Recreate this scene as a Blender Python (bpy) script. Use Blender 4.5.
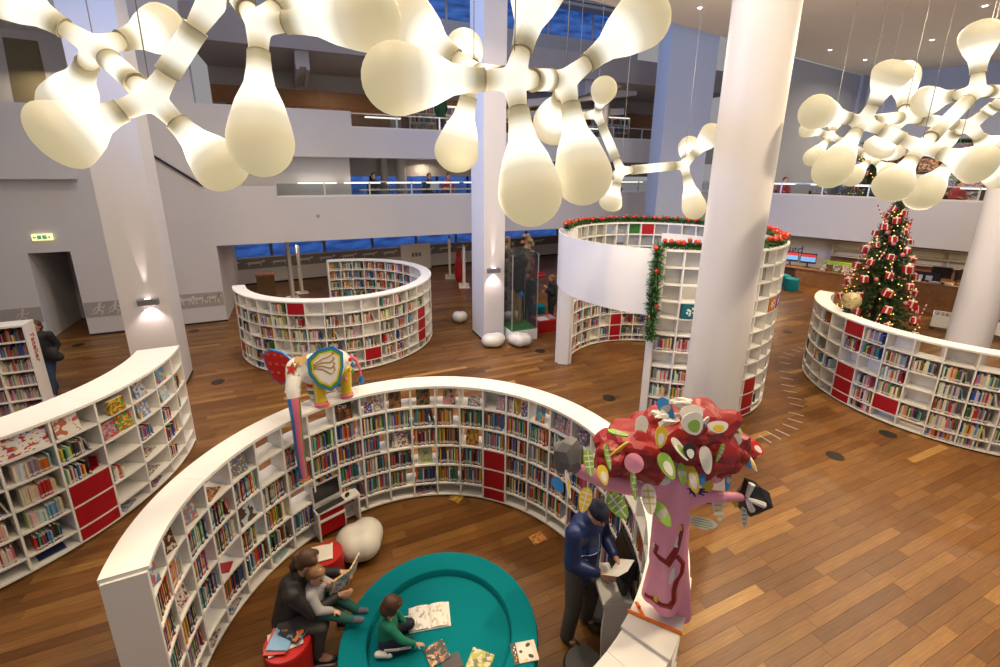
import bpy, bmesh, math, random
from mathutils import Vector, Matrix, Euler

for _o in list(bpy.data.objects): bpy.data.objects.remove(_o)
SC = bpy.context.scene
COL = SC.collection
R = math.radians
PI = math.pi
rnd = random.Random(7)

# ------------------------------------------------------------------ camera
FPX, PITCH, ROLL, PY0, CAMH = 451.9, .261, .009, 290.1, 4.81
FW = Vector((0, math.cos(PITCH), -math.sin(PITCH)))
UPV = Vector((0, math.sin(PITCH), math.cos(PITCH)))
XV = Vector((1, 0, 0))
EYE = Vector((0, 0, CAMH))
_xc = math.cos(ROLL)*XV + math.sin(ROLL)*UPV
_yc = -math.sin(ROLL)*XV + math.cos(ROLL)*UPV
cam_data = bpy.data.cameras.new('camera')
cam_data.sensor_width = 36; cam_data.sensor_fit = 'HORIZONTAL'
cam_data.lens = 36*FPX/1000
cam_data.shift_y = -.0434
cam_data.clip_end = 200
cam = bpy.data.objects.new('camera', cam_data); COL.objects.link(cam)
_m = Matrix.Identity(4)
for i in range(3):
    _m[i][0] = _xc[i]; _m[i][1] = _yc[i]; _m[i][2] = -FW[i]; _m[i][3] = EYE[i]
cam.matrix_world = _m
SC.camera = cam

# ------------------------------------------------------------------ world, exposure, big lights
SC.view_settings.view_transform = 'Standard'
SC.view_settings.look = 'None'
SC.view_settings.gamma = 1
SC.view_settings.exposure = 0.0
SC.view_settings.use_curve_mapping = False
W = bpy.data.worlds.new('world'); SC.world = W; W.use_nodes = True
W.node_tree.nodes['Background'].inputs[0].default_value = (.86, .82, .84, 1)
W.node_tree.nodes['Background'].inputs[1].default_value = .35

def area(name, loc, target, size, power, color, size_y=None, spread=None):
    d = bpy.data.lights.new(name, 'AREA'); d.energy = power; d.color = color
    d.shape = 'RECTANGLE' if size_y else 'DISK'; d.size = size
    if size_y: d.size_y = size_y
    if spread: d.spread = spread
    o = bpy.data.objects.new(name, d); COL.objects.link(o); o.location = loc
    o.rotation_euler = (Vector(target)-Vector(loc)).to_track_quat('-Z', 'Y').to_euler()
    return o
WARM = (1, .79, .53)
# added area lights: blue-hour daylight assumed high in the atrium, no glazing built there
area('assumed_daylight', (-9.8, 3.0, 8.2), (9, 18, 6.6), 3.2, 300, (.30, .48, 1.0), size_y=1.4, spread=R(75))
area('assumed_skylight', (-4, 13, 17), (-1, 16, 4), 8, 900, (.45, .60, 1.0), size_y=5)
# added area lights as assumed ceiling downlights over the children's floor
for i, (x, y, p) in enumerate([(-2.0, 2.8, 140), (1.6, 4.6, 150), (5.6, 3.6, 290), (8.6, 6.6, 260), (6.8, 11.0, 150), (11.5, 11.5, 230),
                              (-6.2, 5.8, 125), (-5.0, 10.5, 110), (-8.8, 10.0, 70), (-0.5, 9.5, 130)]):
    area('assumed_ceiling_light', (x, y, 8.93), (x, y, 0), .5, p, WARM, spread=R(140))
# added area lights for assumed lamps in and below the galleries
for (x, y, z, p) in [(12.2, 19.4, 2.38, 60), (14.6, 17.4, 2.38, 70), (16.8, 15.2, 2.38, 60), (-8.0, 17.0, 2.4, 22), (-3.8, 19.0, 2.4, 22), (0.6, 20.6, 2.4, 22),
                     (15.0, 18.0, 8.9, 160), (18.5, 14.5, 8.9, 160), (-3.0, 18.2, 5.05, 16), (2.0, 20.4, 5.05, 16), (-6.0, 17.2, 8.0, 30), (-1.0, 19.4, 8.0, 30), (4.5, 21.0, 8.0, 30), (-13.0, 13.6, 7.6, 30)]:
    area('assumed_gallery_light', (x, y, z), (x, y, 0), .4, p, WARM, spread=R(160))

# ------------------------------------------------------------------ pixel helpers (photo frame 1000 x 667)
def ray(px, py):
    x = (px-500)/FPX; y = -(py-PY0)/FPX
    return x*_xc + y*_yc + FW
def P(px, py, z=0.0):
    r = ray(px, py); return EYE + r*((z-CAMH)/r.z)
def PD(px, py, d): return EYE + ray(px, py)*d
def PL(px, py, p0, ang):          # on the vertical plane through p0 with heading ang
    n = Vector((-math.sin(ang), math.cos(ang), 0)); r = ray(px, py)
    return EYE + r*(n.dot(Vector((p0[0], p0[1], 0)))/n.dot(r))
A24 = R(24)
U2 = Vector((math.cos(A24), math.sin(A24), 0)); V2 = Vector((-math.sin(A24), math.cos(A24), 0))
def UV(u, v, z=0.0): return U2*u + V2*v + Vector((0, 0, z))

# ------------------------------------------------------------------ materials
MATS = {}
def mat(name, col, rough=.5, noise=0, nscale=8, bump=0, bscale=60, metal=0, spec=.5, emit=None, estr=0, trans=0, alpha=1, coat=0, sheen=0):
    if name in MATS: return MATS[name]
    m = bpy.data.materials.new(name); m.use_nodes = True; nt = m.node_tree; b = nt.nodes['Principled BSDF']
    c = (*col, 1)
    b.inputs['Base Color'].default_value = c; b.inputs['Roughness'].default_value = rough
    b.inputs['Metallic'].default_value = metal; b.inputs['Specular IOR Level'].default_value = spec
    if coat: b.inputs['Coat Weight'].default_value = coat; b.inputs['Coat Roughness'].default_value = .15
    if sheen: b.inputs['Sheen Weight'].default_value = sheen
    if trans: b.inputs['Transmission Weight'].default_value = trans
    if alpha < 1: b.inputs['Alpha'].default_value = alpha
    if emit: b.inputs['Emission Color'].default_value = (*emit, 1); b.inputs['Emission Strength'].default_value = estr
    tc = nt.nodes.new('ShaderNodeTexCoord')
    n = nt.nodes.new('ShaderNodeTexNoise'); n.inputs['Scale'].default_value = nscale; n.inputs['Detail'].default_value = 4
    nt.links.new(tc.outputs['Object'], n.inputs['Vector'])
    mx = nt.nodes.new('ShaderNodeMix'); mx.data_type = 'RGBA'
    k = noise if noise else .03
    mx.inputs['A'].default_value = tuple(min(1, v*(1-k)) for v in col)+(1,)
    mx.inputs['B'].default_value = tuple(min(1, v*(1+k)) for v in col)+(1,)
    nt.links.new(n.outputs['Fac'], mx.inputs['Factor']); nt.links.new(mx.outputs['Result'], b.inputs['Base Color'])
    if bump:
        n2 = nt.nodes.new('ShaderNodeTexNoise'); n2.inputs['Scale'].default_value = bscale
        nt.links.new(tc.outputs['Object'], n2.inputs['Vector'])
        bp = nt.nodes.new('ShaderNodeBump'); bp.inputs['Strength'].default_value = bump; bp.inputs['Distance'].default_value = .01
        nt.links.new(n2.outputs['Fac'], bp.inputs['Height']); nt.links.new(bp.outputs['Normal'], b.inputs['Normal'])
    MATS[name] = m
    return m
def glass_mat(name, col, a=.18, rough=.05):
    if name in MATS: return MATS[name]
    m = bpy.data.materials.new(name); m.use_nodes = True; nt = m.node_tree; nt.nodes.remove(nt.nodes['Principled BSDF'])
    t = nt.nodes.new('ShaderNodeBsdfTransparent'); t.inputs[0].default_value = (*[min(1, .75+.25*c) for c in col], 1)
    g = nt.nodes.new('ShaderNodeBsdfPrincipled'); g.inputs['Base Color'].default_value = (*col, 1); g.inputs['Roughness'].default_value = rough
    mx = nt.nodes.new('ShaderNodeMixShader'); mx.inputs[0].default_value = a
    nt.links.new(t.outputs[0], mx.inputs[1]); nt.links.new(g.outputs[0], mx.inputs[2])
    nt.links.new(mx.outputs[0], nt.nodes['Material Output'].inputs[0])
    MATS[name] = m; return m

M_WHITE = mat('white_lacquer', (.80, .785, .75), .32, noise=.02, nscale=3)
M_WALL = mat('wall_paint', (.60, .585, .60), .8, noise=.03, nscale=1.5, bump=.03)
M_COLUMN = mat('column_paint', (.66, .64, .645), .55, noise=.02, nscale=2)
M_RED = mat('red_lacquer', (.36, .004, .012), .35)
M_WOODP = mat('brown_wood_panel', (.27, .115, .035), .45, noise=.35, nscale=5)
M_DARK = mat('dark_gap', (.02, .017, .015), .8)
M_METAL = mat('grey_metal', (.35, .35, .37), .35, metal=.8)
M_GREY = mat('grey_paint', (.33, .31, .31), .6)
M_TEAL = mat('teal_felt', (.0, .17, .20), .95, noise=.12, nscale=40, bump=.15, bscale=300, spec=.15)
M_BLACK = mat('black_plastic', (.015, .015, .017), .4)
M_CHROME = mat('silver_metal', (.62, .62, .64), .3, metal=.7)
M_PAPER = mat('paper_white', (.80, .78, .73), .8, noise=.05)
M_GLASS = glass_mat('clear_glass', (.22, .27, .29), .06)
M_FROST = glass_mat('frosted_pane', (.42, .43, .43), .5, .4)

# ------------------------------------------------------------------ mesh builder
def mw(o):
    return (mw(o.parent) @ o.matrix_basis) if o.parent else o.matrix_basis.copy()
def tag(o, label, cat, group=None, kind=None):
    if label: o['label'] = label
    if cat: o['category'] = cat
    if group: o['group'] = group
    if kind: o['kind'] = kind
    return o
def thing(name, label, cat, loc=(0, 0, 0), rz=0, group=None, kind=None):
    o = bpy.data.objects.new(name, None); COL.objects.link(o); o.location = loc; o.rotation_euler = (0, 0, rz)
    o.empty_display_size = .1
    return tag(o, label, cat, group, kind)
def link_mesh(name, me, parent=None, loc=(0, 0, 0), rz=0):
    o = bpy.data.objects.new(name, me); COL.objects.link(o); o.parent = parent; o.location = loc; o.rotation_euler = (0, 0, rz)
    return o
def copy_tree(o, parent=None):
    c = o.copy(); COL.objects.link(c); c.parent = parent
    for ch in list(o.children): copy_tree(ch, c)
    return c
def frame(o, x, y, z):            # 4x4 from origin and three axes
    m = Matrix.Identity(4)
    for i in range(3): m[i][0] = x[i]; m[i][1] = y[i]; m[i][2] = z[i]; m[i][3] = o[i]
    return m
def zframe(o, d, hint=(0, 0, 1)):
    z = Vector(d).normalized(); h = Vector(hint)
    if abs(z.dot(h)) > .98: h = Vector((1, 0, 0))
    x = h.cross(z).normalized(); y = z.cross(x); return frame(o, x, y, z)
def rotm(loc, rz=0, rx=0, ry=0): return Matrix.Translation(loc) @ Euler((rx, ry, rz)).to_matrix().to_4x4()

class MB:
    def __init__(s): s.v = []; s.f = []; s.m = []; s.c = []
    def add(s, vs, fs, mi=0, M=None, col=None):
        n = len(s.v)
        s.v += [tuple(M @ Vector(p)) if M is not None else tuple(p) for p in vs]
        for f in fs: s.f.append(tuple(i+n for i in f)); s.m.append(mi); s.c.append(col)
        return s
    def box(s, c, d, M=None, mi=0, col=None):
        x, y, z = c; a, b, h = d[0]/2, d[1]/2, d[2]/2
        vs = [(x+i*a, y+j*b, z+k*h) for k in (-1, 1) for j in (-1, 1) for i in (-1, 1)]
        return s.add(vs, [(0, 2, 3, 1), (4, 5, 7, 6), (0, 1, 5, 4), (2, 6, 7, 3), (0, 4, 6, 2), (1, 3, 7, 5)], mi, M, col)
    def span(s, lo, hi, M=None, mi=0, col=None):
        return s.box([(a+b)/2 for a, b in zip(lo, hi)], [abs(b-a) for a, b in zip(lo, hi)], M, mi, col)
    def rbox(s, c, d, r=.01, M=None, mi=0):     # box with chamfered vertical and top edges
        x, y, z = c; a, b, h = d[0]/2, d[1]/2, d[2]/2
        ring = [(a, b-r), (a-r, b), (-a+r, b), (-a, b-r), (-a, -b+r), (-a+r, -b), (a-r, -b), (a, -b+r)]
        sh = [(p[0]*(1-r/a), p[1]*(1-r/b)) for p in ring]
        vs = [(x+p[0], y+p[1], z-h) for p in ring]+[(x+p[0], y+p[1], z+h-r) for p in ring]+[(x+p[0], y+p[1], z+h) for p in sh]
        fs = [tuple(range(7, -1, -1)), tuple(range(16, 24))]
        for k in (0, 8):
            for i in range(8): fs.append((k+i, k+(i+1) % 8, k+8+(i+1) % 8, k+8+i))
        return s.add(vs, fs, mi, M)
    def prism(s, poly, z0, z1, M=None, mi=0, col=None):
        n = len(poly)
        vs = [(p[0], p[1], z0) for p in poly]+[(p[0], p[1], z1) for p in poly]
        fs = [tuple(range(n-1, -1, -1)), tuple(range(n, 2*n))]+[(i, (i+1) % n, n+(i+1) % n, n+i) for i in range(n)]
        return s.add(vs, fs, mi, M, col)
    def arc(s, ri, ro, a0, a1, z0, z1, n=4, M=None, mi=0):
        vs = []; fs = []
        for i in range(n+1):
            a = a0+(a1-a0)*i/n; c, t = math.cos(a), math.sin(a)
            vs += [(ri*c, ri*t, z0), (ro*c, ro*t, z0), (ro*c, ro*t, z1), (ri*c, ri*t, z1)]
        fl = a1 < a0
        for i in range(n):
            k = 4*i
            for j in range(4):
                q = (k+j, k+(j+1) % 4, k+4+(j+1) % 4, k+4+j); fs.append(q if fl else q[::-1])
        e0, e1 = (0, 1, 2, 3), (4*n+3, 4*n+2, 4*n+1, 4*n)
        fs += [e0[::-1], e1[::-1]] if fl else [e0, e1]
        return s.add(vs, fs, mi, M)
    def lathe(s, prof, n=24, M=None, mi=0, col=None):
        vs = []; fs = []; k = len(prof)
        for r, z in prof:
            for i in range(n):
                a = 2*PI*i/n; vs.append((r*math.cos(a), r*math.sin(a), z))
        for j in range(k-1):
            for i in range(n): fs.append((j*n+i, j*n+(i+1) % n, (j+1)*n+(i+1) % n, (j+1)*n+i))
        if prof[0][0] > 1e-5: fs.append(tuple(range(n-1, -1, -1)))
        if prof[-1][0] > 1e-5: fs.append(tuple((k-1)*n+i for i in range(n)))
        return s.add(vs, fs, mi, M, col)
    def cyl(s, c, r, h, n=24, M=None, mi=0): return s.lathe([(r, 0), (r, h)], n, (M if M is not None else Matrix.Identity(4)) @ Matrix.Translation(c), mi)
    def ball(s, c, r, nu=12, nv=8, M=None, mi=0, col=None):
        rr = r if hasattr(r, '__len__') else (r, r, r)
        T = Matrix.Translation(c) @ Matrix.Diagonal((*rr, 1))
        if M is not None: T = M @ T
        return s.lathe([(max(1e-6, math.sin(PI*j/nv)), -math.cos(PI*j/nv)) for j in range(nv+1)], nu, T, mi, col)
    def tube(s, pts, rad, n=8, M=None, mi=0, col=None):
        pts = [Vector(p) for p in pts]; k = len(pts); vs = []; fs = []
        rs = rad if hasattr(rad, '__len__') else [rad]*k
        px = None
        for j, p in enumerate(pts):
            d = (pts[min(j+1, k-1)]-pts[max(j-1, 0)]).normalized()
            if px is None: px = d.orthogonal().normalized()
            x = (px-d*px.dot(d)).normalized(); y = d.cross(x); px = x
            for i in range(n):
                a = 2*PI*i/n; vs.append(p+(x*math.cos(a)+y*math.sin(a))*rs[j])
        for j in range(k-1):
            for i in range(n): fs.append((j*n+i, j*n+(i+1) % n, (j+1)*n+(i+1) % n, (j+1)*n+i))
        fs += [tuple(range(n-1, -1, -1)), tuple((k-1)*n+i for i in range(n))]
        return s.add(vs, fs, mi, M, col)
    def quad(s, a, b, c, d, mi=0, col=None): return s.add([a, b, c, d], [(0, 1, 2, 3)], mi, None, col)
    def mesh(s, name, mats, smooth=False, autosmooth=None):
        me = bpy.data.meshes.new(name); me.from_pydata(s.v, [], s.f)
        for m in (mats if isinstance(mats, (list, tuple)) else [mats]): me.materials.append(m)
        me.polygons.foreach_set('material_index', s.m)
        if any(c is not None for c in s.c):
            at = me.color_attributes.new('Col', 'FLOAT_COLOR', 'CORNER'); buf = []
            for f, c in zip(s.f, s.c): buf += list((*(c or (1, 1, 1)), 1))*len(f)
            at.data.foreach_set('color', buf)
        if smooth: me.polygons.foreach_set('use_smooth', [True]*len(s.f))
        me.update()
        if smooth and autosmooth: me.set_sharp_from_angle(angle=R(autosmooth))
        return me
    def build(s, name, mats, parent=None, smooth=False, world=False, autosmooth=40):
        """world=True: vertices are world coordinates; a parentless mesh gets its origin at its base centre."""
        if world:
            if parent is not None:
                inv = mw(parent).inverted(); s.v = [tuple(inv @ Vector(p)) for p in s.v]; loc = (0, 0, 0)
            else:
                lo = [min(p[i] for p in s.v) for i in range(3)]; hi = [max(p[i] for p in s.v) for i in range(3)]
                loc = ((lo[0]+hi[0])/2, (lo[1]+hi[1])/2, lo[2])
                s.v = [(p[0]-loc[0], p[1]-loc[1], p[2]-loc[2]) for p in s.v]
        else: loc = (0, 0, 0)
        return link_mesh(name, s.mesh(name, mats, smooth, autosmooth), parent, loc)
def struct(o): o['kind'] = 'structure'; return o

def blob(name, caps, mats, parent=None, voxel=.01, smooth=4, world=False, dec=None):
    """continuous surface grown over tapered capsules (p0,r0,p1,r1) and ellipsoids (c,(rx,ry,rz),matrix|None)"""
    b = MB()
    for c in caps:
        if len(c) == 4:
            p0, r0, p1, r1 = Vector(c[0]), c[1], Vector(c[2]), c[3]; L = (p1-p0).length
            if L < 1e-4: b.ball(p0, max(r0, r1), 12, 8); continue
            pr = [(max(1e-6, r0*math.sin(t*PI/8)), -r0*math.cos(t*PI/8)) for t in range(0, 5)]+[(max(1e-6, r1*math.cos(t*PI/8)), L+r1*math.sin(t*PI/8)) for t in range(0, 5)]
            b.lathe(pr, 12, zframe(p0, p1-p0))
        else:
            b.ball((0, 0, 0), c[1], 14, 10, Matrix.Translation(c[0]) @ (c[2].to_4x4() if c[2] is not None else Matrix.Identity(4)))
    me = b.mesh('tmp', [M_WHITE]); o = bpy.data.objects.new('tmp', me); COL.objects.link(o)
    md = o.modifiers.new('r', 'REMESH'); md.mode = 'VOXEL'; md.voxel_size = voxel; md.use_smooth_shade = True
    if smooth:
        ms = o.modifiers.new('s', 'SMOOTH'); ms.factor = .5; ms.iterations = smooth
    if dec:
        mdc = o.modifiers.new('d', 'DECIMATE'); mdc.ratio = dec
    dg = bpy.context.evaluated_depsgraph_get(); me2 = bpy.data.meshes.new_from_object(o.evaluated_get(dg))
    bpy.data.objects.remove(o); bpy.data.meshes.remove(me)
    me2.name = name; me2.materials.clear()
    for m in (mats if isinstance(mats, (list, tuple)) else [mats]): me2.materials.append(m)
    me2.polygons.foreach_set('use_smooth', [True]*len(me2.polygons))
    if world and parent is not None: me2.transform(mw(parent).inverted())
    return link_mesh(name, me2, parent)

def text_mesh(name, body, size, M, material, parent=None, ext=.004, align='CENTER', world=True):
    cu = bpy.data.curves.new(name, 'FONT'); cu.body = body; cu.size = size; cu.extrude = ext; cu.align_x = align; cu.align_y = 'CENTER'
    o = bpy.data.objects.new('tmp', cu); COL.objects.link(o)
    dg = bpy.context.evaluated_depsgraph_get(); me = bpy.data.meshes.new_from_object(o.evaluated_get(dg))
    bpy.data.objects.remove(o); bpy.data.curves.remove(cu)
    me.transform((mw(parent).inverted() @ M) if (parent is not None and world) else M)
    me.materials.clear(); me.materials.append(material); me.name = name
    return link_mesh(name, me, parent)
# ================================================================== STRUCTURE
MUV = frame((0, 0, 0), U2, V2, Vector((0, 0, 1)))
VF = 16.21                                   # the long white gallery front stands at this distance along V2
AR = R(-45); E2 = Vector((math.cos(AR), math.sin(AR), 0)); N2 = Vector((-E2.y, E2.x, 0)); Q0 = Vector((11.17, 17.68, 0))
MR = frame(Q0, E2, N2, Vector((0, 0, 1)))    # right-hand gallery: x along the front, y away from the hall
def RP(x, n, z=0): return MR @ Vector((x, n, z))

# ---- floor of separate boards
def wood_floor_mat():
    m = bpy.data.materials.new('oiled_wood_boards'); m.use_nodes = True; nt = m.node_tree; b = nt.nodes['Principled BSDF']
    at = nt.nodes.new('ShaderNodeAttribute'); at.attribute_name = 'Col'
    tc = nt.nodes.new('ShaderNodeTexCoord'); mp = nt.nodes.new('ShaderNodeMapping'); mp.inputs['Scale'].default_value = (1.2, 22, 1)
    n = nt.nodes.new('ShaderNodeTexNoise'); n.inputs['Scale'].default_value = 2.2; n.inputs['Detail'].default_value = 6
    nt.links.new(tc.outputs['Object'], mp.inputs['Vector']); nt.links.new(mp.outputs['Vector'], n.inputs['Vector'])
    rp = nt.nodes.new('ShaderNodeValToRGB'); rp.color_ramp.elements[0].position = .3; rp.color_ramp.elements[1].position = .75
    rp.color_ramp.elements[0].color = (.62, .58, .52, 1); rp.color_ramp.elements[1].color = (1.12, 1.08, 1.0, 1)
    nt.links.new(n.outputs['Fac'], rp.inputs['Fac'])
    mx = nt.nodes.new('ShaderNodeMix'); mx.data_type = 'RGBA'; mx.blend_type = 'MULTIPLY'; mx.inputs['Factor'].default_value = 1
    nt.links.new(at.outputs['Color'], mx.inputs['A']); nt.links.new(rp.outputs['Color'], mx.inputs['B'])
    nt.links.new(mx.outputs['Result'], b.inputs['Base Color'])
    b.inputs['Roughness'].default_value = .36; b.inputs['Specular IOR Level'].default_value = .4
    MATS['floorwood'] = m; return m
M_FLOOR = wood_floor_mat()
U0, U1, V0, V1 = -15.5, 24.0, -1.5, 25.0
fb = MB().span((U0, V0, -.15), (U1, V1, -.016))
floor = struct(link_mesh('floor', fb.mesh('floor', M_DARK), None, (0, 0, 0), A24))
TONES = [(.185, .083, .022), (.16, .069, .017), (.205, .096, .027), (.14, .058, .014), (.225, .108, .029), (.17, .074, .019), (.19, .086, .023), (.27, .138, .040), (.40, .23, .072)]
WT = [9, 8, 8, 6, 6, 9, 8, 3.2, 1.2]
planks = []; pw = .132; rf = random.Random(11)
v = V0; row = 0
while v < V1:
    u = U0 - rf.random()*1.2
    while u < U1:
        L = rf.uniform(.7, 1.9); a = max(u, U0); bb = min(u+L, U1)
        if bb-a > .05: planks.append((a, bb, v, rf.choices(TONES, WT)[0], rf.uniform(.86, 1.14)))
        u += L
    v += pw; row += 1
def in_view(p, pad=0):
    d = p-EYE; z = d.dot(FW)
    if z < .5: return None
    x = 500+FPX*d.dot(_xc)/z; y = PY0-FPX*d.dot(_yc)/z
    return (x, y) if (-pad < x < 1000+pad and -pad < y < 667+pad) else None
cand = []
for i, (a, bb, vv, t, k) in enumerate(planks):
    c = UV((a+bb)/2, vv+pw/2); q = in_view(c)
    if q and not (q[0] < 110 and q[1] > 380) and (Vector((c.x+.77, c.y-3.7, 0)).length > 2.5 or Vector((c.x+.77, c.y-3.7, 0)).length < 2.1):
        cand.append((c.length, i))
cand.sort(); near = {i for _, i in cand[:300]}
rest = MB()
def plank_box(mb, a, bb, vv, t, k, o=(0, 0)):
    g = .0013; h = rf.uniform(-.0006, 0)
    col = tuple(x*k for x in t)
    x0, x1, y0, y1 = a+g-o[0], bb-g-o[0], vv+g-o[1], vv+pw-g-o[1]
    vs = [(x0, y0, h), (x1, y0, h), (x1, y1, h), (x0, y1, h), (x0, y0, -.014), (x1, y0, -.014), (x1, y1, -.014), (x0, y1, -.014)]
    mb.add(vs, [(0, 1, 2, 3), (0, 4, 5, 1), (1, 5, 6, 2), (2, 6, 7, 3), (3, 7, 4, 0)], 0, None, col)
for i, (a, bb, vv, t, k) in enumerate(planks):
    if i in near:
        o = ((a+bb)/2, vv+pw/2); pb = MB(); plank_box(pb, a, bb, vv, t, k, o)
        link_mesh('floor_board', pb.mesh('floor_board', M_FLOOR), floor, (o[0], o[1], 0))
    else: plank_box(rest, a, bb, vv, t, k)
fr = rest.build('floor_boards_field', M_FLOOR, floor); fr['kind'] = 'stuff'
# floor sockets and inlaid metal ticks
sock = MB().lathe([(.14, 0), (.14, .004), (.115, .004), (.11, .001), (0, .001)], 20).mesh('floor_socket', mat('socket_bronze', (.035, .028, .022), .4, metal=.5), True, 30)
for px, py in [(78.5, 345), (194, 331), (218, 382), (609, 398), (835, 456), (888, 434), (787.6, 332), (455, 318), (372, 392), (540, 351)]:
    p = P(px, py); q = Matrix.Rotation(-A24, 4, 'Z') @ p
    link_mesh('floor_socket', sock, floor, (q.x, q.y, .0005))
tick = MB().box((0, 0, .001), (.26, .02, .002)).mesh('floor_inlay', mat('inlay_steel', (.62, .60, .56), .3, metal=.3))
tk = [(180, 470), (217, 463), (247, 452), (275, 442), (300, 422), (317, 402), (320, 380), (323, 350), (315, 328), (300, 305), (292, 285), (290, 262), (285, 240), (283, 210), (283, 193), (295, 180), (318, 168), (340, 161), (365, 156)]
tw = [P(700+a*.3, 300+b*.3) for a, b in tk]
for i, p in enumerate(tw):
    d = tw[min(i+1, len(tw)-1)]-tw[max(i-1, 0)]; q = Matrix.Rotation(-A24, 4, 'Z') @ p
    link_mesh('floor_inlay', tick, floor, (q.x, q.y, 0), math.atan2(d.y, d.x)+PI/2-A24)

# ---- left wall with passage and animal frieze
wl = MB()
D0, D1, DZ = -6.80, -5.90, 2.5
wl.span((-14, VF, 0), (D0, VF+.35, 6.35), MUV); wl.span((D1, VF, 0), (-2.40, VF+.35, 6.35), MUV)
wl.span((D0, VF, DZ), (D1, VF+.35, 6.35), MUV); wl.span((-5.0, VF, 6.35), (-2.40, VF+.35, 10.5), MUV)
wl.span((-2.75, VF+.35, 0), (-2.40, VF+4.2, 2.45), MUV)                         # return beside the windows
wall_left = struct(wl.build('wall_left', M_WALL, None, world=True))
pb = MB().span((-14, VF-.22, 4.46), (-5.37, VF, 6.25), MUV)
struct(pb.build('wall_upper_parapet', M_WALL, None, world=True))
sb = MB().span((-14, VF+2.3, 6.0), (-4.6, VF+2.5, 9.2), MUV)
wu = struct(sb.build('wall_upper_left', M_WALL, None, world=True))
olive = MB()
_op = [PL(x_, y_, UV(0, VF+2.28)[:], A24) for x_, y_ in ((16, 112), (55, 116), (37, 41), (2, 37))]
olive.add([tuple(p) for p in _op]+[tuple(p+V2*.015) for p in _op], [(0, 1, 2, 3), (7, 6, 5, 4), (0, 4, 5, 1), (1, 5, 6, 2), (2, 6, 7, 3), (3, 7, 4, 0)])
olive.build('recess_panel', mat('olive_panel', (.20, .17, .10), .8), wu, world=True)
cb = MB().span((-14, VF-.6, 8.5), (-4.8, VF+2.5, 8.7), MUV)
struct(cb.build('ceiling_upper_left', M_WALL, None, world=True))
hb = MB()
a, b2 = PL(154, 156, UV(0, VF)[:], A24), PL(203, 185.5, UV(0, VF)[:], A24)
hb.tube([a-V2*.05, b2-V2*.05], .035, 6)
tag(hb.build('handrail', M_DARK, None, world=True), 'dark sloping handrail fixed high on the left wall', 'handrail')
# passage behind the opening
pa = MB(); pa.span((D0-.2, VF+.35, 0), (D0, VF+2.2, DZ), MUV); pa.span((D0-.2, VF+2.2, 0), (D1+1.6, VF+2.4, DZ), MUV); pa.span((D0-.2, VF+.35, DZ), (D1+1.6, VF+2.4, DZ+.15), MUV)
pa.span((D1+1.4, VF+.35, 0), (D1+1.6, VF+2.2, DZ), MUV)
struct(pa.build('wall_passage', M_WALL, None, world=True))
dm = mat('door_grey', (.40, .39, .38), .5)
db = MB().span((D0+.12, VF+2.15, 0), (D0+1.02, VF+2.198, 2.1), MUV)
dr = struct(db.build('door_1', dm, None, world=True))
MB().span((D0+.05, VF+2.13, 0), (D0+.12, VF+2.2, 2.17), MUV).build('door_frame', M_WALL, dr, world=True)
MB().span((D0+.90, VF+2.09, 1.0), (D0+.96, VF+2.15, 1.05), MUV).build('door_handle', M_CHROME, dr, world=True)
# frieze with light figures
fm = mat('frieze_taupe', (.36, .33, .31), .8); fl = mat('frieze_figure', (.60, .575, .56), .8)
for (s0, s1) in ((-14, D0-.02), (D1+.02, -2.42)):
    MB().span((s0, VF-.012, .56), (s1, VF, 1.0), MUV).build('frieze_band', fm, wall_left, world=True)
skirt = MB()
for (s0, s1) in ((-14, D0), (D1, -2.38)): skirt.span((s0, VF-.02, 0), (s1, VF, .055), MUV)
struct(skirt.build('baseboard_left', M_DARK, None, world=True))
RUN = [(.02, .40), (.05, .36), (.02, .31), (.10, .27), (.13, .20), (.16, .21), (.11, .32), (.06, .34), (.05, .22), (.10, .14), (.05, .03), (.09, .0), (.01, .0), (.04, .12), (-.02, .17), (-.10, .10), (-.17, .13), (-.18, .09), (-.08, .05), (.0, .14), (.0, .22), (-.06, .24), (-.12, .18), (-.15, .2), (-.07, .3), (-.02, .31), (-.03, .36)]
def bars(segs, dots, s=1.0):
    """flat relief figure of straight limbs, standing on the wall plane (x along, z up)"""
    b = MB()
    for (x0, z0, x1, z1, w_) in segs:
        L_ = math.hypot(x1-x0, z1-z0); b.box((0, 0, 0), ((L_+w_)*s, .006, w_*s), Matrix.Translation(((x0+x1)/2*s, 0, (z0+z1)/2*s)) @ Matrix.Rotation(-math.atan2(z1-z0, x1-x0), 4, 'Y'))
    for (x, z, r_) in dots: b.lathe([(r_*s, -.003), (r_*s, .003)], 12, Matrix.Translation((x*s, 0, z*s)) @ Matrix.Rotation(PI/2, 4, 'X'))
    return b.mesh('frieze_figure', fl)
RUNNER = bars([(0, .17, .03, .29, .045), (.0, .16, .09, .10, .03), (.09, .10, .05, .01, .025), (0, .16, -.07, .08, .03), (-.07, .08, -.16, .06, .025), (.02, .27, .11, .21, .022), (.11, .21, .15, .27, .02), (.02, .27, -.07, .22, .022), (-.07, .22, -.12, .14, .02)], [(.05, .345, .033)])
ANIMAL = bars([(-.12, .16, .12, .17, .075), (-.13, .14, -.16, .01, .028), (-.09, .13, -.07, .01, .026), (.10, .13, .06, .01, .026), (.14, .14, .17, .01, .028), (.15, .18, .20, .24, .045), (.20, .23, .26, .20, .04), (-.15, .18, -.23, .10, .018)], [(.20, .245, .035)])
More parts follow.
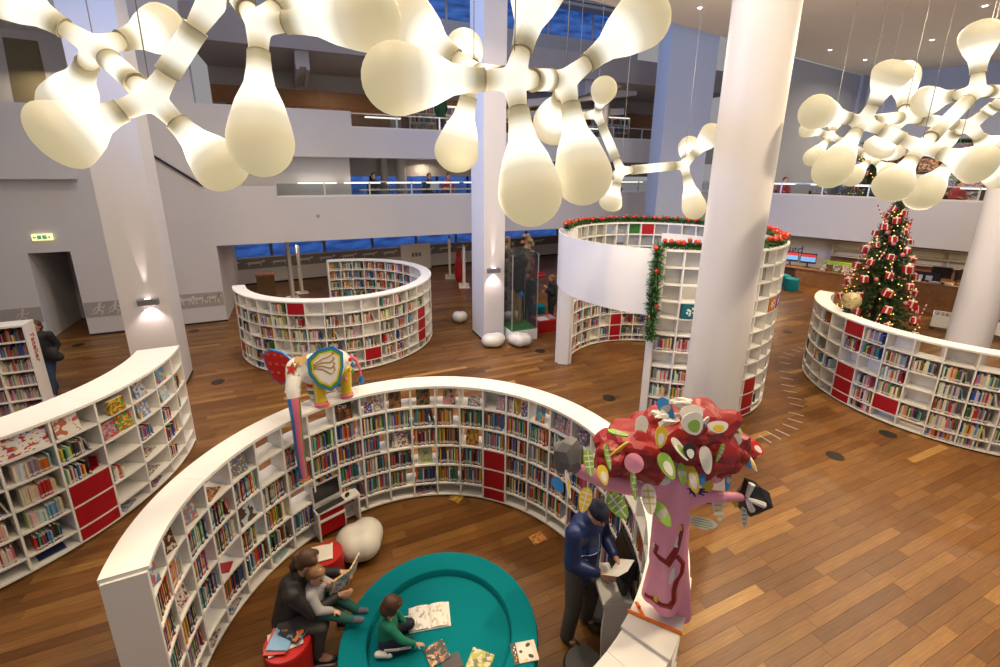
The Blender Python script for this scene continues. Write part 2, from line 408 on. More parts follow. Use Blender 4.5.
for me, n, s0, s1, dz in ((RUNNER, 9, -12.2, -6.95, .60), (RUNNER, 5, -5.75, -3.9, .60), (ANIMAL, 4, -3.95, -2.55, .66)):
    for i in range(n):
        o = link_mesh('frieze_figure', me, wall_left); w = UV(s0+(s1-s0)*(i+.5)/n, VF-.0145, dz); o.location = mw(wall_left).inverted() @ w; o.rotation_euler = (0, 0, A24)

# ---- white gallery fronts on the far left, decks behind, glass rails
fx = MB()
fx.span((-2.40, VF, 2.45), (19, VF+.25, 3.88), MUV); fx.span((-2.40, VF, 3.88), (-.56, VF+.25, 4.24), MUV)
struct(fx.build('wall_gallery_lower', M_WALL, None, world=True))
f2 = MB(); f2.span((-2.40, VF, 5.15), (19, VF+.25, 6.08), MUV); f2.span((-2.40, VF, 6.08), (1.87, VF+.25, 6.58), MUV)
struct(f2.build('wall_gallery_upper', M_WALL, None, world=True))
dk = MB(); dk.span((-2.40, VF+.25, 2.45), (19, 23.5, 3.35), MUV); struct(dk.build('ceiling_lower_gallery', M_WALL, None, world=True))
dk = MB(); dk.span((-2.40, VF+.25, 5.15), (19, 23.5, 5.9), MUV); struct(dk.build('ceiling_upper_gallery', M_GREY, None, world=True))
cw = MB(); cw.span((-2.40, VF+.6, 3.35), (1.79, VF+.8, 5.15), MUV); struct(cw.build('wall_gallery_closed', M_WALL, None, world=True))
sc = MB(); sc.span((1.79, VF+2.0, 4.52), (19, VF+2.08, 5.15), MUV); struct(sc.build('wall_gallery_screen', M_GREY, None, world=True))
# windows of the lower gallery: blue dusk behind glass, with dark frames
M_DUSK = bpy.data.materials.new('dusk_window_glass'); M_DUSK.use_nodes = True
_nt = M_DUSK.node_tree; _b = _nt.nodes['Principled BSDF']; _b.inputs['Base Color'].default_value = (.02, .04, .09, 1); _b.inputs['Roughness'].default_value = .12
_tc = _nt.nodes.new('ShaderNodeTexCoord'); _n = _nt.nodes.new('ShaderNodeTexNoise'); _n.inputs['Scale'].default_value = .9; _n.inputs['Detail'].default_value = 3
_mp = _nt.nodes.new('ShaderNodeMapping'); _mp.inputs['Scale'].default_value = (1, 1, 4)
_rp = _nt.nodes.new('ShaderNodeValToRGB'); _rp.color_ramp.elements[0].color = (.010, .035, .16, 1); _rp.color_ramp.elements[1].color = (.045, .15, .52, 1)
_rp.color_ramp.elements[0].position = .35; _rp.color_ramp.elements[1].position = .7
_nt.links.new(_tc.outputs['Object'], _mp.inputs['Vector']); _nt.links.new(_mp.outputs['Vector'], _n.inputs['Vector']); _nt.links.new(_n.outputs['Fac'], _rp.inputs['Fac'])
_nt.links.new(_rp.outputs['Color'], _b.inputs['Emission Color']); _b.inputs['Emission Strength'].default_value = .9
def window_row(name, M, u0, u1, v, z0, z1, n, parent_kind=True, bar=.10, fmat=None):
    """one strip window: frame bars and n panes"""
    fmat = fmat or M_DARK
    root = thing(name, None, None, M @ Vector(((u0+u1)/2, v, z0)), math.atan2(M[1][0], M[0][0])); root['kind'] = 'structure'
    w = (u1-u0)/n; pm = MB().box((0, 0, (z1-z0)/2), (w-bar, .02, z1-z0-.02)).mesh('pane', M_DUSK)
    bm = MB().box((0, 0, (z1-z0)/2), (bar, .10, z1-z0)).mesh('mullion', fmat)
    for i in range(n): link_mesh('pane', pm, root, (u0+w*(i+.5)-(u0+u1)/2, 0, 0))
    for i in range(n+1): link_mesh('mullion', bm, root, (u0+w*i-(u0+u1)/2, 0, 0))
    return root
window_row('window_1', MUV, 1.6, 15.4, VF+5.2, 3.4, 5.15, 9)
# ground floor back wall below the gallery (turned a little)
A29 = R(29); MB29 = frame(Vector((-8, 19.9, 0)), Vector((math.cos(A29), math.sin(A29), 0)), Vector((-math.sin(A29), math.cos(A29), 0)), Vector((0, 0, 1)))
bw = MB().span((-4.2, 0, 0), (13, .3, 1.15), MB29).span((-4.2, .05, 2.1), (13, .3, 2.449), MB29)
wall_back = struct(bw.build('wall_back', M_WALL, None, world=True))
window_row('window_2', MB29, -4.1, 13, .15, 1.15, 2.1, 8, bar=.12, fmat=mat('window_frame_grey', (.16, .17, .2), .5))
MB().span((-4.2, -.015, .68), (13, 0, 1.12), MB29).build('frieze_band', mat('frieze_dark', (.21, .19, .19), .8), wall_back, world=True)
me = bars([(-.2, .16, .2, .17, .09), (-.2, .12, -.24, .04, .03), (.2, .12, .24, .04, .03), (.22, .18, .34, .22, .05), (-.22, .18, -.34, .14, .025)], [(.34, .22, .05)])
for i in range(17):
    o = link_mesh('frieze_figure', me, wall_back); o.location = mw(wall_back).inverted() @ (MB29 @ Vector((-3.6+i*.95, -.018, .76))); o.rotation_euler = (0, 0, A29)
struct(MB().span((-4.2, -.03, 0), (13, -.001, .07), MB29).build('baseboard_back', M_DARK, None, world=True))

# ---- second gallery level: wood lined wall, sloping grey soffit, beams
VW = 20.0
ww = MB().span((-2.4, VW, 5.9), (19, VW+.2, 8.25), MUV); wall_u2 = struct(ww.build('wall_gallery_second', mat('taupe_paint', (.34, .31, .31), .8), None, world=True))
wp = MB().box((0, 0, 0), (1.16, .04, .57)).mesh('wood_panel', M_WOODP)
for i in range(18):
    for j in range(3):
        o = link_mesh('wood_panel', wp, wall_u2); o.location = mw(wall_u2).inverted() @ UV(-1.8+i*1.18+(j % 2)*.4, VW-.022, 6.2+j*.58+.02*((i*7+j) % 2)*.2); o.rotation_euler = (0, 0, A24)
c3 = MB().span((-2.4, VF-.05, 8.25), (19, VW+.2, 9.15), MUV); struct(c3.build('ceiling_third_gallery', mat('soffit_taupe', (.30, .27, .27), .85), None, world=True))
M_BEAM = mat('beam_grey', (.36, .35, .38), .5)
for px in (300, 566, 420):
    w = PL(px, 60, UV(0, 18.2)[:], A24); s = w.dot(U2)
    bm = MB().span((s-.2, VF+.1, 7.72), (s-.1, VW, 8.248), MUV).span((s+.1, VF+.1, 7.72), (s+.2, VW, 8.248), MUV).span((s-.1, VF+.1, 7.80), (s+.1, VW, 8.248), MUV)
    struct(bm.build('trim_beam', M_BEAM, None, world=True))
# third and fourth level: spandrels and dusk windows
for i, (z0, z1) in enumerate(((10.25, 11.0), (12.6, 13.3), (14.9, 15.6))):
    sp = MB().span((-6, 20.8, z0), (17, 21.1, z1), MUV).span((-6, 20.4, z0-.35), (17, 21.1, z0-.22), MUV)
    struct(sp.build('trim_spandrel', mat('spandrel_grey', (.34, .32, .33), .7), None, world=True))
window_row('window_3', MUV, -6, 17, 21.3, 9.15, 10.25, 9, fmat=M_BEAM)
window_row('window_4', MUV, -6, 17, 21.3, 11.0, 12.6, 9, fmat=M_BEAM)
window_row('window_5', MUV, -6, 17, 21.3, 13.3, 14.9, 9, fmat=M_BEAM)
# stair flights of the upper levels, seen as sloping white bands
for (u0, z0, u1, z1, v) in ((9.0, 7.3, 14.5, 8.1, 17.6), (8.6, 6.9, 14.5, 7.35, 18.4)):
    w0, w1 = UV(u0, v, z0), UV(u1, v, z1); st = MB()
    st.add([w0, w1, w1+Vector((0, 0, .28)), w0+Vector((0, 0, .28)), w0+V2*.9, w1+V2*.9, w1+V2*.9+Vector((0, 0, .28)), w0+V2*.9+Vector((0, 0, .28))],
           [(0, 1, 2, 3), (4, 7, 6, 5), (0, 4, 5, 1), (3, 2, 6, 7), (0, 3, 7, 4), (1, 5, 6, 2)])
    struct(st.build('trim_stair_band', M_WALL, None, world=True))

# ---- glass rails with glowing bars imitating lamp reflections
M_STRIP = mat('strip_glow', (.8, .8, .75), .4, emit=(1, .93, .78), estr=1.6)
def railing(label, M, u0, u1, v, z0, z1, step):
    root = thing('glass_railing', label, 'railing', M @ Vector(((u0+u1)/2, v, z0)), math.atan2(M[1][0], M[0][0]))
    h = z1-z0; n = max(1, round((u1-u0)/step)); w = (u1-u0)/n; c = (u0+u1)/2
    MB().box((0, 0, h), (u1-u0, .05, .03)).build('hand_bar', M_CHROME, root)
    MB().box((0, 0, .03), (u1-u0, .06, .05)).build('foot_bar', mat('rail_foot', (.70, .67, .60), .4), root)
    pm = MB().box((0, 0, h/2), (.045, .04, h-.03)).mesh('post', M_CHROME); gm = MB().box((0, 0, h/2+.01), (w-.06, .012, h-.12)).mesh('glass_pane', M_GLASS)
    for i in range(n+1): link_mesh('post', pm, root, (u0+w*i-c, 0, 0))
    for i in range(n): link_mesh('glass_pane', gm, root, (u0+w*(i+.5)-c, 0, 0))
    return root
def reflection_bars(M, spans, v, z, label, group, power=1.0):  # emissive bars stand in for lamp reflections along the rails
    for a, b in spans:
        o = MB().span((a, v, z), (b, v+.22, z+.035), M).build('reflection_bar', M_STRIP, None, world=True)
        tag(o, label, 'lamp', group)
railing('glass railing along the lower far gallery front with steel posts', MUV, -.56, 15.4, VF+.12, 3.88, 4.36, 1.45)
railing('glass railing on the upper far gallery above the stepped white front', MUV, 1.87, 15.4, VF+.12, 6.08, 6.54, 1.45)
reflection_bars(MUV, [(.1+i*1.45, 1.3+i*1.45) for i in range(10)], VF+.32, 4.30, 'glowing white bar imitating lamp reflections behind the lower far gallery railing', 'bars imitating lamp reflections behind the lower far railing')
reflection_bars(MUV, [(2.4+i*2.9, 3.6+i*2.9) for i in range(4)], VF+.45, 6.47, 'glowing white bar imitating lamp reflections behind the upper far gallery railing', 'bars imitating lamp reflections behind the upper far railing')

# ---- right-hand gallery
fxr = MB().span((-4.6, 0, 2.43), (12, .25, 3.95), MR); struct(fxr.build('wall_gallery_right', M_WALL, None, world=True))
dkr = MB().span((-4.6, .25, 2.43), (12, 9, 3.3), MR); struct(dkr.build('ceiling_right_gallery', M_WALL, None, world=True))
railing('glass railing on the gallery above the christmas tree', MR, -4.5, 9, .12, 3.95, 4.40, 1.35)
reflection_bars(MR, [(-.9+i*1.35, -.1+i*1.35) for i in range(6)], .4, 4.33, 'glowing white bar imitating lamp reflections behind the railing above the christmas tree', 'bars imitating lamp reflections behind the right railing')
M_BLUELIT = mat('wall_blue_lit', (.40, .44, .54), .8)  # blue cast of the daylight put into the wall colour
A32 = R(31.7); C1 = Vector((10.6, 18.62, 0)); C2 = Vector((16.49, 22.25, 0))
MX = frame(C1, Vector((math.cos(A32), math.sin(A32), 0)), Vector((-math.sin(A32), math.cos(A32), 0)), Vector((0, 0, 1)))
L12 = (C2-C1).length
wr = MB().span((-.4, 0, 3.3), (L12, .3, 9), MX).span((L12-.55, -.12, 3.3), (L12, 0, 9), MX); struct(wr.build('wall_right_upper', M_BLUELIT, None, world=True))
MX2 = frame(C2, Vector((math.cos(R(-50)), math.sin(R(-50)), 0)), Vector((math.sin(R(50)), math.cos(R(50)), 0)), Vector((0, 0, 1)))
wr = MB().span((0, 0, 3.3), (16, .3, 9), MX2); struct(wr.build('wall_right_far', M_BLUELIT, None, world=True))
# under the right gallery: white wall with sign, wood lined wall
NB = 4.6
XS = (PL(832, 250, RP(0, NB)[:], AR)-Q0).dot(E2)
wb = MB().span((-5, NB, 0), (XS, NB+.2, 2.43), MR); struct(wb.build('wall_right_back', M_WALL, None, world=True))
wb = MB().span((XS, NB, 0), (13, NB+.2, 2.43), MR); wood_wall = struct(wb.build('wall_right_wood', M_WOODP, None, world=True))
pm = MB().box((0, 0, 0), (.58, .03, 1.62)).mesh('wood_panel', M_WOODP)
for i in range(18):
    o = link_mesh('wood_panel', pm, wood_wall); o.location = mw(wood_wall).inverted() @ RP(XS+.3+i*.6, NB-.016-.004*(i % 3), .9); o.rotation_euler = (0, 0, AR)
cr = mat('cream_paint', (.55, .50, .40), .7)
bx = MB().span((XS+.05, NB-.35, 1.20), (12, NB-.05, 1.24), MR).span((XS+.05, NB-.35, 1.50), (12, NB-.05, 1.54), MR).span((XS+.05, NB-.35, 1.84), (12, NB-.05, 1.88), MR).span((XS+.05, NB-.06, 1.24), (12, NB-.05, 1.84), MR)
for i in range(9): bx.span((XS+.05+i*1.25, NB-.35, 1.24), (XS+.09+i*1.25, NB-.06, 1.84), MR)
tag(bx.build('high_shelf', cr, None, world=True), 'long empty cream shelf fixed high on the wooden wall', 'shelf')
# ---- big ceiling slab
cl = MB().prism([(16.9, 22.5), (2.23, 13.04), (-9, 5.6), (-9, -7), (27, -7), (27, 10)], 9.0, 9.4)
struct(cl.build('ceiling', mat('ceiling_paint', (.80, .76, .70), .85), None, world=True))
disc = MB().lathe([(.0, -.012), (.05, -.012), (.06, 0), (.0, 0)], 14).mesh('downlight', mat('downlight_glow', (.9, .9, .9), .5, emit=(1, .95, 1), estr=4))
for i, (px, py) in enumerate([(932, 40), (830, 50), (775, 45), (985, 6), (865, 60), (700, 8)]):
    p = P(px, py, 8.995); o = link_mesh('downlight', disc, None, p); tag(o, 'small round downlight set into the large pale ceiling', 'lamp', 'downlights in the large ceiling')

# ---- columns
def square_column(corner, w, d, h, name='trim_column'):
    b = MB().span((0, 0, 0), (w, d, h), frame(corner, U2, V2, Vector((0, 0, 1))))
    b.span((-.006, -.006, 0), (w+.006, d+.006, .06), frame(corner, U2, V2, Vector((0, 0, 1))), mi=1)
    return struct(b.build(name, [M_COLUMN, M_DARK], None, world=True))
CL = Vector((-7.08, 9.28, 0))
square_column(CL-U2*.86, .86, .86, 13)
CC = P(484, 342)
square_column(CC, .62, .95, 14)
SL = Vector((5.74, 17.0, 0))
struct(MB().span((0, 0, 0), (1.75, .9, 13), frame(SL, Vector((math.cos(R(8)), math.sin(R(8)), 0)), Vector((-math.sin(R(8)), math.cos(R(8)), 0)), Vector((0, 0, 1)))).build('trim_slab_column', M_BLUELIT, None, world=True))
def round_column(c, r, h):
    b = MB().lathe([(r, 0), (r, h)], 48, Matrix.Translation(c)).lathe([(r+.004, 0), (r+.004, .018)], 48, Matrix.Translation(c), 1)
    return struct(b.build('trim_round_column', [M_COLUMN, M_DARK], None, True, world=True))
BIGC = Vector((3.15, 6.1, 0))
round_column(BIGC, .375, 9.0)
round_column(Vector((10.8, 9.8, 0)), .375, 9.0)
# ================================================================== CURVED BOOKCASES
STEP = 9.3
ZS6 = [.0, .25, .57, .89, 1.21, 1.53, 1.85]
ZS10 = [.0, .2, .53, .87, 1.19, 1.51, 1.84, 2.17, 2.49, 2.81, 3.13, 3.45]
TB, TD = .024, .024
class Case: pass
def bookcase(label, cx, cy, ri, ro, a0, n, zs, step=STEP, doors=(), backs=None, glass=(), top_seg=3, top=True, name='curved_bookcase', top_over=.012, end_panels=True):
    """a0: heading of the first upright, bays follow counter-clockwise (step > 0) or clockwise (step < 0); row 0 is the top row"""
    c = Case(); c.cx, c.cy, c.ri, c.ro, c.a0, c.n, c.zs, c.step = cx, cy, ri, ro, a0, n, zs, step
    root = thing(name, label, 'bookcase', (cx, cy, 0)); c.root = root; H = zs[-1]; nr = len(zs)-1; sg = 1 if step > 0 else -1
    st = R(abs(step)); lo = (lambda k: R(a0+step*k) if sg > 0 else R(a0+step*(k+1)))
    dv = MB().span((ri+.004, -TD/2, .03), (ro-.004, TD/2, H-.036)).mesh('upright', M_WHITE)
    ep = MB().span((ri, -.02, 0), (ro, .02, H-.036)).mesh('end_panel', M_WHITE)
    for k in range(n+1):
        e = end_panels and k in (0, n)
        link_mesh('end_panel' if e else 'upright', ep if e else dv, root, (0, 0, 0), R(a0+step*k))
    tg = (TD/2+.0005)/ri
    bd = MB().arc(ri+.002, ro-.002, tg, st-tg, -TB, 0, 3).mesh('shelf_board', M_WHITE)
    for k in range(n):
        for j in range(nr):
            z = zs[j] if j else .055
            link_mesh('shelf_board', bd, root, (0, 0, z), lo(k))
    MB().arc(ri+.03, ro-.03, R(min(a0, a0+step*n)+.6), R(max(a0, a0+step*n)-.6), 0, .03, n*2).build('plinth', M_DARK, root)
    if top:
        k = 0
        while k < n:
            m = min(top_seg, n-k); g = .0012/ro
            tp = MB().arc(ri-top_over, ro+top_over, g, st*m-g, H-.035, H, 3*m).build('top_panel', M_WHITE, root)
            tp.rotation_euler.z = lo(k) if sg > 0 else R(a0+step*(k+m)); k += m
    c.doors = set(doors); dm = {}
    for (k, j) in doors:
        face = c.face(k) if hasattr(c, 'face') else None
    c.lo = lo; c.st = st; c.tg = tg
    return c
def case_panels(c, doors=(), backs=(), glass=(), face='in'):
    """doors / backs / panes in single bays; (bay, row)"""
    nr = len(c.zs)-1; cache = {}
    for kind, cells in (('red_door', doors), ('back_panel', backs), ('glass_pane', glass)):
        for (k, j) in cells:
            z1 = c.zs[nr-j]-(.036 if j == 0 else TB); z0 = c.zs[nr-j-1] if nr-j-1 else .055
            f = face(k) if callable(face) else face
            key = (kind, j, f)
            if key not in cache:
                if kind == 'red_door': r0, r1 = (c.ri+.003, c.ri+.021) if f == 'in' else (c.ro-.021, c.ro-.003)
                elif kind == 'glass_pane': r0, r1 = ((c.ri+c.ro)/2-.004, (c.ri+c.ro)/2+.004)
                else: r0, r1 = (c.ro-.016, c.ro-.006) if f == 'in' else (c.ri+.006, c.ri+.016)
                g = c.tg+.0008
                me = MB().arc(r0, r1, g, c.st-g, z0+.002, z1-.002, 3).mesh(kind, {'red_door': M_RED, 'back_panel': M_WHITE, 'glass_pane': M_FROST}[kind])
                cache[key] = me
            o = link_mesh(kind, cache[key], c.root, (0, 0, 0), c.lo(k))
            if kind == 'red_door' and c.n < 40:
                aa = c.st*.86; rr = (c.ri-.004) if f == 'in' else (c.ro+.004)
                kb = MB().ball((rr*math.cos(aa), rr*math.sin(aa), z1-.07), .009, 8, 6).build('knob', M_DARK, o)
def cell_frame(c, k, j, face='in', t=.5):
    """world frame in a bay: origin on the board at the open face, x along the face (to the right seen from the open side), y into the case, z up; returns frame, width, height, depth"""
    nr = len(c.zs)-1; a = c.lo(k)+c.st*t; rad = Vector((math.cos(a), math.sin(a), 0)); tan = Vector((-math.sin(a), math.cos(a), 0))
    z0 = c.zs[nr-j-1] if nr-j-1 else .055; z1 = c.zs[nr-j]-(.036 if j == 0 else TB)
    if face == 'in': r, y, x = c.ri, rad, -tan
    else: r, y, x = c.ro, -rad, tan
    o = Vector((c.cx, c.cy, z0))+rad*r
    return frame(o, x, y, Vector((0, 0, 1))), c.ri*c.st-TD-.004 if face == 'in' else c.ro*c.st-TD-.012, z1-z0, c.ro-c.ri

# main horseshoe case (A), case beside it (D), far ring (B), ring with globe (C), tall round tower (E)
A = bookcase('white horseshoe bookcase around the teal round seat, elephant on top', -.77, 3.70, 2.12, 2.41, 205.4, 30, ZS6, step=-STEP)
case_panels(A, doors=[(14, 3), (14, 4), (14, 5)], face='in',
            backs=[(k, 5) for k in range(30) if k != 14]+[(14, 0), (8, 0), (0, 0), (1, 0), (2, 0), (4, 0), (10, 2), (17, 0), (18, 0), (20, 0), (6, 1), (0, 1), (0, 2), (1, 2)])
D = bookcase('low white curved bookcase ending at the square pillar, comics and red doors', -8.23, 5.96, 2.44, 3.01, 24.8, 8, ZS6, step=-STEP, top_seg=2)
case_panels(D, doors=[(4, 3), (4, 4), (4, 5)], face='out', backs=[(k, j) for k in range(8) for j in range(6) if not (k == 4 and j > 2)])
B = bookcase('white ring bookcase standing before the blue window band', -4.6, 12.49, 2.33, 2.60, -152.5, 29, ZS6)
BD = [(6, 0), (1, 4), (7, 4), (10, 4), (14, 2), (14, 3), (14, 4)]
case_panels(B, doors=BD, face='out', backs=[(k, j) for k in range(0, 19) for j in range(6) if (k, j) not in BD])
case_panels(B, face='in', backs=[(k, j) for k in range(19, 29) for j in range(6)])
Cc = bookcase('white curved bookcase carrying the globe in front of the christmas tree', 9.97, 9.28, 2.34, 2.64, -231.8, 18, ZS6)
CD = [(6, 0), (6, 3), (6, 4), (6, 5), (8, 4)]
case_panels(Cc, doors=CD, face='out', backs=[(k, j) for k in range(18) for j in range(6) if (k, j) not in CD and not (j == 0 and k in (9, 11, 12)) and not (k, j) in ((9, 5), (10, 5))])
E0 = -111.3
E = bookcase('tall white round bookcase tower with garland and hanging curved panel', 3.78, 10.26, 2.10, 2.37, E0, 29, ZS10, step=9.5, end_panels=False)
ED = [(5, 8), (5, 9), (5, 10)]
case_panels(E, doors=ED, face='out', backs=[(k, j) for k in range(0, 13) for j in range(3, 11) if (k, j) not in ED]+[(k, j) for k in range(13, 18) for j in range(3, 11)], glass=[(k, j) for k in range(0, 29) for j in range(3) if (k+j) % 5 != 3])
case_panels(E, doors=[(22, 8), (22, 9), (22, 10), (20, 0)], face='in', backs=[(k, j) for k in range(18, 29) for j in range(3, 11)])
# green square pane, jambs and the hanging panel of the tower
gp = MB().arc(2.22, 2.235, 0, R(9.0), 3.15, 3.40, 3).build('green_pane', mat('green_pane', (.03, .16, .02), .5), E.root); gp.rotation_euler.z = R(E0+9.5*21+.25)
for a in (E0-1.2, E0+9.5*29+1.2):
    j = MB().span((2.0, -.045, 0), (2.41, .045, 3.45)).build('jamb', M_WHITE, E.root); j.rotation_euler.z = R(a)
    j = MB().span((2.07, -.085, 0), (2.33, -.046, 3.45)).build('jamb_fin', M_WHITE, E.root); j.rotation_euler.z = R(a+(0 if a < 0 else 4.2))
MB().arc(2.41, 2.435, R(162.2), R(250.5), 2.2, 3.45, 30).build('hanging_panel', M_WHITE, E.root, smooth=True)
MB().arc(1.25, 1.28, R(-10), R(75), 0.0, 3.28, 24).build('inner_screen', M_WHITE, E.root, smooth=True)
# colour squares with white emblems on the tower
for (k, j, col, nm) in ((1, 3, (.0, .13, .17), 'teal_square'), (6, 3, (.50, .17, .01), 'orange_square'), (7, 3, (.28, .03, .25), 'purple_square'), (8, 3, (.28, .03, .25), 'purple_square')):
    F, w, h, d = cell_frame(E, k, j, 'out')
    sq = MB().box((0, .012, h/2), (w*.86, .02, h*.92), F).build(nm, mat(nm, col, .5), E.root, world=True)
    e = MB()
    for (x, z, sx, sz, rr) in ((-.02, .17, .09, .05, .5), (.05, .21, .05, .05, 0), (0, .10, .035, .10, .2), (-.05, .12, .04, .06, -.6), (.06, .12, .06, .03, .7)):
        e.box((0, 0, 0), (sx*.85, .004, sz*.8), F @ Matrix.Translation((x, -.001, z)) @ Matrix.Rotation(rr, 4, 'Y'))
    e.build('white_emblem', M_PAPER, sq, world=True)

# ================================================================== BOOKS
def book_mat(name, use_attr):
    m = bpy.data.materials.new(name); m.use_nodes = True; nt = m.node_tree; b = nt.nodes['Principled BSDF']; b.inputs['Roughness'].default_value = .42
    if use_attr: c = nt.nodes.new('ShaderNodeAttribute'); c.attribute_name = 'Col'; src = c.outputs['Color']
    else: c = nt.nodes.new('ShaderNodeObjectInfo'); src = c.outputs['Color']
    tc = nt.nodes.new('ShaderNodeTexCoord')
    if not use_attr:      # printed spine: title bars and a white call-number sticker
        sp = nt.nodes.new('ShaderNodeSeparateXYZ'); nt.links.new(tc.outputs['Object'], sp.inputs[0])
        def band(lo, hi):
            a = nt.nodes.new('ShaderNodeMath'); a.operation = 'GREATER_THAN'; a.inputs[1].default_value = lo; nt.links.new(sp.outputs['Z'], a.inputs[0])
            d = nt.nodes.new('ShaderNodeMath'); d.operation = 'LESS_THAN'; d.inputs[1].default_value = hi; nt.links.new(sp.outputs['Z'], d.inputs[0])
            e = nt.nodes.new('ShaderNodeMath'); e.operation = 'MULTIPLY'; nt.links.new(a.outputs[0], e.inputs[0]); nt.links.new(d.outputs[0], e.inputs[1]); return e
        fr_ = nt.nodes.new('ShaderNodeMath'); fr_.operation = 'LESS_THAN'; fr_.inputs[1].default_value = -.49; nt.links.new(sp.outputs['Y'], fr_.inputs[0])
        xa = nt.nodes.new('ShaderNodeMath'); xa.operation = 'ABSOLUTE'; nt.links.new(sp.outputs['X'], xa.inputs[0])
        xb = nt.nodes.new('ShaderNodeMath'); xb.operation = 'LESS_THAN'; xb.inputs[1].default_value = .32; nt.links.new(xa.outputs[0], xb.inputs[0])
        def lay(src, e, col, need_x=False, k=1.0):
            g = nt.nodes.new('ShaderNodeMath'); g.operation = 'MULTIPLY'; nt.links.new(e.outputs[0], g.inputs[0]); nt.links.new(fr_.outputs[0], g.inputs[1])
            if need_x:
                g2 = nt.nodes.new('ShaderNodeMath'); g2.operation = 'MULTIPLY'; nt.links.new(g.outputs[0], g2.inputs[0]); nt.links.new(xb.outputs[0], g2.inputs[1]); g = g2
            if k < 1:
                g3 = nt.nodes.new('ShaderNodeMath'); g3.operation = 'MULTIPLY'; nt.links.new(g.outputs[0], g3.inputs[0]); g3.inputs[1].default_value = k; g = g3
            mx = nt.nodes.new('ShaderNodeMix'); mx.data_type = 'RGBA'; nt.links.new(g.outputs[0], mx.inputs['Factor']); nt.links.new(src, mx.inputs['A']); mx.inputs['B'].default_value = (*col, 1)
            return mx.outputs['Result']
        src = lay(src, band(-.38, -.24), (.75, .74, .70)); src = lay(src, band(-.1, .30), (.75, .68, .45), True, .55)
    n = nt.nodes.new('ShaderNodeTexNoise'); n.inputs['Scale'].default_value = 9
    nt.links.new(tc.outputs['Object'], n.inputs['Vector'])
    mx = nt.nodes.new('ShaderNodeMix'); mx.data_type = 'RGBA'; mx.blend_type = 'MULTIPLY'; mx.inputs['Factor'].default_value = .25
    nt.links.new(src, mx.inputs['A']); nt.links.new(n.outputs['Color'], mx.inputs['B']); nt.links.new(mx.outputs['Result'], b.inputs['Base Color'])
    return m
M_BOOKO, M_BOOKA = book_mat('book_cover_cloth', False), book_mat('book_cover_print', True)
M_PAGES = mat('book_pages', (.70, .66, .55), .9, noise=.08, nscale=60)
_ub = MB()     # unit book: spine at y=-.5, boards left and right, page block
_ub.span((-.5, -.5, -.5), (.5, -.46, .5)); _ub.span((-.5, -.46, -.5), (-.40, .5, .5)); _ub.span((.40, -.46, -.5), (.5, .5, .5)); _ub.span((-.40, -.46, -.48), (.40, .485, .475), None, 1)
UNIT_BOOK = _ub.mesh('book', [M_BOOKO, M_PAGES])
PAL = {
 'red': (.38, .02, .02), 'orange': (.50, .12, .012), 'yellow': (.55, .33, .03), 'green': (.035, .17, .04), 'blue': (.02, .07, .28), 'teal': (.015, .17, .22),
 'dark brown': (.07, .035, .02), 'black': (.018, .016, .02), 'white': (.62, .60, .56), 'pink': (.48, .10, .16), 'light blue': (.13, .30, .44), 'cream': (.55, .48, .34), 'grey': (.24, .24, .26), 'purple': (.10, .03, .18)}
PW = {'kids': dict(red=10, orange=8, yellow=8, green=9, blue=10, teal=7, black=7, white=6, pink=5, cream=6, grey=3, purple=3) | {'dark brown': 9, 'light blue': 6},
      'pale': dict(white=20, cream=14, grey=10, red=5, orange=2, yellow=2, blue=5, green=3, pink=4) | {'light blue': 6, 'dark brown': 3},
      'mixed': dict(white=8, cream=7, grey=8, red=6, orange=4, yellow=4, blue=9, green=6, teal=4, black=6, pink=3, purple=2) | {'light blue': 6, 'dark brown': 7},
      'comic': dict(white=20, cream=16, grey=8, red=6, orange=3, yellow=2, pink=7) | {'light blue': 4}}
rb = random.Random(21)
BOOKS = []       # (matrix, (t, d, h), colour name, rgb, cell key)
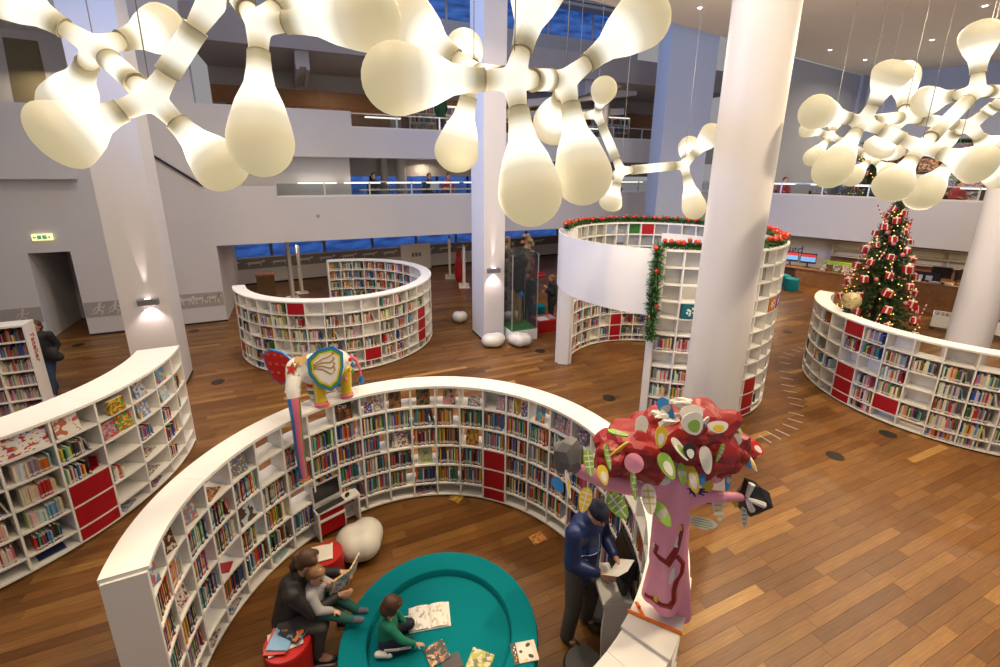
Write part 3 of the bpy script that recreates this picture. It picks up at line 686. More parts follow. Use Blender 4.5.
def fill(c, k, j, face, frac=.85, pal='kids', hmax=.27, hmin=.17, tmin=.009, tmax=.022, start=.03, lean=True, key=None, ordered=False, depth=.19):
    F, w, h, d = cell_frame(c, k, j, face); ws = PW[pal]; names = list(ws); wt = list(ws.values())
    x = -w/2+start*w+.003; end = -w/2+frac*w; run = 0; cn = None; hh = None
    sgn = 1 if face == 'in' else -1
    while True:
        t = rb.uniform(tmin, tmax)
        if x+t > end: break
        if run <= 0 or not ordered:
            cn = rb.choices(names, wt)[0]; run = rb.randint(3, 7); hh = min(h-.025, rb.uniform(hmin, hmax))
        run -= 1
        bh = hh if ordered else min(h-.025, rb.uniform(hmin, hmax)); dd = rb.uniform(depth*.75, depth)
        # follow the curve: the spot on the arc
        ang = (x+t/2)/(c.ri if face == 'in' else c.ro)
        F2, _, _, _ = cell_frame(c, k, j, face, .5-sgn*ang/c.st if face == 'in' else .5+ang/c.st)
        rgb = tuple(min(1, max(0, v*rb.uniform(.85, 1.6))) for v in PAL[cn])
        M = F2 @ Matrix.Translation((0, .012+rb.uniform(0, .03)+dd/2, bh/2+.001))
        BOOKS.append((M, (t*.96, dd, bh), cn, rgb, key)); x += t
    # one or two leaning books at the open end
    if lean and frac < .93 and rb.random() < .6:
        t = rb.uniform(tmin, tmax); bh = min(h-.03, rb.uniform(hmin, hmax)); th = rb.uniform(.12, .28); dd = rb.uniform(depth*.75, depth)
        if x+bh*math.sin(th)+t < w/2-.01:
            xx = x+bh*math.sin(th)/2+t/2+.004
            cn = rb.choices(names, wt)[0]; rgb = PAL[cn]
            ang = xx/(c.ri if face == 'in' else c.ro)
            F2, _, _, _ = cell_frame(c, k, j, face, .5-ang/c.st if face == 'in' else .5+ang/c.st)
            BOOKS.append((F2 @ Matrix.Translation((0, .02+dd/2, bh/2*math.cos(th)+t/2*math.sin(th)+.001)) @ Matrix.Rotation(-th, 4, 'Y'), (t, dd, bh), cn, rgb, key))
ORD = ['first', 'second', 'third', 'fourth', 'fifth', 'sixth', 'seventh', 'eighth', 'ninth', 'tenth', 'eleventh', 'twelfth', 'thirteenth', 'fourteenth', 'fifteenth', 'sixteenth', 'seventeenth', 'eighteenth']
ROWN = ['top row', 'second row', 'third row', 'fourth row', 'fifth row', 'bottom row']
# A: display cells that stay free of upright books
FREE_A = {(1, 2), (4, 2), (10, 2), (13, 2), (11, 3), (5, 1), (3, 3), (6, 3)}
for k in range(0, 29):
    for j in range(1, 5):
        if (k, j) in FREE_A or (k == 14 and j >= 3): continue
        if k == 2 and j == 4: continue
        fr_ = .96 if rb.random() < .65 else rb.uniform(.66, .88)
        if (k, j) in ((6, 1),): fr_ = .4
        if 19 <= k: fr_ = .9
        fill(A, k, j, 'in', fr_, 'kids' if k not in (15, 16, 17, 18) else 'kids', key=('A', k, j), depth=.2, hmax=.278, hmin=.20, tmin=.010, tmax=.024)
for (k, fr_) in ((15, .35), (16, .0), (24, .6), (25, .7)):
    if fr_: fill(A, k, 0, 'in', fr_, 'pale', key=('A', k, 0))
# D
for (k, j, fr_, pal, o) in [(5, 1, .9, 'comic', 1), (5, 2, .9, 'comic', 1), (5, 3, .92, 'comic', 1), (5, 4, .75, 'kids', 0), (6, 1, .8, 'comic', 0), (6, 2, .85, 'kids', 0), (6, 3, .85, 'comic', 0), (6, 4, .9, 'comic', 0), (6, 5, .5, 'comic', 0),
                            (4, 1, .6, 'mixed', 0), (4, 2, .5, 'mixed', 0), (1, 1, .0, 'kids', 0), (2, 2, .45, 'mixed', 0), (1, 2, .5, 'mixed', 0), (0, 1, .7, 'kids', 0), (0, 2, .3, 'kids', 0), (1, 3, .7, 'mixed', 0), (1, 4, .5, 'kids', 0), (3, 3, .35, 'pale', 0), (7, 1, .9, 'comic', 1), (7, 2, .9, 'comic', 1), (7, 3, .9, 'kids', 0), (7, 4, .8, 'kids', 0)]:
    if fr_: fill(D, k, j, 'out', fr_, pal, key=('D', k, j), ordered=bool(o), hmax=.23, hmin=.16, tmin=.012, tmax=.024, start=.05 if k < 5 else .16)
# B outside and inside, C, tower
for k in range(0, 19):
    for j in range(0, 6):
        if (k, j) in BD: continue
        p = (.35 if j == 0 else .75 if j < 4 else .6 if j == 4 else .25)
        if rb.random() < p: fill(B, k, j, 'out', rb.uniform(.45, .95), 'pale' if 4 < k < 14 else 'mixed', tmin=.018, tmax=.034, hmax=.25, start=rb.choice((.03, .03, .25)))
for k in range(21, 29):
    for j in range(0, 5):
        if rb.random() < .9: fill(B, k, j, 'in', rb.uniform(.6, .95), 'kids', tmin=.018, tmax=.032, hmax=.25)
for k in range(2, 18):
    for j in range(0, 6):
        if (k, j) in CD: continue
        p = (.3 if j == 0 else .3 if k < 6 else .95 if j < 5 else .5)
        if rb.random() < p: fill(Cc, k, j, 'out', rb.uniform(.25, .5) if k < 6 else rb.uniform(.7, .96), rb.choice(('mixed', 'pale', 'pale')), tmin=.016, tmax=.03, hmax=.26, hmin=.19)
for k in range(0, 13):
    for j in range(3, 11):
        if (k, j) in ED or (k, j) in ((1, 3), (6, 3), (7, 3), (8, 3)): continue
        p = .0 if j < 5 else (.85 if k < 3 else .35)
        if k < 3 and j == 6: p = .0
        if rb.random() < p: fill(E, k, j, 'out', rb.uniform(.75, .95) if k < 3 else rb.uniform(.15, .4), 'pale' if k < 3 else 'kids', tmin=.018, tmax=.03, hmax=.27, start=.03 if k < 3 else .3)
for k in range(18, 29):
    for j in range(5, 11):
        if k == 22 and j >= 8: continue
        if rb.random() < .9: fill(E, k, j, 'in', rb.uniform(.6, .95), 'kids', tmin=.018, tmax=.032, hmax=.26)
# the single books that show largest: whole cells, nearest first
cells = {}
for b in BOOKS:
    if b[4] is not None:
        q = in_view(b[0].translation)
        if q: cells.setdefault(b[4], []).append(b)
def cell_dist(ky): return sum((b[0].translation-EYE).length for b in cells[ky])/len(cells[ky])
chosen = set(); cnt = 0
for ky in sorted(cells, key=cell_dist):
    if ky[0] == 'A' and ky[1] >= 18 or ky[0] == 'D' and ky[1] >= 6: continue
    if cnt+len(cells[ky]) > 262: continue
    chosen.add(ky); cnt += len(cells[ky])
ALLB = MB()
for (M, (t, d, h), cn, rgb, ky) in BOOKS:
    if ky in chosen:
        o = bpy.data.objects.new('book', UNIT_BOOK); COL.objects.link(o); o.matrix_world = M @ Matrix.Translation((0, 0, -h/2)); o.scale = (t, d, h)
        o.matrix_world = M @ Matrix.Diagonal((t, d, h, 1)); o.color = (*rgb, 1)
        if ky[0] == 'A': lb = f'{cn} book upright in {ROWN[ky[2]]}, {ORD[ky[1]]} bay from the horseshoe bookcase end panel'
        else: lb = f'{cn} book upright in {ROWN[ky[2]]}, {ORD[ky[1]]} bay from the pillar end of the low bookcase'
        tag(o, lb, 'book', lb.replace(' book upright', ' books'))
    else:
        f0 = len(ALLB.f); S = M @ Matrix.Diagonal((t, d, h, 1))
        ALLB.box((0, 0, 0), (1, 1, 1), S, 0, rgb); ALLB.span((-.38, -.44, .49), (.38, .47, .502), S, 1)
        ALLB.span((-.5, -.503, -.4), (.5, -.499, -.26), S, 0, (.72, .70, .66))
o = ALLB.build('packed_books', [M_BOOKA, M_PAGES], None, world=True); tag(o, 'many small books packed on the remaining curved bookcase shelves', 'books', kind='stuff')
print('books single', cnt, 'all', len(BOOKS))
# ================================================================== MOLECULE CHANDELIERS
def glow_mat(name, stops, axis='Z', coord='Generated', radial=None):
    """milky plastic: inner light painted as an emission gradient, no tubes inside"""
    m = bpy.data.materials.new(name); m.use_nodes = True; nt = m.node_tree; b = nt.nodes['Principled BSDF']
    b.inputs['Base Color'].default_value = (.16, .15, .12, 1); b.inputs['Roughness'].default_value = .6; b.inputs['Specular IOR Level'].default_value = .2
    tc = nt.nodes.new('ShaderNodeTexCoord')
    if radial:
        ln = nt.nodes.new('ShaderNodeVectorMath'); ln.operation = 'LENGTH'; nt.links.new(tc.outputs['Object'], ln.inputs[0])
        mp = nt.nodes.new('ShaderNodeMapRange'); mp.inputs['From Max'].default_value = radial; nt.links.new(ln.outputs['Value'], mp.inputs['Value']); fac = mp.outputs['Result']
    else:
        sp = nt.nodes.new('ShaderNodeSeparateXYZ'); nt.links.new(tc.outputs[coord], sp.inputs[0]); fac = sp.outputs[axis]
    rp = nt.nodes.new('ShaderNodeValToRGB'); e = rp.color_ramp.elements
    while len(e) > 1: e.remove(e[-1])
    for i, (p, c, s) in enumerate(stops):
        el = e[0] if i == 0 else e.new(p); el.position = p; el.color = tuple(x*s/2 for x in c)+(1,)
    nt.links.new(fac, rp.inputs['Fac']); nt.links.new(rp.outputs['Color'], b.inputs['Emission Color']); b.inputs['Emission Strength'].default_value = 2.0
    return m
CRM, WHT, OLV = (1, .80, .47), (1, .96, .82), (.95, .79, .44)
G_BULB = glow_mat('lamp_bulb_glow', [(0, OLV, .20), (.07, OLV, .34), (.20, WHT, 1.05), (.42, WHT, 1.15), (.55, (1, .88, .64), .66), (.72, CRM, .58), (1, OLV, .50)])  # bright neck and dimmer cream tip painted into the emission
G_LINK = glow_mat('lamp_tube_glow', [(0, OLV, .18), (.14, OLV, .36), (.36, WHT, 1.05), (.64, WHT, 1.05), (.86, OLV, .36), (1, OLV, .18)])
G_JOINT = glow_mat('lamp_joint_glow', [(0, WHT, 1.1), (.42, WHT, .98), (.72, CRM, .5), (1, OLV, .3)], radial=.25)
M_SEAM = mat('lamp_seam_ring', (.30, .27, .19), .5)
M_WIRE = mat('steel_wire', (.22, .20, .17), .4, metal=.5)
def bulb_profile(L, r, n):
    nk = n; pr = [(nk, 0), (nk*1.02, .05*L), (nk*1.10, .14*L), (nk*1.32, .26*L), (nk+(r-nk)*.58, .42*L), (nk+(r-nk)*.84, .57*L), (nk+(r-nk)*.97, .67*L), (r, .72*L)]
    for i in range(1, 8):
        t = i/7*PI/2; pr.append((max(1e-5, r*math.cos(t)), .72*L+.28*L*math.sin(t)))
    return pr
def chandelier(label, nodes, links, bulbs, s=1.0, light=0, zc=8.998):
    """nodes: name -> (px,py,depth); bulbs: (node, tip px, tip py, tip depth, size)"""
    W_ = {k: PD(*p) for k, p in nodes.items()}
    root = thing('molecule_chandelier', label, 'chandelier', (sum(W_.values(), Vector())/len(W_)))
    dirs = {k: [] for k in nodes}
    for a, b in links: dirs[a].append((W_[b]-W_[a]).normalized()); dirs[b].append((W_[a]-W_[b]).normalized())
    tips = []
    for (a, x, y, d, sz) in bulbs:
        t = PD(x, y, d); dirs[a].append((t-W_[a]).normalized()); tips.append((a, t, sz))
    ST = .20*s; NR = .078*s
    for k, ds in dirs.items():
        caps = [((0, 0, 0), NR*1.05, d*(ST-.02*s), NR*.80) for d in ds]
        j = blob('joint', caps, G_JOINT, root, voxel=.016*s, smooth=3); j.location = W_[k]-root.location; j.scale = (1, 1, 1)
    for a, b in links:
        d = (W_[b]-W_[a]); L = d.length-2*ST
        if L <= .02: continue
        pr = [(NR*.97, 0), (NR*.93, L*.2), (NR*.93, L*.8), (NR*.97, L)]
        o = MB().lathe(pr, 18).build('tube', G_LINK, root, smooth=True)
        o.matrix_basis = Matrix.Translation(-root.location) @ zframe(W_[a]+d.normalized()*ST, d)
        for e in (0, L):
            r_ = MB().lathe([(NR*.9, e-.003*s), (NR*1.005, e-.0025*s), (NR*1.005, e+.0025*s), (NR*.9, e+.003*s)], 18).build('seam_ring', M_SEAM, o, smooth=True)
    for a, t, sz in tips:
        d = t-W_[a]; L = d.length-ST; d.normalize()
        o = MB().lathe(bulb_profile(L, .192*s*sz, NR*.92), 28).build('bulb', G_BULB, root, smooth=True)
        o.matrix_basis = Matrix.Translation(-root.location) @ zframe(W_[a]+d*ST, d)
        MB().lathe([(NR*.85, -.003*s), (NR*.96, -.0025*s), (NR*.96, .0025*s), (NR*.85, .003*s)], 18).build('seam_ring', M_SEAM, o, smooth=True)
    for k, w in W_.items():
        if zc: MB().tube([w-root.location+Vector((0, 0, .06*s)), Vector((w.x-root.location.x+.02, w.y-root.location.y, zc-root.location.z))], .004, 5).build('wire', M_WIRE, root)
    return root
chandelier('branched glowing white chandelier nearest the square pillar, cream bulb tips',
    {'a': (95, 47, 3.25), 'b': (152, 98, 3.05), 'c': (212, 2, 2.95), 'd': (258, 24, 3.05), 'e': (225, -22, 3.3)},
    [('a', 'b'), ('b', 'c'), ('c', 'e'), ('d', 'e')],
    [('a', -28, -28, 3.0, 1.0), ('a', 180, 26, 3.75, 1.0), ('a', 62, 118, 3.75, 1.0), ('b', 36, 146, 2.75, 1.12), ('b', 240, 184, 3.25, .98),
     ('d', 262, 176, 3.0, 1.08), ('d', 400, 16, 2.95, 1.08), ('d', 318, -34, 3.4, 1.0), ('c', 165, -60, 3.0, 1.0)])
chandelier('branched glowing white chandelier in front of the free square pillar',
    {'a': (514, 80, 2.95), 'b': (474, 72, 3.7), 'c': (566, 80, 3.35)},
    [('a', 'c'), ('a', 'b')],
    [('a', 361, 79, 2.75, 1.12), ('a', 535, 226, 2.9, 1.08), ('a', 548, -52, 2.95, 1.05), ('b', 392, 6, 3.8, 1.12), ('b', 452, 172, 3.9, .98), ('b', 462, 44, 4.9, 1.0),
     ('c', 664, 2, 3.3, 1.08), ('c', 588, 204, 3.25, 1.08), ('c', 552, 132, 4.2, 1.0)])
chandelier('small branched glowing chandelier between the two pillars above the tower',
    {'a': (597, 114, 7.3), 'b': (621, 171, 7.3), 'c': (684, 165, 7.6), 'd': (577, 117, 7.5)},
    [('a', 'b'), ('b', 'c'), ('a', 'd')],
    [('a', 606, 82, 6.5, 1.0), ('b', 608, 211, 7.4, .98), ('b', 598, 186, 8.1, .9), ('c', 697, 219, 7.5, 1.0), ('c', 720, 126, 7.3, 1.02), ('c', 690, 142, 8.4, .95), ('d', 560, 132, 7.9, .9)])
chandelier('wide glowing chandelier cluster above the christmas tree and globe',
    {'a': (863, 122, 5.3), 'b': (921, 147, 5.1), 'c': (904, 117, 5.9), 'd': (977, 91, 5.3), 'e': (969, 126, 5.9), 'f': (956, 158, 5.6), 'g': (1013, 92, 5.5)},
    [('a', 'b'), ('b', 'd'), ('a', 'c'), ('c', 'e'), ('d', 'g'), ('e', 'g'), ('b', 'f')],
    [('a', 803, 109, 5.2, 1.0), ('a', 900, 60, 4.9, 1.0), ('a', 823, 183, 5.0, 1.0), ('b', 885, 196, 5.0, 1.0), ('b', 995, 170, 4.6, 1.04), ('c', 874, 154, 6.4, 1.0), ('c', 905, 66, 6.6, .95),
     ('d', 981, 20, 5.2, 1.0), ('d', 914, 104, 5.9, 1.0), ('e', 993, 152, 5.9, 1.0), ('e', 930, 146, 6.8, .95), ('f', 913, 204, 5.4, .98), ('g', 1060, 128, 5.4, 1.0), ('f', 1012, 178, 5.5, .95)])
chandelier('little glowing chandelier beside the wide cluster near the blue-lit wall',
    {'a': (831, 136, 9.8), 'b': (872, 158, 9.2)},
    [('a', 'b')],
    [('a', 801, 127, 9.8, .95), ('a', 808, 163, 9.6, .95), ('a', 838, 112, 10.6, .95), ('b', 846, 182, 9.0, 1.0), ('b', 893, 176, 8.8, 1.0), ('b', 900, 150, 10, .95)])
# light given by the chandeliers, below and above their branches
for (x, y, d, e) in ((150, 130, 3.2, 42), (480, 190, 3.3, 46), (640, 215, 7.4, 30), (915, 210, 5.6, 45), (200, -60, 4.2, 60), (470, -30, 4.6, 60), (640, 60, 8.0, 90), (905, 30, 6.4, 190), (800, 60, 9.0, 150)):
    l = bpy.data.lights.new('chandelier_light', 'POINT'); l.energy = e; l.color = (1, .82, .58); l.shadow_soft_size = .3
    o = bpy.data.objects.new('chandelier_light', l); COL.objects.link(o); o.location = PD(x, y, d)
# wall lamps on the square pillars
def sconce(p, normal, label):
    x = Vector((0, 0, 1)).cross(normal); M = frame(p, x, -normal, Vector((0, 0, 1)))
    root = thing('wall_lamp', label, 'lamp', p, math.atan2(x.y, x.x))
    MB().rbox((0, -.06, 0), (.36, .12, .13), .012).build('housing', mat('sconce_grey', (.22, .22, .24), .4, metal=.5), root)
    MB().box((0, -.06, .068), (.10, .05, .006)).build('upper_lens', mat('sconce_lens', (.9, .9, .9), .3, emit=(1, .82, .72), estr=6), root)
    MB().box((0, -.06, -.068), (.26, .05, .006)).build('lower_lens', MATS['sconce_lens'], root)
    for s, e, ang, bl in ((1, 70, 17, .8), (-1, 34, 105, .7)):
        l = bpy.data.lights.new('wall_lamp_light', 'SPOT'); l.energy = e; l.color = (1, .80, .74); l.spot_size = R(ang); l.spot_blend = bl; l.shadow_soft_size = .02
        o = bpy.data.objects.new('wall_lamp_light', l); COL.objects.link(o); o.location = p+normal*.075+Vector((0, 0, s*.085))
        o.rotation_euler = (Vector((0, 0, s))-normal*(.085 if s > 0 else .05)).to_track_quat('-Z', 'Y').to_euler()
NF = -V2
pL = PL(149, 301, CL[:], A24); sconce(pL+NF*.002, NF, 'grey box wall lamp on the square pillar beside the low bookcase')
pC = PL(493, 270, CC[:], A24); sconce(pC+NF*.002, NF, 'grey box wall lamp on the free square pillar beside the vitrine')
# ================================================================== COVERS AND FACE-OUT BOOKS
def cover_mat(name, base, blobs, scale=5.0, seed=0, title=None, thr=.52):
    """printed cover: a picture of 1-3 coloured shapes on a ground, optional title band; flat print in cover coordinates"""
    if name in MATS: return MATS[name]
    m = bpy.data.materials.new(name); m.use_nodes = True; nt = m.node_tree; b = nt.nodes['Principled BSDF']; b.inputs['Roughness'].default_value = .3
    tc = nt.nodes.new('ShaderNodeTexCoord'); mp = nt.nodes.new('ShaderNodeMapping'); mp.inputs['Location'].default_value = (seed*3.7, seed*1.9, seed)
    nt.links.new(tc.outputs['Generated'], mp.inputs['Vector'])
    rgb = nt.nodes.new('ShaderNodeRGB'); rgb.outputs[0].default_value = (*base, 1); src = rgb.outputs[0]
    for i, c in enumerate(blobs):
        n = nt.nodes.new('ShaderNodeTexNoise'); n.inputs['Scale'].default_value = scale*(1+.45*i); n.inputs['Detail'].default_value = 1.5
        mp2 = nt.nodes.new('ShaderNodeMapping'); mp2.inputs['Location'].default_value = (i*5.1+seed, i*2.3, 0); nt.links.new(mp.outputs['Vector'], mp2.inputs['Vector']); nt.links.new(mp2.outputs['Vector'], n.inputs['Vector'])
        g = nt.nodes.new('ShaderNodeMath'); g.operation = 'GREATER_THAN'; g.inputs[1].default_value = thr+.03*i; nt.links.new(n.outputs['Fac'], g.inputs[0])
        mx = nt.nodes.new('ShaderNodeMix'); mx.data_type = 'RGBA'; nt.links.new(g.outputs[0], mx.inputs['Factor']); nt.links.new(src, mx.inputs['A']); mx.inputs['B'].default_value = (*c, 1); src = mx.outputs['Result']
    nt.links.new(src, b.inputs['Base Color']); MATS[name] = m; return m
def flat_book(name, label, M, w, h, t, cover, group=None, cat='book'):
    """closed book: local x = width, y = up the cover, z = out of the cover; origin at the cover's lower edge, back face at z=0"""
    root = bpy.data.objects.new(name, None); COL.objects.link(root); root.matrix_world = M; root.empty_display_size = .05; tag(root, label, cat, group)
    cm = cover if not isinstance(cover, (tuple, list)) else mat('cover_%02d%02d%02d' % tuple(int(99*x) for x in cover), cover, .35)
    MB().span((-w/2, 0, t-.003), (w/2, h, t)).build('front_cover', cm, root)
    MB().span((-w/2, 0, 0), (w/2, h, .003)).span((-w/2, 0, .003), (-w/2+.003, h, t-.003)).build('back_cover', cm, root)
    MB().span((-w/2+.004, .004, .003), (w/2-.004, h-.004, t-.003)).build('page_block', M_PAGES, root)
    return root
def stand_in_cell(c, k, j, label, cover, w=.19, h=.23, x=0, face='in', tilt=.2, turn=0, y=.05, t=.012):
    F, cw, ch, cd = cell_frame(c, k, j, face); h = min(h, ch-.03)
    M = F @ Matrix.Translation((x, y, .003)) @ Matrix.Rotation(turn, 4, 'Z') @ Matrix.Rotation(PI/2-tilt, 4, 'X')
    return flat_book('picture_book', label, M @ Matrix.Translation((0, 0, 0)), w, h, t, cover)
def lie_in_cell(c, k, j, label, cover, w=.2, h=.22, x=0, y=.03, turn=.3, face='in', t=.012):
    F, cw, ch, cd = cell_frame(c, k, j, face)
    return flat_book('picture_book', label, F @ Matrix.Translation((x, y, .002)) @ Matrix.Rotation(turn, 4, 'Z'), w, h, t, cover)
cm = cover_mat
K1 = cm('cv_horse', (.62, .55, .48), [(.10, .035, .015), (.06, .02, .01)], 3.5, 1); K2 = cm('cv_kids', (.05, .15, .40), [(.10, .30, .05), (.55, .5, .45), (.35, .03, .03)], 6, 2)
K3 = cm('cv_bluepink', (.12, .22, .42), [(.45, .12, .12), (.6, .55, .5)], 4, 3); K4 = cm('cv_orange', (.38, .10, .02), [(.08, .05, .04), (.55, .35, .1)], 4, 4)
K5 = cm('cv_badger', (.045, .02, .012), [(.35, .09, .02), (.10, .05, .03)], 2.5, 5); K6 = cm('cv_brown', (.22, .11, .03), [(.08, .035, .012)], 3, 6)
K7 = cm('cv_tractor', (.05, .14, .03), [(.42, .03, .02), (.015, .015, .015)], 3, 7); K8 = cm('cv_pink', (.62, .25, .33), [(.03, .12, .05), (.5, .3, .05)], 3.2, 8)
K9 = cm('cv_whitephoto', (.66, .63, .6), [(.10, .08, .07), (.4, .3, .25)], 5, 9); K10 = cm('cv_pinkphoto', (.60, .14, .22), [(.08, .22, .3), (.6, .5, .4)], 6, 10)
K11 = cm('cv_beach', (.06, .30, .52), [(.60, .38, .05), (.4, .06, .03)], 2.6, 11); K12 = cm('cv_village', (.14, .24, .36), [(.5, .42, .3), (.45, .12, .14)], 5, 12)
K13 = cm('cv_navy', (.02, .09, .30), [(.55, .5, .4), (.3, .03, .03)], 4, 13); K14 = cm('cv_tiger', (.50, .22, .03), [(.10, .03, .08), (.7, .4, .05)], 3.2, 14)
K15 = cm('cv_wombat', (.50, .60, .66), [(.09, .05, .03)], 2.2, 15, thr=.47); K16 = cm('cv_letters', (.66, .63, .58), [(.03, .03, .03), (.5, .05, .1)], 5, 16, thr=.57)
K17 = cm('cv_comicpage', (.66, .62, .54), [(.42, .10, .14), (.10, .10, .12)], 5, 17, thr=.55); K18 = cm('cv_green', (.50, .54, .30), [(.42, .46, .22)], 3, 18)
K19 = cm('cv_lblue', (.30, .48, .58), [(.62, .55, .45)], 3.5, 19); K20 = cm('cv_animals', (.05, .17, .38), [(.55, .35, .25), (.45, .5, .5)], 3, 20)
K21 = cm('cv_girl', (.70, .67, .63), [(.45, .12, .06), (.5, .3, .22)], 2.6, 21, thr=.58); K22 = cm('cv_yellowbox', (.65, .42, .02), [(.35, .03, .02), (.06, .25, .06)], 4, 22)
K23 = cm('cv_jungle', (.04, .26, .05), [(.55, .04, .03), (.6, .4, .05)], 4.5, 23); K24 = cm('cv_duck', (.10, .25, .55), [(.62, .3, .03), (.6, .55, .4)], 3, 24)
K25 = cm('cv_figures', (.74, .72, .72), [(.45, .05, .05), (.55, .22, .03), (.05, .07, .2)], 4.2, 25, thr=.60)
S = stand_in_cell
S(A, 0, 0, 'blue picture book facing out in first top bay beside the end panel', K3, .17, .25, -.05, turn=-.5)
S(A, 1, 0, 'brown horse picture book facing out in second top bay', K1, .16, .26, -.04, turn=-.4)
S(A, 2, 0, 'blue and pink picture book facing out in third top bay', K12, .18, .24, -.04, turn=-.3)
lie_in_cell(A, 3, 0, 'orange photo book lying flat in fourth top bay', K4, .22, .2, 0, .05, .25)
S(A, 4, 0, 'football team picture book facing out on the horseshoe bookcase top row', K2, .20, .26, -.03, turn=-.15)
S(A, 4, 2, 'brown animal portrait book with pale blue ground facing out', K15, .21, .24, 0)
S(A, 1, 2, 'white picture book with large black letters facing out', K16, .21, .24, 0)
das = S(A, 8, 0, 'dark badger picture book titled Das facing out', K5, .20, .25, -.02)
text_mesh('title', 'Das', .075, Matrix.Translation((-.02, .19, .0125)), M_PAPER, das, ext=.0006, world=False)
S(A, 9, 0, 'small blue booklet leaning beside a pale card in the horseshoe bookcase', K13, .11, .16, -.06); S(A, 9, 0, 'pale card leaning beside a small blue booklet', K9, .12, .15, .08, turn=.3)
S(A, 10, 0, 'plain brown picture book facing out in an open top bay', K6, .17, .23, -.04)
S(A, 11, 0, 'green book with red tractor cover facing out', K7, .19, .25, 0)
S(A, 12, 0, 'pink picture book with dark animal facing out', K8, .18, .26, .02)
S(A, 13, 0, 'small white photo book facing out beside the red doors bay', K9, .18, .14, .03)
S(A, 14, 0, 'slim pink photo book standing above the red doors', K10, .11, .2, .07)
S(A, 15, 0, 'narrow dark blue book turned outward in an open top bay', K13, .11, .2, .10, turn=.6)
S(A, 16, 0, 'blue and yellow beach picture book facing out', K11, .14, .23, -.02)
S(A, 17, 0, 'blue village picture book facing out in top bay', K12, .16, .25, -.06); S(A, 17, 0, 'slim pink book facing out beside the village book', K10, .11, .22, .09)
S(A, 18, 0, 'navy picture book with white print facing out in top bay', K13, .14, .25, -.03); S(A, 19, 0, 'pale blue picture book facing out near the pink sculpture', K19, .17, .24, 0)
S(A, 10, 2, 'white comic page book facing out in third row', K17, .22, .25, 0); S(A, 13, 2, 'orange tiger picture book facing out in third row', K14, .19, .25, 0)
lib = S(A, 11, 3, 'pale green book titled Libel facing out', K18, .21, .25, 0)
text_mesh('title', 'Libel', .07, Matrix.Translation((0, .045, .0125)), M_BLACK, lib, ext=.0006, world=False)
MB().tube([(-.04, .10, .013), (.05, .20, .013)], .004, 5).tube([(-.03, .19, .013), (.0, .15, .013), (.05, .13, .013)], .004, 5).tube([(.0, .20, .013), (.01, .15, .013)], .003, 5).build('dragonfly_print', M_BLACK, lib)
lie_in_cell(A, 11, 5, 'blue magazine lying in the bottom row below the green book', K3, .21, .2, -.03, .02, .2); lie_in_cell(A, 11, 5, 'blue picture book lying across a magazine', K20, .2, .2, .05, .05, -.25, t=.028)
flat_book('picture_book', 'yellow picture book lying on the floor before the bottom row', P(453, 500) @ Matrix.Identity(3) and (Matrix.Translation(P(453, 502, .002)) @ Matrix.Rotation(-.5, 4, 'Z')), .18, .22, .012, cm('cv_yel', (.45, .36, .02), [(.05, .18, .06), (.5, .05, .05)], 3.5, 31))
for (k, lb) in ((1, 'colourful book lying in bottom row of second bay'), (2, 'white magazine lying in bottom row of third bay'), (3, 'blue picture book lying in bottom row of fourth bay'), (5, 'pale picture book lying in bottom row of sixth bay')):
    lie_in_cell(A, k, 5, lb, [K2, K17, K20, K19][[1, 2, 3, 5].index(k)], .2, .22, 0, .03, .2)
lie_in_cell(A, 3, 3, 'red booklet lying in the fourth row of the horseshoe bookcase', (.40, .02, .02), .14, .16, .03, .05, .4)
flat_book('picture_book', 'orange book lying on the wooden floor beside the man', Matrix.Translation(P(541, 543, .002)) @ Matrix.Rotation(.5, 4, 'Z'), .2, .16, .014, cm('cv_or2', (.55, .14, .01), [(.5, .3, .05), (.1, .1, .1)], 4, 33))
# low bookcase D
S(D, 5, 0, 'white poster with small colourful figures in the low bookcase top row', K25, .44, .25, 0, 'out', y=.05, t=.006); S(D, 4, 0, 'white picture book with a red haired girl facing out', K21, .26, .24, -.06, 'out')
S(D, 3, 0, 'yellow box of cards standing in the low bookcase', K22, .22, .2, .02, 'out', .05, t=.06); S(D, 3, 1, 'red picture book facing out beside a green one', cm('cv_redp', (.5, .03, .03), [(.6, .3, .3), (.1, .3, .4)], 4, 34), .18, .23, -.1, 'out'); S(D, 3, 1, 'green jungle picture book facing out beside a red one', K23, .24, .23, .12, 'out')
S(D, 2, 0, 'pale blue animal picture book facing out near the pillar end', K20, .2, .24, -.02, 'out'); S(D, 2, 1, 'blue duck picture book facing out near the pillar end', K24, .2, .24, -.02, 'out'); S(D, 1, 0, 'light blue seaside book facing out near the pillar end', K11, .2, .24, 0, 'out'); S(D, 1, 1, 'white and blue animal book facing out near the pillar end', K19, .2, .22, 0, 'out')
lie_in_cell(D, 2, 3, 'white opened magazine lying in the fourth row of low bookcase', K17, .28, .2, 0, .1, .2, 'out'); lie_in_cell(D, 2, 4, 'white magazine lying in the fifth row of low bookcase', K9, .26, .2, 0, .1, .1, 'out'); lie_in_cell(D, 2, 5, 'white and blue magazine lying in low bookcase bottom row', K3, .28, .22, 0, .08, .3, 'out')
lie_in_cell(D, 3, 5, 'blue animal book lying in low bookcase bottom row', K20, .24, .2, -.05, .06, .3, 'out'); lie_in_cell(D, 5, 5, 'dark blue magazine lying in low bookcase bottom row', (.03, .05, .16), .26, .2, -.02, .08, -.1, 'out')
F, w_, h_, d_ = cell_frame(D, 4, 2, 'out')
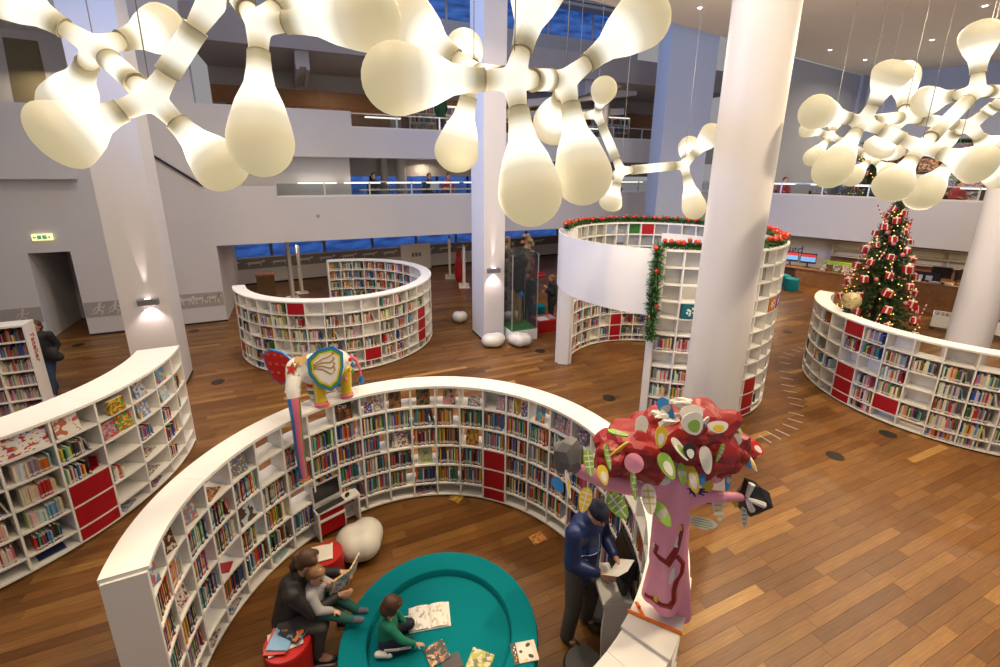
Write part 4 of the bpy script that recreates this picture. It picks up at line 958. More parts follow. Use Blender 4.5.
o = MB().box((.12, .10, .01), (.16, .12, .006), F @ Matrix.Rotation(.3, 4, 'Z')).box((.19, .10, .08), (.006, .12, .15), F @ Matrix.Rotation(.3, 4, 'Z')).build('book_end', M_RED, None, world=True); tag(o, 'bent red metal book end above the red doors', 'book end')

# ================================================================== TEAL SEAT, STOOLS, DESK
PC = Vector((-.56, 3.45, 0)); PH, PR, PI_, PF = .40, .968, .70, .325
pouf = thing('floor_pouf', 'large round teal felt seat with sunken middle inside the horseshoe bookcase', 'seat', PC)
MB().lathe([(PI_+.002, .02), (PI_, PH-.02), (PI_+.012, PH-.004), (PI_+.03, PH), (PR-.04, PH), (PR-.012, PH-.012), (PR, PH-.045), (PR, 0), (PI_+.002, 0)], 72).build('seat_ring', M_TEAL, pouf, smooth=True)
MB().lathe([(PI_-.003, .0), (PI_-.003, PF-.012), (PI_-.02, PF), (0, PF)], 64).build('sunken_cushion', M_TEAL, pouf, smooth=True)
M_DRUM = mat('red_vinyl', (.42, .012, .01), .38, noise=.05, bump=.03)
def drum(label, c, r, h, m, group=None):
    root = thing('drum_stool', label, 'stool', c, 0, group)
    MB().lathe([(r*.93, 0), (r*.985, .02), (r, h-.05), (r*.995, h-.03)], 32).build('side', m, root, smooth=True)
    MB().lathe([(r*.995, h-.03), (r*.99, h-.012), (r*.96, h), (0, h+.006)], 32).build('cushion_top', m, root, smooth=True)
    return root
DR1 = P(326, 553, .42); DR1.z = 0; drum('red drum stool with a white picture book on top', DR1, .19, .42, M_DRUM)
DR2 = P(287, 641, .42); DR2.z = 0; drum('red drum stool with a stack of books on top', DR2, .215, .42, M_DRUM)
DR3 = P(300, 632, .38); DR3.z = 0
def pebble(label, c, sx, sy, h, rz, seed, group=None):
    r_ = random.Random(seed); root = thing('pebble_seat', label, 'seat', c, rz, group)
    caps = [((-sx*.16, 0, h*.5), (sx*.36, sy*.44, h*.5), None), ((sx*.14, sy*.08, h*.49), (sx*.36, sy*.38, h*.49), None), ((sx*.02, -sy*.12, h*.5), (sx*.36, sy*.38, h*.5), None)]
    b = blob('pebble_body', caps, mat('pebble_plastic', (.66, .64, .58), .38, noise=.04, nscale=4), root, voxel=.02, smooth=25)
    return root
pebble('large white rounded plastic seat beside the computer desk', P(362, 552), .62, .62, .40, R(35), 1)
pebble('white rounded plastic seat at the foot of the free square pillar', P(494, 346), .70, .58, .38, .3, 2); pebble('white rounded plastic seat before the glass vitrine', P(520, 345.5), .70, .56, .38, -.5, 3)
pebble('white rounded plastic seat half hidden behind the free square pillar', P(460, 322), .5, .5, .36, 0, 4); pebble('white rounded plastic seat behind the vitrine', P(513, 321), .7, .4, .34, 0, 5)
# ---- computer desk
def desk():
    z = .45; c = [P(305, 508, z), P(317.5, 514.5, z), P(359.5, 494, z), P(350, 483.5, z)]
    root = thing('computer_desk', 'small white corner desk with red drawer fronts against the horseshoe bookcase', 'desk', (sum(c, Vector())/4)*Vector((1, 1, 0)) if False else Vector(((c[0].x+c[2].x)/2, (c[0].y+c[2].y)/2, 0)))
    ed = (c[2]-c[1]); ed.z = 0; L = ed.length; x = ed.normalized(); y = Vector((-x.y, x.x, 0)); dp = .26
    M = frame(Vector((c[1].x, c[1].y, 0)), x, y, Vector((0, 0, 1)))
    MB().span((-.01, 0, z-.03), (L+.01, dp, z), M).build('desk_top', M_WHITE, root, world=True)
    MB().span((0, .0, 0), (.025, dp, z-.03), M).build('side_panel', M_WHITE, root, world=True)
    MB().span((L-.025, 0, 0), (L, dp, z-.03), M).build('side_panel', M_WHITE, root, world=True)
    MB().span((.025, dp-.02, .0), (L-.025, dp, z-.03), M).build('back_panel', M_WHITE, root, world=True)
    MB().span((.03, .03, .06), (L*.62, .05, .27), M).build('drawer_front', M_RED, root, world=True)
    MB().span((.03, .03, .31), (L*.62, .05, .40), M).build('drawer_front', M_RED, root, world=True)
    MB().span((.026, .012, .275), (L*.64, .2, .30), M).build('inner_board', M_WHITE, root, world=True)
    MB().span((L*.62+.002, .012, .01), (L*.64, .2, .27), M).build('inner_board', M_WHITE, root, world=True)
    return M, L, z
MD, LD, ZD = desk()
mon = thing('computer_monitor', 'silver framed monitor with dark screen on the white desk', 'monitor', MD @ Vector((.19, .135, ZD)), math.atan2(MD[1][0], MD[0][0])+.06)
Mt = Matrix.Rotation(-.12, 4, 'X')
MB().rbox((0, 0, .006), (.2, .14, .012), .004).build('stand_foot', M_CHROME, mon); MB().box((0, .03, .06), (.06, .02, .12)).build('stand_neck', M_CHROME, mon)
MB().box((0, 0, .175), (.40, .03, .30), Mt).build('frame', mat('silver_plastic', (.50, .50, .50), .4), mon); MB().box((0, -.0165, .193), (.345, .004, .225), Mt).build('screen', mat('screen_dark', (.012, .012, .014), .15), mon)
kb = thing('keyboard', 'black computer keyboard on the white desk', 'keyboard', MD @ Vector((.19, .055, ZD)), math.atan2(MD[1][0], MD[0][0])+.06)
MB().rbox((0, 0, .008), (.36, .10, .016), .004).build('base', M_BLACK, kb)
for r_ in range(4): MB().box((0, -.033+.022*r_, .018), (.34, .017, .006)).build('key_row', mat('key_black', (.03, .03, .032), .6), kb)
ms = MB().ball((0, 0, .012), (.03, .045, .018), 12, 8).build('computer_mouse', M_BLACK, None, smooth=True); ms.location = MD @ Vector((.44, .08, ZD)); ms.location.z = ZD+.006; tag(ms, 'small black computer mouse beside the keyboard', 'mouse')
# ---- books on stools and on the teal seat
flat_book('picture_book', 'white picture book with a small brown figure lying on red stool', Matrix.Translation(DR1+Vector((.0, -.13, .429))) @ Matrix.Rotation(.35, 4, 'Z'), .24, .24, .012, cm('cv_bear', (.70, .67, .60), [(.30, .14, .06)], 2.4, 41, thr=.62))
st_ = [('white magazine at the bottom of the stool book stack', (.60, .58, .56), .30, .24, .01, .5, (.04, -.10)), ('red and white booklet in the stool book stack', (.50, .06, .04), .2, .26, .012, .1, (-.05, -.15)), ('blue and white booklet in the stool book stack', (.20, .38, .60), .2, .22, .012, .0, (-.04, -.12)), ]
z_ = .429
for lb, col, w, h, t, tr, off in st_:
    flat_book('picture_book', lb, Matrix.Translation(DR2+Vector((off[0], off[1], z_))) @ Matrix.Rotation(tr, 4, 'Z'), w, h, t, col); z_ += t+.001
flat_book('picture_book', 'black fox picture book on top of the stool book stack', Matrix.Translation(DR2+Vector((.02, -.02, z_))) @ Matrix.Rotation(-.35, 4, 'Z'), .24, .20, .014, cm('cv_fox', (.02, .025, .04), [(.55, .13, .02), (.1, .2, .25)], 3, 42, thr=.55))
def open_book(label, M, w, h, mats, cv):
    root = bpy.data.objects.new('open_book', None); COL.objects.link(root); root.matrix_world = M; root.empty_display_size = .05; tag(root, label, 'book')
    MB().span((-w, 0, 0), (w, h, .004)).build('cover', cv, root)
    for s in (-1, 1):
        b = MB(); n = 8; top = []; 
        for i in range(n+1):
            x = s*w*.98*i/n; zz = .006+.020*math.sin(PI*min(1, i/n*.95+.12))**.7 if i else .008
            top.append((x, zz))
        vs = [(x, .005, zz) for x, zz in top]+[(x, h-.005, zz) for x, zz in top]+[(x, .005, .004) for x, zz in top]+[(x, h-.005, .004) for x, zz in top]
        q = n+1; fs = []
        for i in range(n):
            f = [(i, i+1, q+i+1, q+i), (2*q+i, 3*q+i, 3*q+i+1, 2*q+i+1), (i, 2*q+i, 2*q+i+1, i+1), (q+i, q+i+1, 3*q+i+1, 3*q+i)]
            fs += f if s > 0 else [t_[::-1] for t_ in f]
        fs += [(n, 2*q+n, 3*q+n, q+n)] if s > 0 else [(n, q+n, 3*q+n, 2*q+n)]
        b.add(vs, fs).build('page', mats[0 if s < 0 else 1], root, smooth=True)
    return root
pgL = cm('pg_left', (.74, .71, .66), [(.40, .33, .28), (.55, .52, .48)], 3, 51, thr=.60); pgR = cm('pg_right', (.74, .71, .66), [(.45, .38, .33), (.62, .5, .32)], 3, 52, thr=.60)
pb_ = P(432, 617, PF+.01)
open_book('large open picture book lying on the teal seat beside the child', Matrix.Translation(pb_+Vector((.0, -.13, -.005))) @ Matrix.Rotation(.2, 4, 'Z'), .21, .27, (pgL, pgR), M_PAPER)
def lay(label, px, py, w, h, t, rz, cv, z=PF): return flat_book('picture_book', label, Matrix.Translation(P(px, py, z+.002)) @ Matrix.Rotation(rz, 4, 'Z') @ Matrix.Translation((0, -h/2, 0)), w, h, t, cv)
bk1 = cm('cv_food', (.025, .018, .018), [(.40, .12, .05), (.5, .35, .2), (.05, .2, .05)], 3.5, 61, thr=.56)
lay('black picture book with colourful figures lying on the teal seat', 437, 654, .20, .20, .012, .55, bk1); lay('dark thin book pushed under the black picture book', 452, 663, .18, .14, .006, .5, (.03, .025, .03))
lay('yellow green picture book with animal lying on the teal seat', 480, 662, .22, .2, .012, -.35, cm('cv_lime', (.30, .33, .02), [(.10, .09, .02), (.6, .45, .3)], 3, 62))
pan = lay('cream panda picture book lying on the teal seat rim', 524.5, 652.5, .235, .19, .012, .2, mat('panda_cover', (.62, .55, .45), .35, noise=.06, nscale=3), PH)
# printed panda and dark title strip
MB().span((-.117, .0005, .0121), (-.07, .1895, .0128)).build('title_strip', mat('title_brown', (.06, .045, .035), .4), pan)
for (x, y, sx, sy, rz, c) in ((.005, .095, .072, .085, 0, (.70, .66, .58)), (.045, .15, .026, .017, .5, (.03, .03, .03)), (.05, .045, .026, .017, -.5, (.03, .03, .03)), (-.035, .1, .016, .014, 0, (.03, .03, .03)), (.0, .02, .014, .014, 0, (.6, .45, .2))):
    MB().lathe([(1, 0), (1, .0006), (0, .0006)], 20, Matrix.Translation((x, y, .0122+.0005*(sx < .05))) @ Matrix.Rotation(rz, 4, 'Z') @ Matrix.Diagonal((sx, sy, 1, 1))).build('panda_print', mat('pr_%d%d' % (c[0]*99, c[2]*99), c, .4), pan)
for i in range(6): MB().box((-.092+(i % 2)*.012-.006, .03+i*.024, .0131), (.012, .015, .0006)).build('title_letter', mat('title_yellow', (.6, .4, .05), .4) if i < 3 else M_PAPER, pan)
# ---- reading kiosk with tilted screen
kz = .78
k0, k1, k2, k3 = P(593, 564, kz), P(606, 604, kz), P(634, 606, kz), P(623, 572, kz)
ki = thing('reading_kiosk', 'white slanted kiosk table with tilted dark screen before the horseshoe bookcase', 'kiosk', P(617, 650)*Vector((1, 1, 0)) if False else P(617, 640))
xk = (k0-k1); Lk = xk.length; xk.normalize(); yk = Vector((xk.y, -xk.x, 0)); MK = frame(Vector((k1.x, k1.y, 0)), xk, yk, Vector((0, 0, 1)))
MB().prism([(0, 0), (.26, 0), (.26, kz-.04), (.0, kz-.04), (-.02, kz*.55)], 0, .03, MK @ Matrix(((0, 0, 1, 0), (1, 0, 0, 0), (0, 1, 0, 0), (0, 0, 0, 1)))).build('side_panel', M_WHITE, ki, world=True)
MB().prism([(0, 0), (.26, 0), (.26, kz-.04), (.0, kz-.04), (-.02, kz*.55)], Lk-.03, Lk, MK @ Matrix(((0, 0, 1, 0), (1, 0, 0, 0), (0, 1, 0, 0), (0, 0, 0, 1)))).build('side_panel', M_WHITE, ki, world=True)
MB().span((-.01, -.03, kz-.04), (Lk+.01, .27, kz), MK).build('table_top', M_WHITE, ki, world=True)
MB().span((.03, .20, .0), (Lk-.03, .24, kz-.04), MK).build('back_panel', M_WHITE, ki, world=True)
SM = MK @ Matrix.Translation((Lk/2+.05, .19, kz+.02)) @ Matrix.Rotation(-.30, 4, 'X')
scb = MB().box((0, 0, .20), (Lk*.98, .045, .40), SM).build('screen_body', M_BLACK, ki, world=True)
MB().box((0, -.0235, .20), (Lk*.92, .003, .36), SM).build('screen_glass', mat('kiosk_screen', (.02, .02, .022), .12), scb, world=True)
# black stool at the shelf end
bs = thing('black_stool', 'round black padded stool beside the kiosk', 'stool', P(584, 664, .45)*Vector((1, 1, 0)))
MB().lathe([(.17, .38), (.185, .39), (.19, .42), (.17, .45), (0, .455)], 28).build('seat_pad', M_BLACK, bs, smooth=True); MB().lathe([(.03, .02), (.03, .38)], 12).build('post', M_CHROME, bs, smooth=True); MB().lathe([(.17, 0), (.17, .015), (.03, .03)], 24).build('foot', M_CHROME, bs, smooth=True)
# ---- globe on the curved bookcase
gl = thing('globe', 'antique tan globe on dark foot standing on the curved bookcase', 'globe', P(849, 312, 1.85))
MB().lathe([(.12, 0), (.115, .015), (.03, .03), (.022, .07), (.0, .09)], 20).build('foot', M_BLACK, gl, smooth=True)
MB().ball((0, 0, .26), .185, 24, 16).build('sphere', cm('globe_map', (.42, .33, .17), [(.50, .40, .22), (.30, .24, .10)], 3, 71), gl, smooth=True)
MB().tube([(.205*math.sin(t)*.5, .205*math.sin(t)*.86, .26-.205*math.cos(t)) for t in [PI*i/14 for i in range(15)]], .008, 6).build('meridian_arm', M_METAL, gl, smooth=True)
# ---- leaflet rack behind the elephant
lr = thing('leaflet_rack', 'clear acrylic leaflet rack on a pole outside the horseshoe bookcase', 'rack', P(352, 450) if False else (-2.35, 6.35, 0))
MB().lathe([(.2, 0), (.2, .02), (.02, .03), (.02, 1.55), (0, 1.56)], 20).build('pole', M_METAL, lr, smooth=True)
for i in range(3):
    for j in range(2):
        px_ = MB().span((-.02+i*.24-.1, -.06+j*.14, 1.3), (.19+i*.24-.1, .05+j*.14, 1.58)).build('acrylic_pocket', M_GLASS, lr)
        MB().span((.01+i*.24-.1, -.03+j*.14, 1.31), (.15+i*.24-.1, -.01+j*.14, 1.55)).build('leaflet', [K3, K9, K19, K13, K17, K12][i*2+j], px_)
from mathutils import noise as mnoise
# ================================================================== PAINTED ELEPHANT ON THE BOOKCASE
def ell_rot(*e): return Euler(e).to_matrix()
EW = mat('elephant_white', (.74, .71, .66), .3, noise=.03); EG = mat('elephant_gold', (.36, .20, .03), .35); ER = mat('elephant_red', (.50, .012, .012), .3)
EB = mat('elephant_blue', (.01, .16, .50), .3); EGr = mat('elephant_green', (.05, .27, .05), .3); EY = mat('elephant_yellow', (.68, .48, .03), .3); EP = mat('elephant_pink', (.66, .15, .24), .3); EO = mat('elephant_orange', (.60, .22, .02), .3)
aE = R(222)
el0 = P(318, 402, 1.852)+Vector((math.cos(aE), math.sin(aE), 0))*.05          # front feet; walks along the shelf, head turned inward
el = thing('elephant_sculpture', 'colourfully painted elephant sculpture on top of the horseshoe bookcase, trunk hanging down', 'sculpture', el0+Vector((0, 0, .0)), aE)
el.scale = (.87, .87, .87)
# local: x forward (trunk side), y left, z up
body = blob('body', [((-.30, 0, .52), (.32, .23, .25), None), ((-.06, 0, .55), (.26, .22, .23), None), ((-.08, 0, .56), .2, (.16, 0, .60), .16),
                     ((.18, .03, .62), (.17, .16, .18), None), ((.25, .10, .56), (.13, .12, .14), None), ((.24, .17, .46), .045, (.26, .25, .36), .03), ((.32, .06, .46), .045, (.40, .12, .36), .03)], EW, el, voxel=.022, smooth=8)
legs = [((-.06, .13), EY), ((-.06, -.13), EW), ((-.46, .12), EY), ((-.46, -.12), EW)]
for i, ((x, y), m_) in enumerate(legs):
    lg = blob('leg', [((x, y, .45), .10, (x, y, .12), .078), ((x, y, .10), .082, (x, y, .085), .088)], m_, el, voxel=.02, smooth=4)
    if m_ is EW:
        for k_, cm_ in enumerate((EGr, EW, ER, EY, EB)): MB().lathe([(.082, .12+k_*.055), (.097, .125+k_*.055), (.097, .165+k_*.055), (.084, .17+k_*.055)], 20, Matrix.Translation((x, y, 0))).build('paint_band', cm_, lg, smooth=True)
    else: MB().lathe([(.08, .0), (.098, .01), (.095, .05), (.08, .06)], 20, Matrix.Translation((x, y, 0))).build('painted_foot', EP, lg, smooth=True)
# trunk painted in long stripes, hanging over the shelf edge
tp = [(.27, .13, .56), (.33, .22, .46), (.355, .29, .33), (.365, .335, .18), (.37, .355, .0), (.375, .36, -.25), (.375, .365, -.55), (.37, .37, -.78), (.365, .39, -.90)]
tr = [.105, .095, .085, .078, .07, .066, .062, .06, .056]
TRK = MB(); n_ = 16; cols = [0, 0, 0, 1, 1, 2, 2, 2, 3, 3, 4, 4, 0, 0, 0, 0]
_t = MB().tube(tp, tr, n_)
for f in _t.f:
    pass
trunk_cols = [EB, EP, EO, EGr, EW]
_me_v = _t.v; fi = 0
for j in range(len(tp)-1):
    for i in range(n_):
        a, b, c, d = _t.f[fi]; fi += 1
        if j < 2: mi = 4
        else: mi = [1, 1, 1, 0, 0, 0, 2, 3][(i+3) % 8]
        TRK.add([_me_v[a], _me_v[b], _me_v[c], _me_v[d]], [(0, 1, 2, 3)], mi)
tk_ = TRK.build('trunk', trunk_cols, el, smooth=True)
bm_ = bmesh.new(); bm_.from_mesh(tk_.data); bmesh.ops.remove_doubles(bm_, verts=bm_.verts, dist=.0005); bm_.to_mesh(tk_.data); bm_.free()
for k_ in range(5): MB().lathe([(.10-.006*k_, -.012), (.112-.006*k_, 0), (.10-.006*k_, .012)], 18, zframe(Vector(tp[0]).lerp(Vector(tp[2]), k_/4), (.085, .16, -.23))).build('trunk_ring', EW, tk_, smooth=True)
MB().lathe([(.045, -.02), (.066, -.01), (.068, .01), (.05, .016), (.03, .005)], 18, zframe(tp[-1], (.25, .05, -1))).build('trunk_tip', EO, tk_, smooth=True)
# ears: layered plates
def ear(pts, layers, M, names='ear'):
    e = MB().prism(pts, -.015, .015, M).build(names, layers[0], el)
    for k_, m_ in enumerate(layers[1:]):
        f = 1-(.10 if len(layers) > 2 else .08)*(k_+1); cx = sum(p[0] for p in pts)/len(pts); cy = sum(p[1] for p in pts)/len(pts)
        q = [(cx+(p[0]-cx)*f, cy+(p[1]-cy)*f) for p in pts]
        MB().prism(q, -.017-.002*k_, .017+.002*k_, M).build('painted_band', m_, e)
    return e
EAR = [(-.02, -.08), (.06, -.24), (.20, -.34), (.30, -.26), (.36, -.06), (.37, .12), (.26, .22), (.10, .20), (-.02, .10)]
Me1 = Matrix.Translation((.06, .17, .66)) @ Matrix.Rotation(R(163), 4, 'Z') @ Matrix.Rotation(R(84), 4, 'X') @ Matrix.Diagonal((1.25, 1.2, 1, 1))
Me2 = Matrix.Translation((.21, -.12, .63)) @ Matrix.Rotation(R(-58), 4, 'Z') @ Matrix.Rotation(R(84), 4, 'X') @ Matrix.Diagonal((1.3, 1.05, 1, 1))
earL = ear(EAR, [EB, EGr, EY, EW], Me1); earR = ear(EAR, [EB, ER], Me2)
for M_, e_ in ((Me1, earL),):
    for s in (-1, 1):
        for k_ in range(4):
            MB().tube([(.04, -.02+.015*k_, s*.026), (.13, -.04+.04*k_, s*.026), (.22, -.12+.075*k_, s*.026), (.27, -.07+.07*k_, s*.026), (.25, -.03+.06*k_, s*.026)], .007, 5, M_).build('gold_scroll', EG, e_)
for s in (-1, 1):
    for k_ in range(9):
        x, y = .1+.09*(k_ % 3), -.14+.14*(k_//3)
        MB().lathe([(.018, -.003), (.026, 0), (.018, .003)], 12, Me2 @ Matrix.Translation((x, y, s*.022))).build('red_ring', mat('elephant_lightred', (.62, .07, .05), .3), earR, smooth=True)
for (q_, c_) in (((-.52, .20, .62), ER), ((-.58, .12, .50), EB), ((-.50, .22, .48), EY), ((-.42, .235, .36), EP), ((-.56, .16, .40), EGr)): MB().prism([(p[0]*.6, p[1]*.6) for p in [(.0, -.06), (.05, 0), (.045, .04), (.02, .05), (0, .03), (-.02, .05), (-.045, .04), (-.05, 0)]], -.01, .012, zframe(q_, (-.5, .8, .1))).build('painted_heart', c_, body)
MB().tube([Vector(p)+Vector((.02, .035, .035)) for p in [(.10, .10, .74), (.2, .12, .72)]+tp[:4]]+[Vector(tp[3])+Vector((.0, .075, -.05))], .012, 6).build('gold_line', EG, el, smooth=True)
# star, heart, eyes, tusk tips, tail with tassel
star = [((.075 if i % 2 == 0 else .034)*math.cos(PI/2+i*PI/5), (.075 if i % 2 == 0 else .034)*math.sin(PI/2+i*PI/5)) for i in range(10)]
MB().prism(star, 0, .012, zframe((.30, .155, .70), (.65, .55, .5))).build('red_star', ER, el)
MB().prism([(p[0]*1.35, p[1]*1.35) for p in star], 0, .008, zframe((.298, .153, .70), (.65, .55, .5))).build('gold_star_edge', EG, el)
heart = [(p[0]*1.7, p[1]*1.6) for p in [(.0, -.06), (.05, 0), (.045, .04), (.02, .05), (0, .03), (-.02, .05), (-.045, .04), (-.05, 0)]]
MB().prism(heart, 0, .012, zframe((.16, .13, .775), (.2, .6, .8))).build('gold_heart', EG, el)
for s in (-1, 1):
    MB().ball((.335 if s < 0 else .235, .045 if s < 0 else .205, .60), (.018, .018, .016), 10, 8).build('eye', mat('elephant_eye', (.12, .06, .2), .2), el, smooth=True)
MB().tube([(-.60, 0, .60), (-.68, .03, .52), (-.72, .05, .38), (-.73, .06, .24)], [.03, .026, .02, .018], 10).build('tail', EP, el, smooth=True)
MB().lathe([(.015, 0), (.04, -.05), (.03, -.12), (0, -.14)], 12, Matrix.Translation((-.73, .06, .24))).build('tail_tassel', EB, el, smooth=True)
o = MB().tube([el0+Vector((.13, .06, .003)), el0+Vector((.20, -.02, .003)), el0+Vector((.24, -.16, .003))], .012, 5).build('orange_strap', mat('strap_orange', (.75, .17, .01), .5), None, world=True); tag(o, 'orange tie strap lying beside the elephant foot', 'strap')

# ================================================================== PINK TREE SCULPTURE
PK = mat('sculpture_pink', (.82, .32, .46), .4, noise=.06, nscale=4); PR_ = mat('sculpture_red', (.27, .009, .010), .38, noise=.12, nscale=6); PG = mat('sculpture_grey', (.12, .115, .12), .5); PBK = mat('sculpture_black', (.02, .018, .02), .35); PWH = mat('sculpture_white', (.72, .70, .66), .4)
CRD = mat('sculpture_darkred', (.25, .008, .008), .35); CLM = mat('sculpture_lime', (.24, .42, .06), .5); CYE = mat('sculpture_yellow', (.68, .48, .03), .5); CBL = mat('sculpture_blue', (.02, .19, .52), .5)
base = P(664, 612, 1.855)
ts = thing('tree_sculpture', 'pink painted tree sculpture with red crumpled crown on the horseshoe bookcase', 'sculpture', base)
def pd(px, py, dy=0.0):        # point of the sculpture at the sculpture's own distance, dy metres behind its foot
    r = ray(px, py); return EYE+r*((base.y+dy)/r.y)
T0, T1, T2 = pd(662, 606), pd(668, 560, -.02), pd(672, 500, -.02)
trunk_caps = [(pd(665, 602, -.03), .09, T1, .115), (pd(650, 594, .0), .06, T1, .11), (pd(681, 612, .03), .075, T1+Vector((.02, .04, .02)), .12), (T1, .125, T2, .11), (T2, .11, pd(676, 478), .10), (pd(676, 478), .095, pd(680, 448, .05), .07),
              (pd(674, 482), .075, pd(640, 487, -.02), .062), (pd(640, 487, -.02), .062, pd(610, 482, -.03), .058), (pd(610, 482, -.03), .058, pd(578, 470, -.02), .042),
              (pd(680, 500), .07, pd(703, 496, .06), .048), (pd(703, 496, .06), .045, pd(742, 497, .1), .03), (pd(676, 475), .06, pd(705, 465, .1), .05), (pd(682, 455), .05, pd(720, 440, .18), .035)]
trk = blob('trunk', trunk_caps, PK, ts, voxel=.016, smooth=6, world=True)
def crumple(name, c, r, m, parent, seed, sub=3, amp=.28, sc=(1, 1, 1), rot=0, world=True):
    bm = bmesh.new(); bmesh.ops.create_icosphere(bm, subdivisions=sub, radius=1); rr = random.Random(seed)
    ds = [(Vector((rr.uniform(-1, 1), rr.uniform(-1, 1), rr.uniform(-1, 1))).normalized(), rr.uniform(-amp, amp)) for _ in range(16)]
    for v_ in bm.verts:
        n = v_.co.normalized(); k_ = 1+.45*sum(a_*max(0, n.dot(d_))**4 for d_, a_ in ds)
        q_ = n*1.15+Vector((seed*3.1, seed*.7, 0)); k_ += amp*.9*(abs(mnoise.noise(q_))*2-.35)+amp*.18*(abs(mnoise.noise(q_*2.6))*2-.3)
        v_.co = Vector((n.x*sc[0], n.y*sc[1], n.z*sc[2]))*k_*r
    M = Matrix.Translation(c) @ Matrix.Rotation(rot, 4, 'Y'); me = bpy.data.meshes.new(name); bm.transform(mw(parent).inverted() @ M if world else M); bm.to_mesh(me); bm.free()
    me.materials.append(m); me.polygons.foreach_set('use_smooth', [True]*len(me.polygons)); me.set_sharp_from_angle(angle=R(16))
    return link_mesh(name, me, parent)
crown = [((632, 451), .05, .195, (1.1, .9, .85), 0), ((614, 455), -.02, .10, (1, 1, 1), .2), ((672, 436), .15, .25, (1.1, .9, .75), .15), ((694, 430), .2, .25, (1.05, .9, .75), -.1), ((714, 448), .22, .22, (.95, .9, .75), .3), ((692, 454), .08, .19, (1.2, .8, .62), .1), ((655, 450), .1, .18, (1.2, .9, .75), 0), ((737, 446), .5, .13, (1.2, .9, .8), 0)]
for i, (p, dy, r_, sc_, rt) in enumerate(crown): crumple('crown_mass', pd(*p, dy), r_, PR_, ts, 40+i, 4, .30, sc_, rt)
crumple('grey_bud', pd(568, 455, -.02), .105, PG, ts, 71, 2, .4, (.85, .8, 1.1)); crumple('black_bud', pd(752, 497, .12), .105, PBK, ts, 72, 2, .4, (.95, .8, 1.15))
crumple('white_patch', pd(571, 466, -.04), .045, PWH, ts, 73, 2, .5); crumple('dark_bud', pd(728, 455, .45), .06, PBK, ts, 75, 2, .4); crumple('white_bud', pd(724, 462, .35), .09, PWH, ts, 76, 2, .4, (1, .8, .8)); crumple('pink_bud', pd(707, 466, .15), .075, PK, ts, 77, 2, .4)
for (q0, q1) in (((752, 484), (747, 497)), ((764, 505), (747, 499)), ((752, 510), (747, 499))):
    a, b = pd(*q0, .03), pd(*q1, .02); MB().tube([a, b], [.022, .012], 6).build('white_vein', PWH, ts, world=True)
MB().lathe([(.055, 0), (.055, .008), (0, .01)], 20, zframe(pd(634, 463, -.16), EYE-pd(634, 463))).build('pink_spot', PK, ts, world=True)
for (q_, r_) in (((648, 473), .10), ((664, 415), .05), ((682, 404), .05), ((668, 421), .07)): crumple('cream_patch', pd(*q_, .02 if q_[1] > 450 else .1), r_, PWH, ts, q_[0], 3, .4, (1.3, .8, .7))
# painted forms on the trunk: red line with yellow hearts and white fields, laid on the surface
def on_surface(px, py, off=-.004):
    """point where the view ray meets the trunk tube"""
    o_ = mw(trk).inverted(); hit, loc, nor, idx = trk.ray_cast(o_ @ EYE, (o_.to_3x3() @ ray(px, py)).normalized())
    if not hit: return None
    w = mw(trk); return w @ loc+(w.to_3x3() @ nor).normalized()*off
def paint(name, pts, r_, m, flat=.35):
    q = [on_surface(*p) for p in pts]; q = [p for p in q if p is not None]
    if len(q) > 1: MB().tube(q, r_*1.7 if not hasattr(r_, '__len__') else [x_*1.7 for x_ in r_[:len(q)]], 6).build(name, m, trk, world=True, smooth=True)
paint('red_line', [(657, 545), (655, 552), (660, 558), (668, 563), (673, 556), (677, 548), (680, 538), (682, 530), (682, 524)], [.010, .010, .011, .017, .014, .012, .010, .008, .005], CRD)
paint('red_line', [(677, 556), (683, 563), (682, 572), (677, 580), (674, 590), (674, 600), (670, 606), (660, 604), (652, 598), (645, 594), (641, 598)], [.010, .010, .010, .011, .011, .012, .015, .012, .010, .010, .012], CRD)
paint('white_field', [(674, 568), (672, 576), (670, 584)], [.006, .012, .005], PWH); paint('white_field', [(678, 536), (676, 546)], [.004, .011], PWH); paint('yellow_heart', [(655, 598), (658, 599)], [.014, .012], CYE); paint('yellow_heart', [(681, 525), (681, 530)], .007, CYE); paint('white_field', [(655, 544), (655, 547)], .009, PWH)
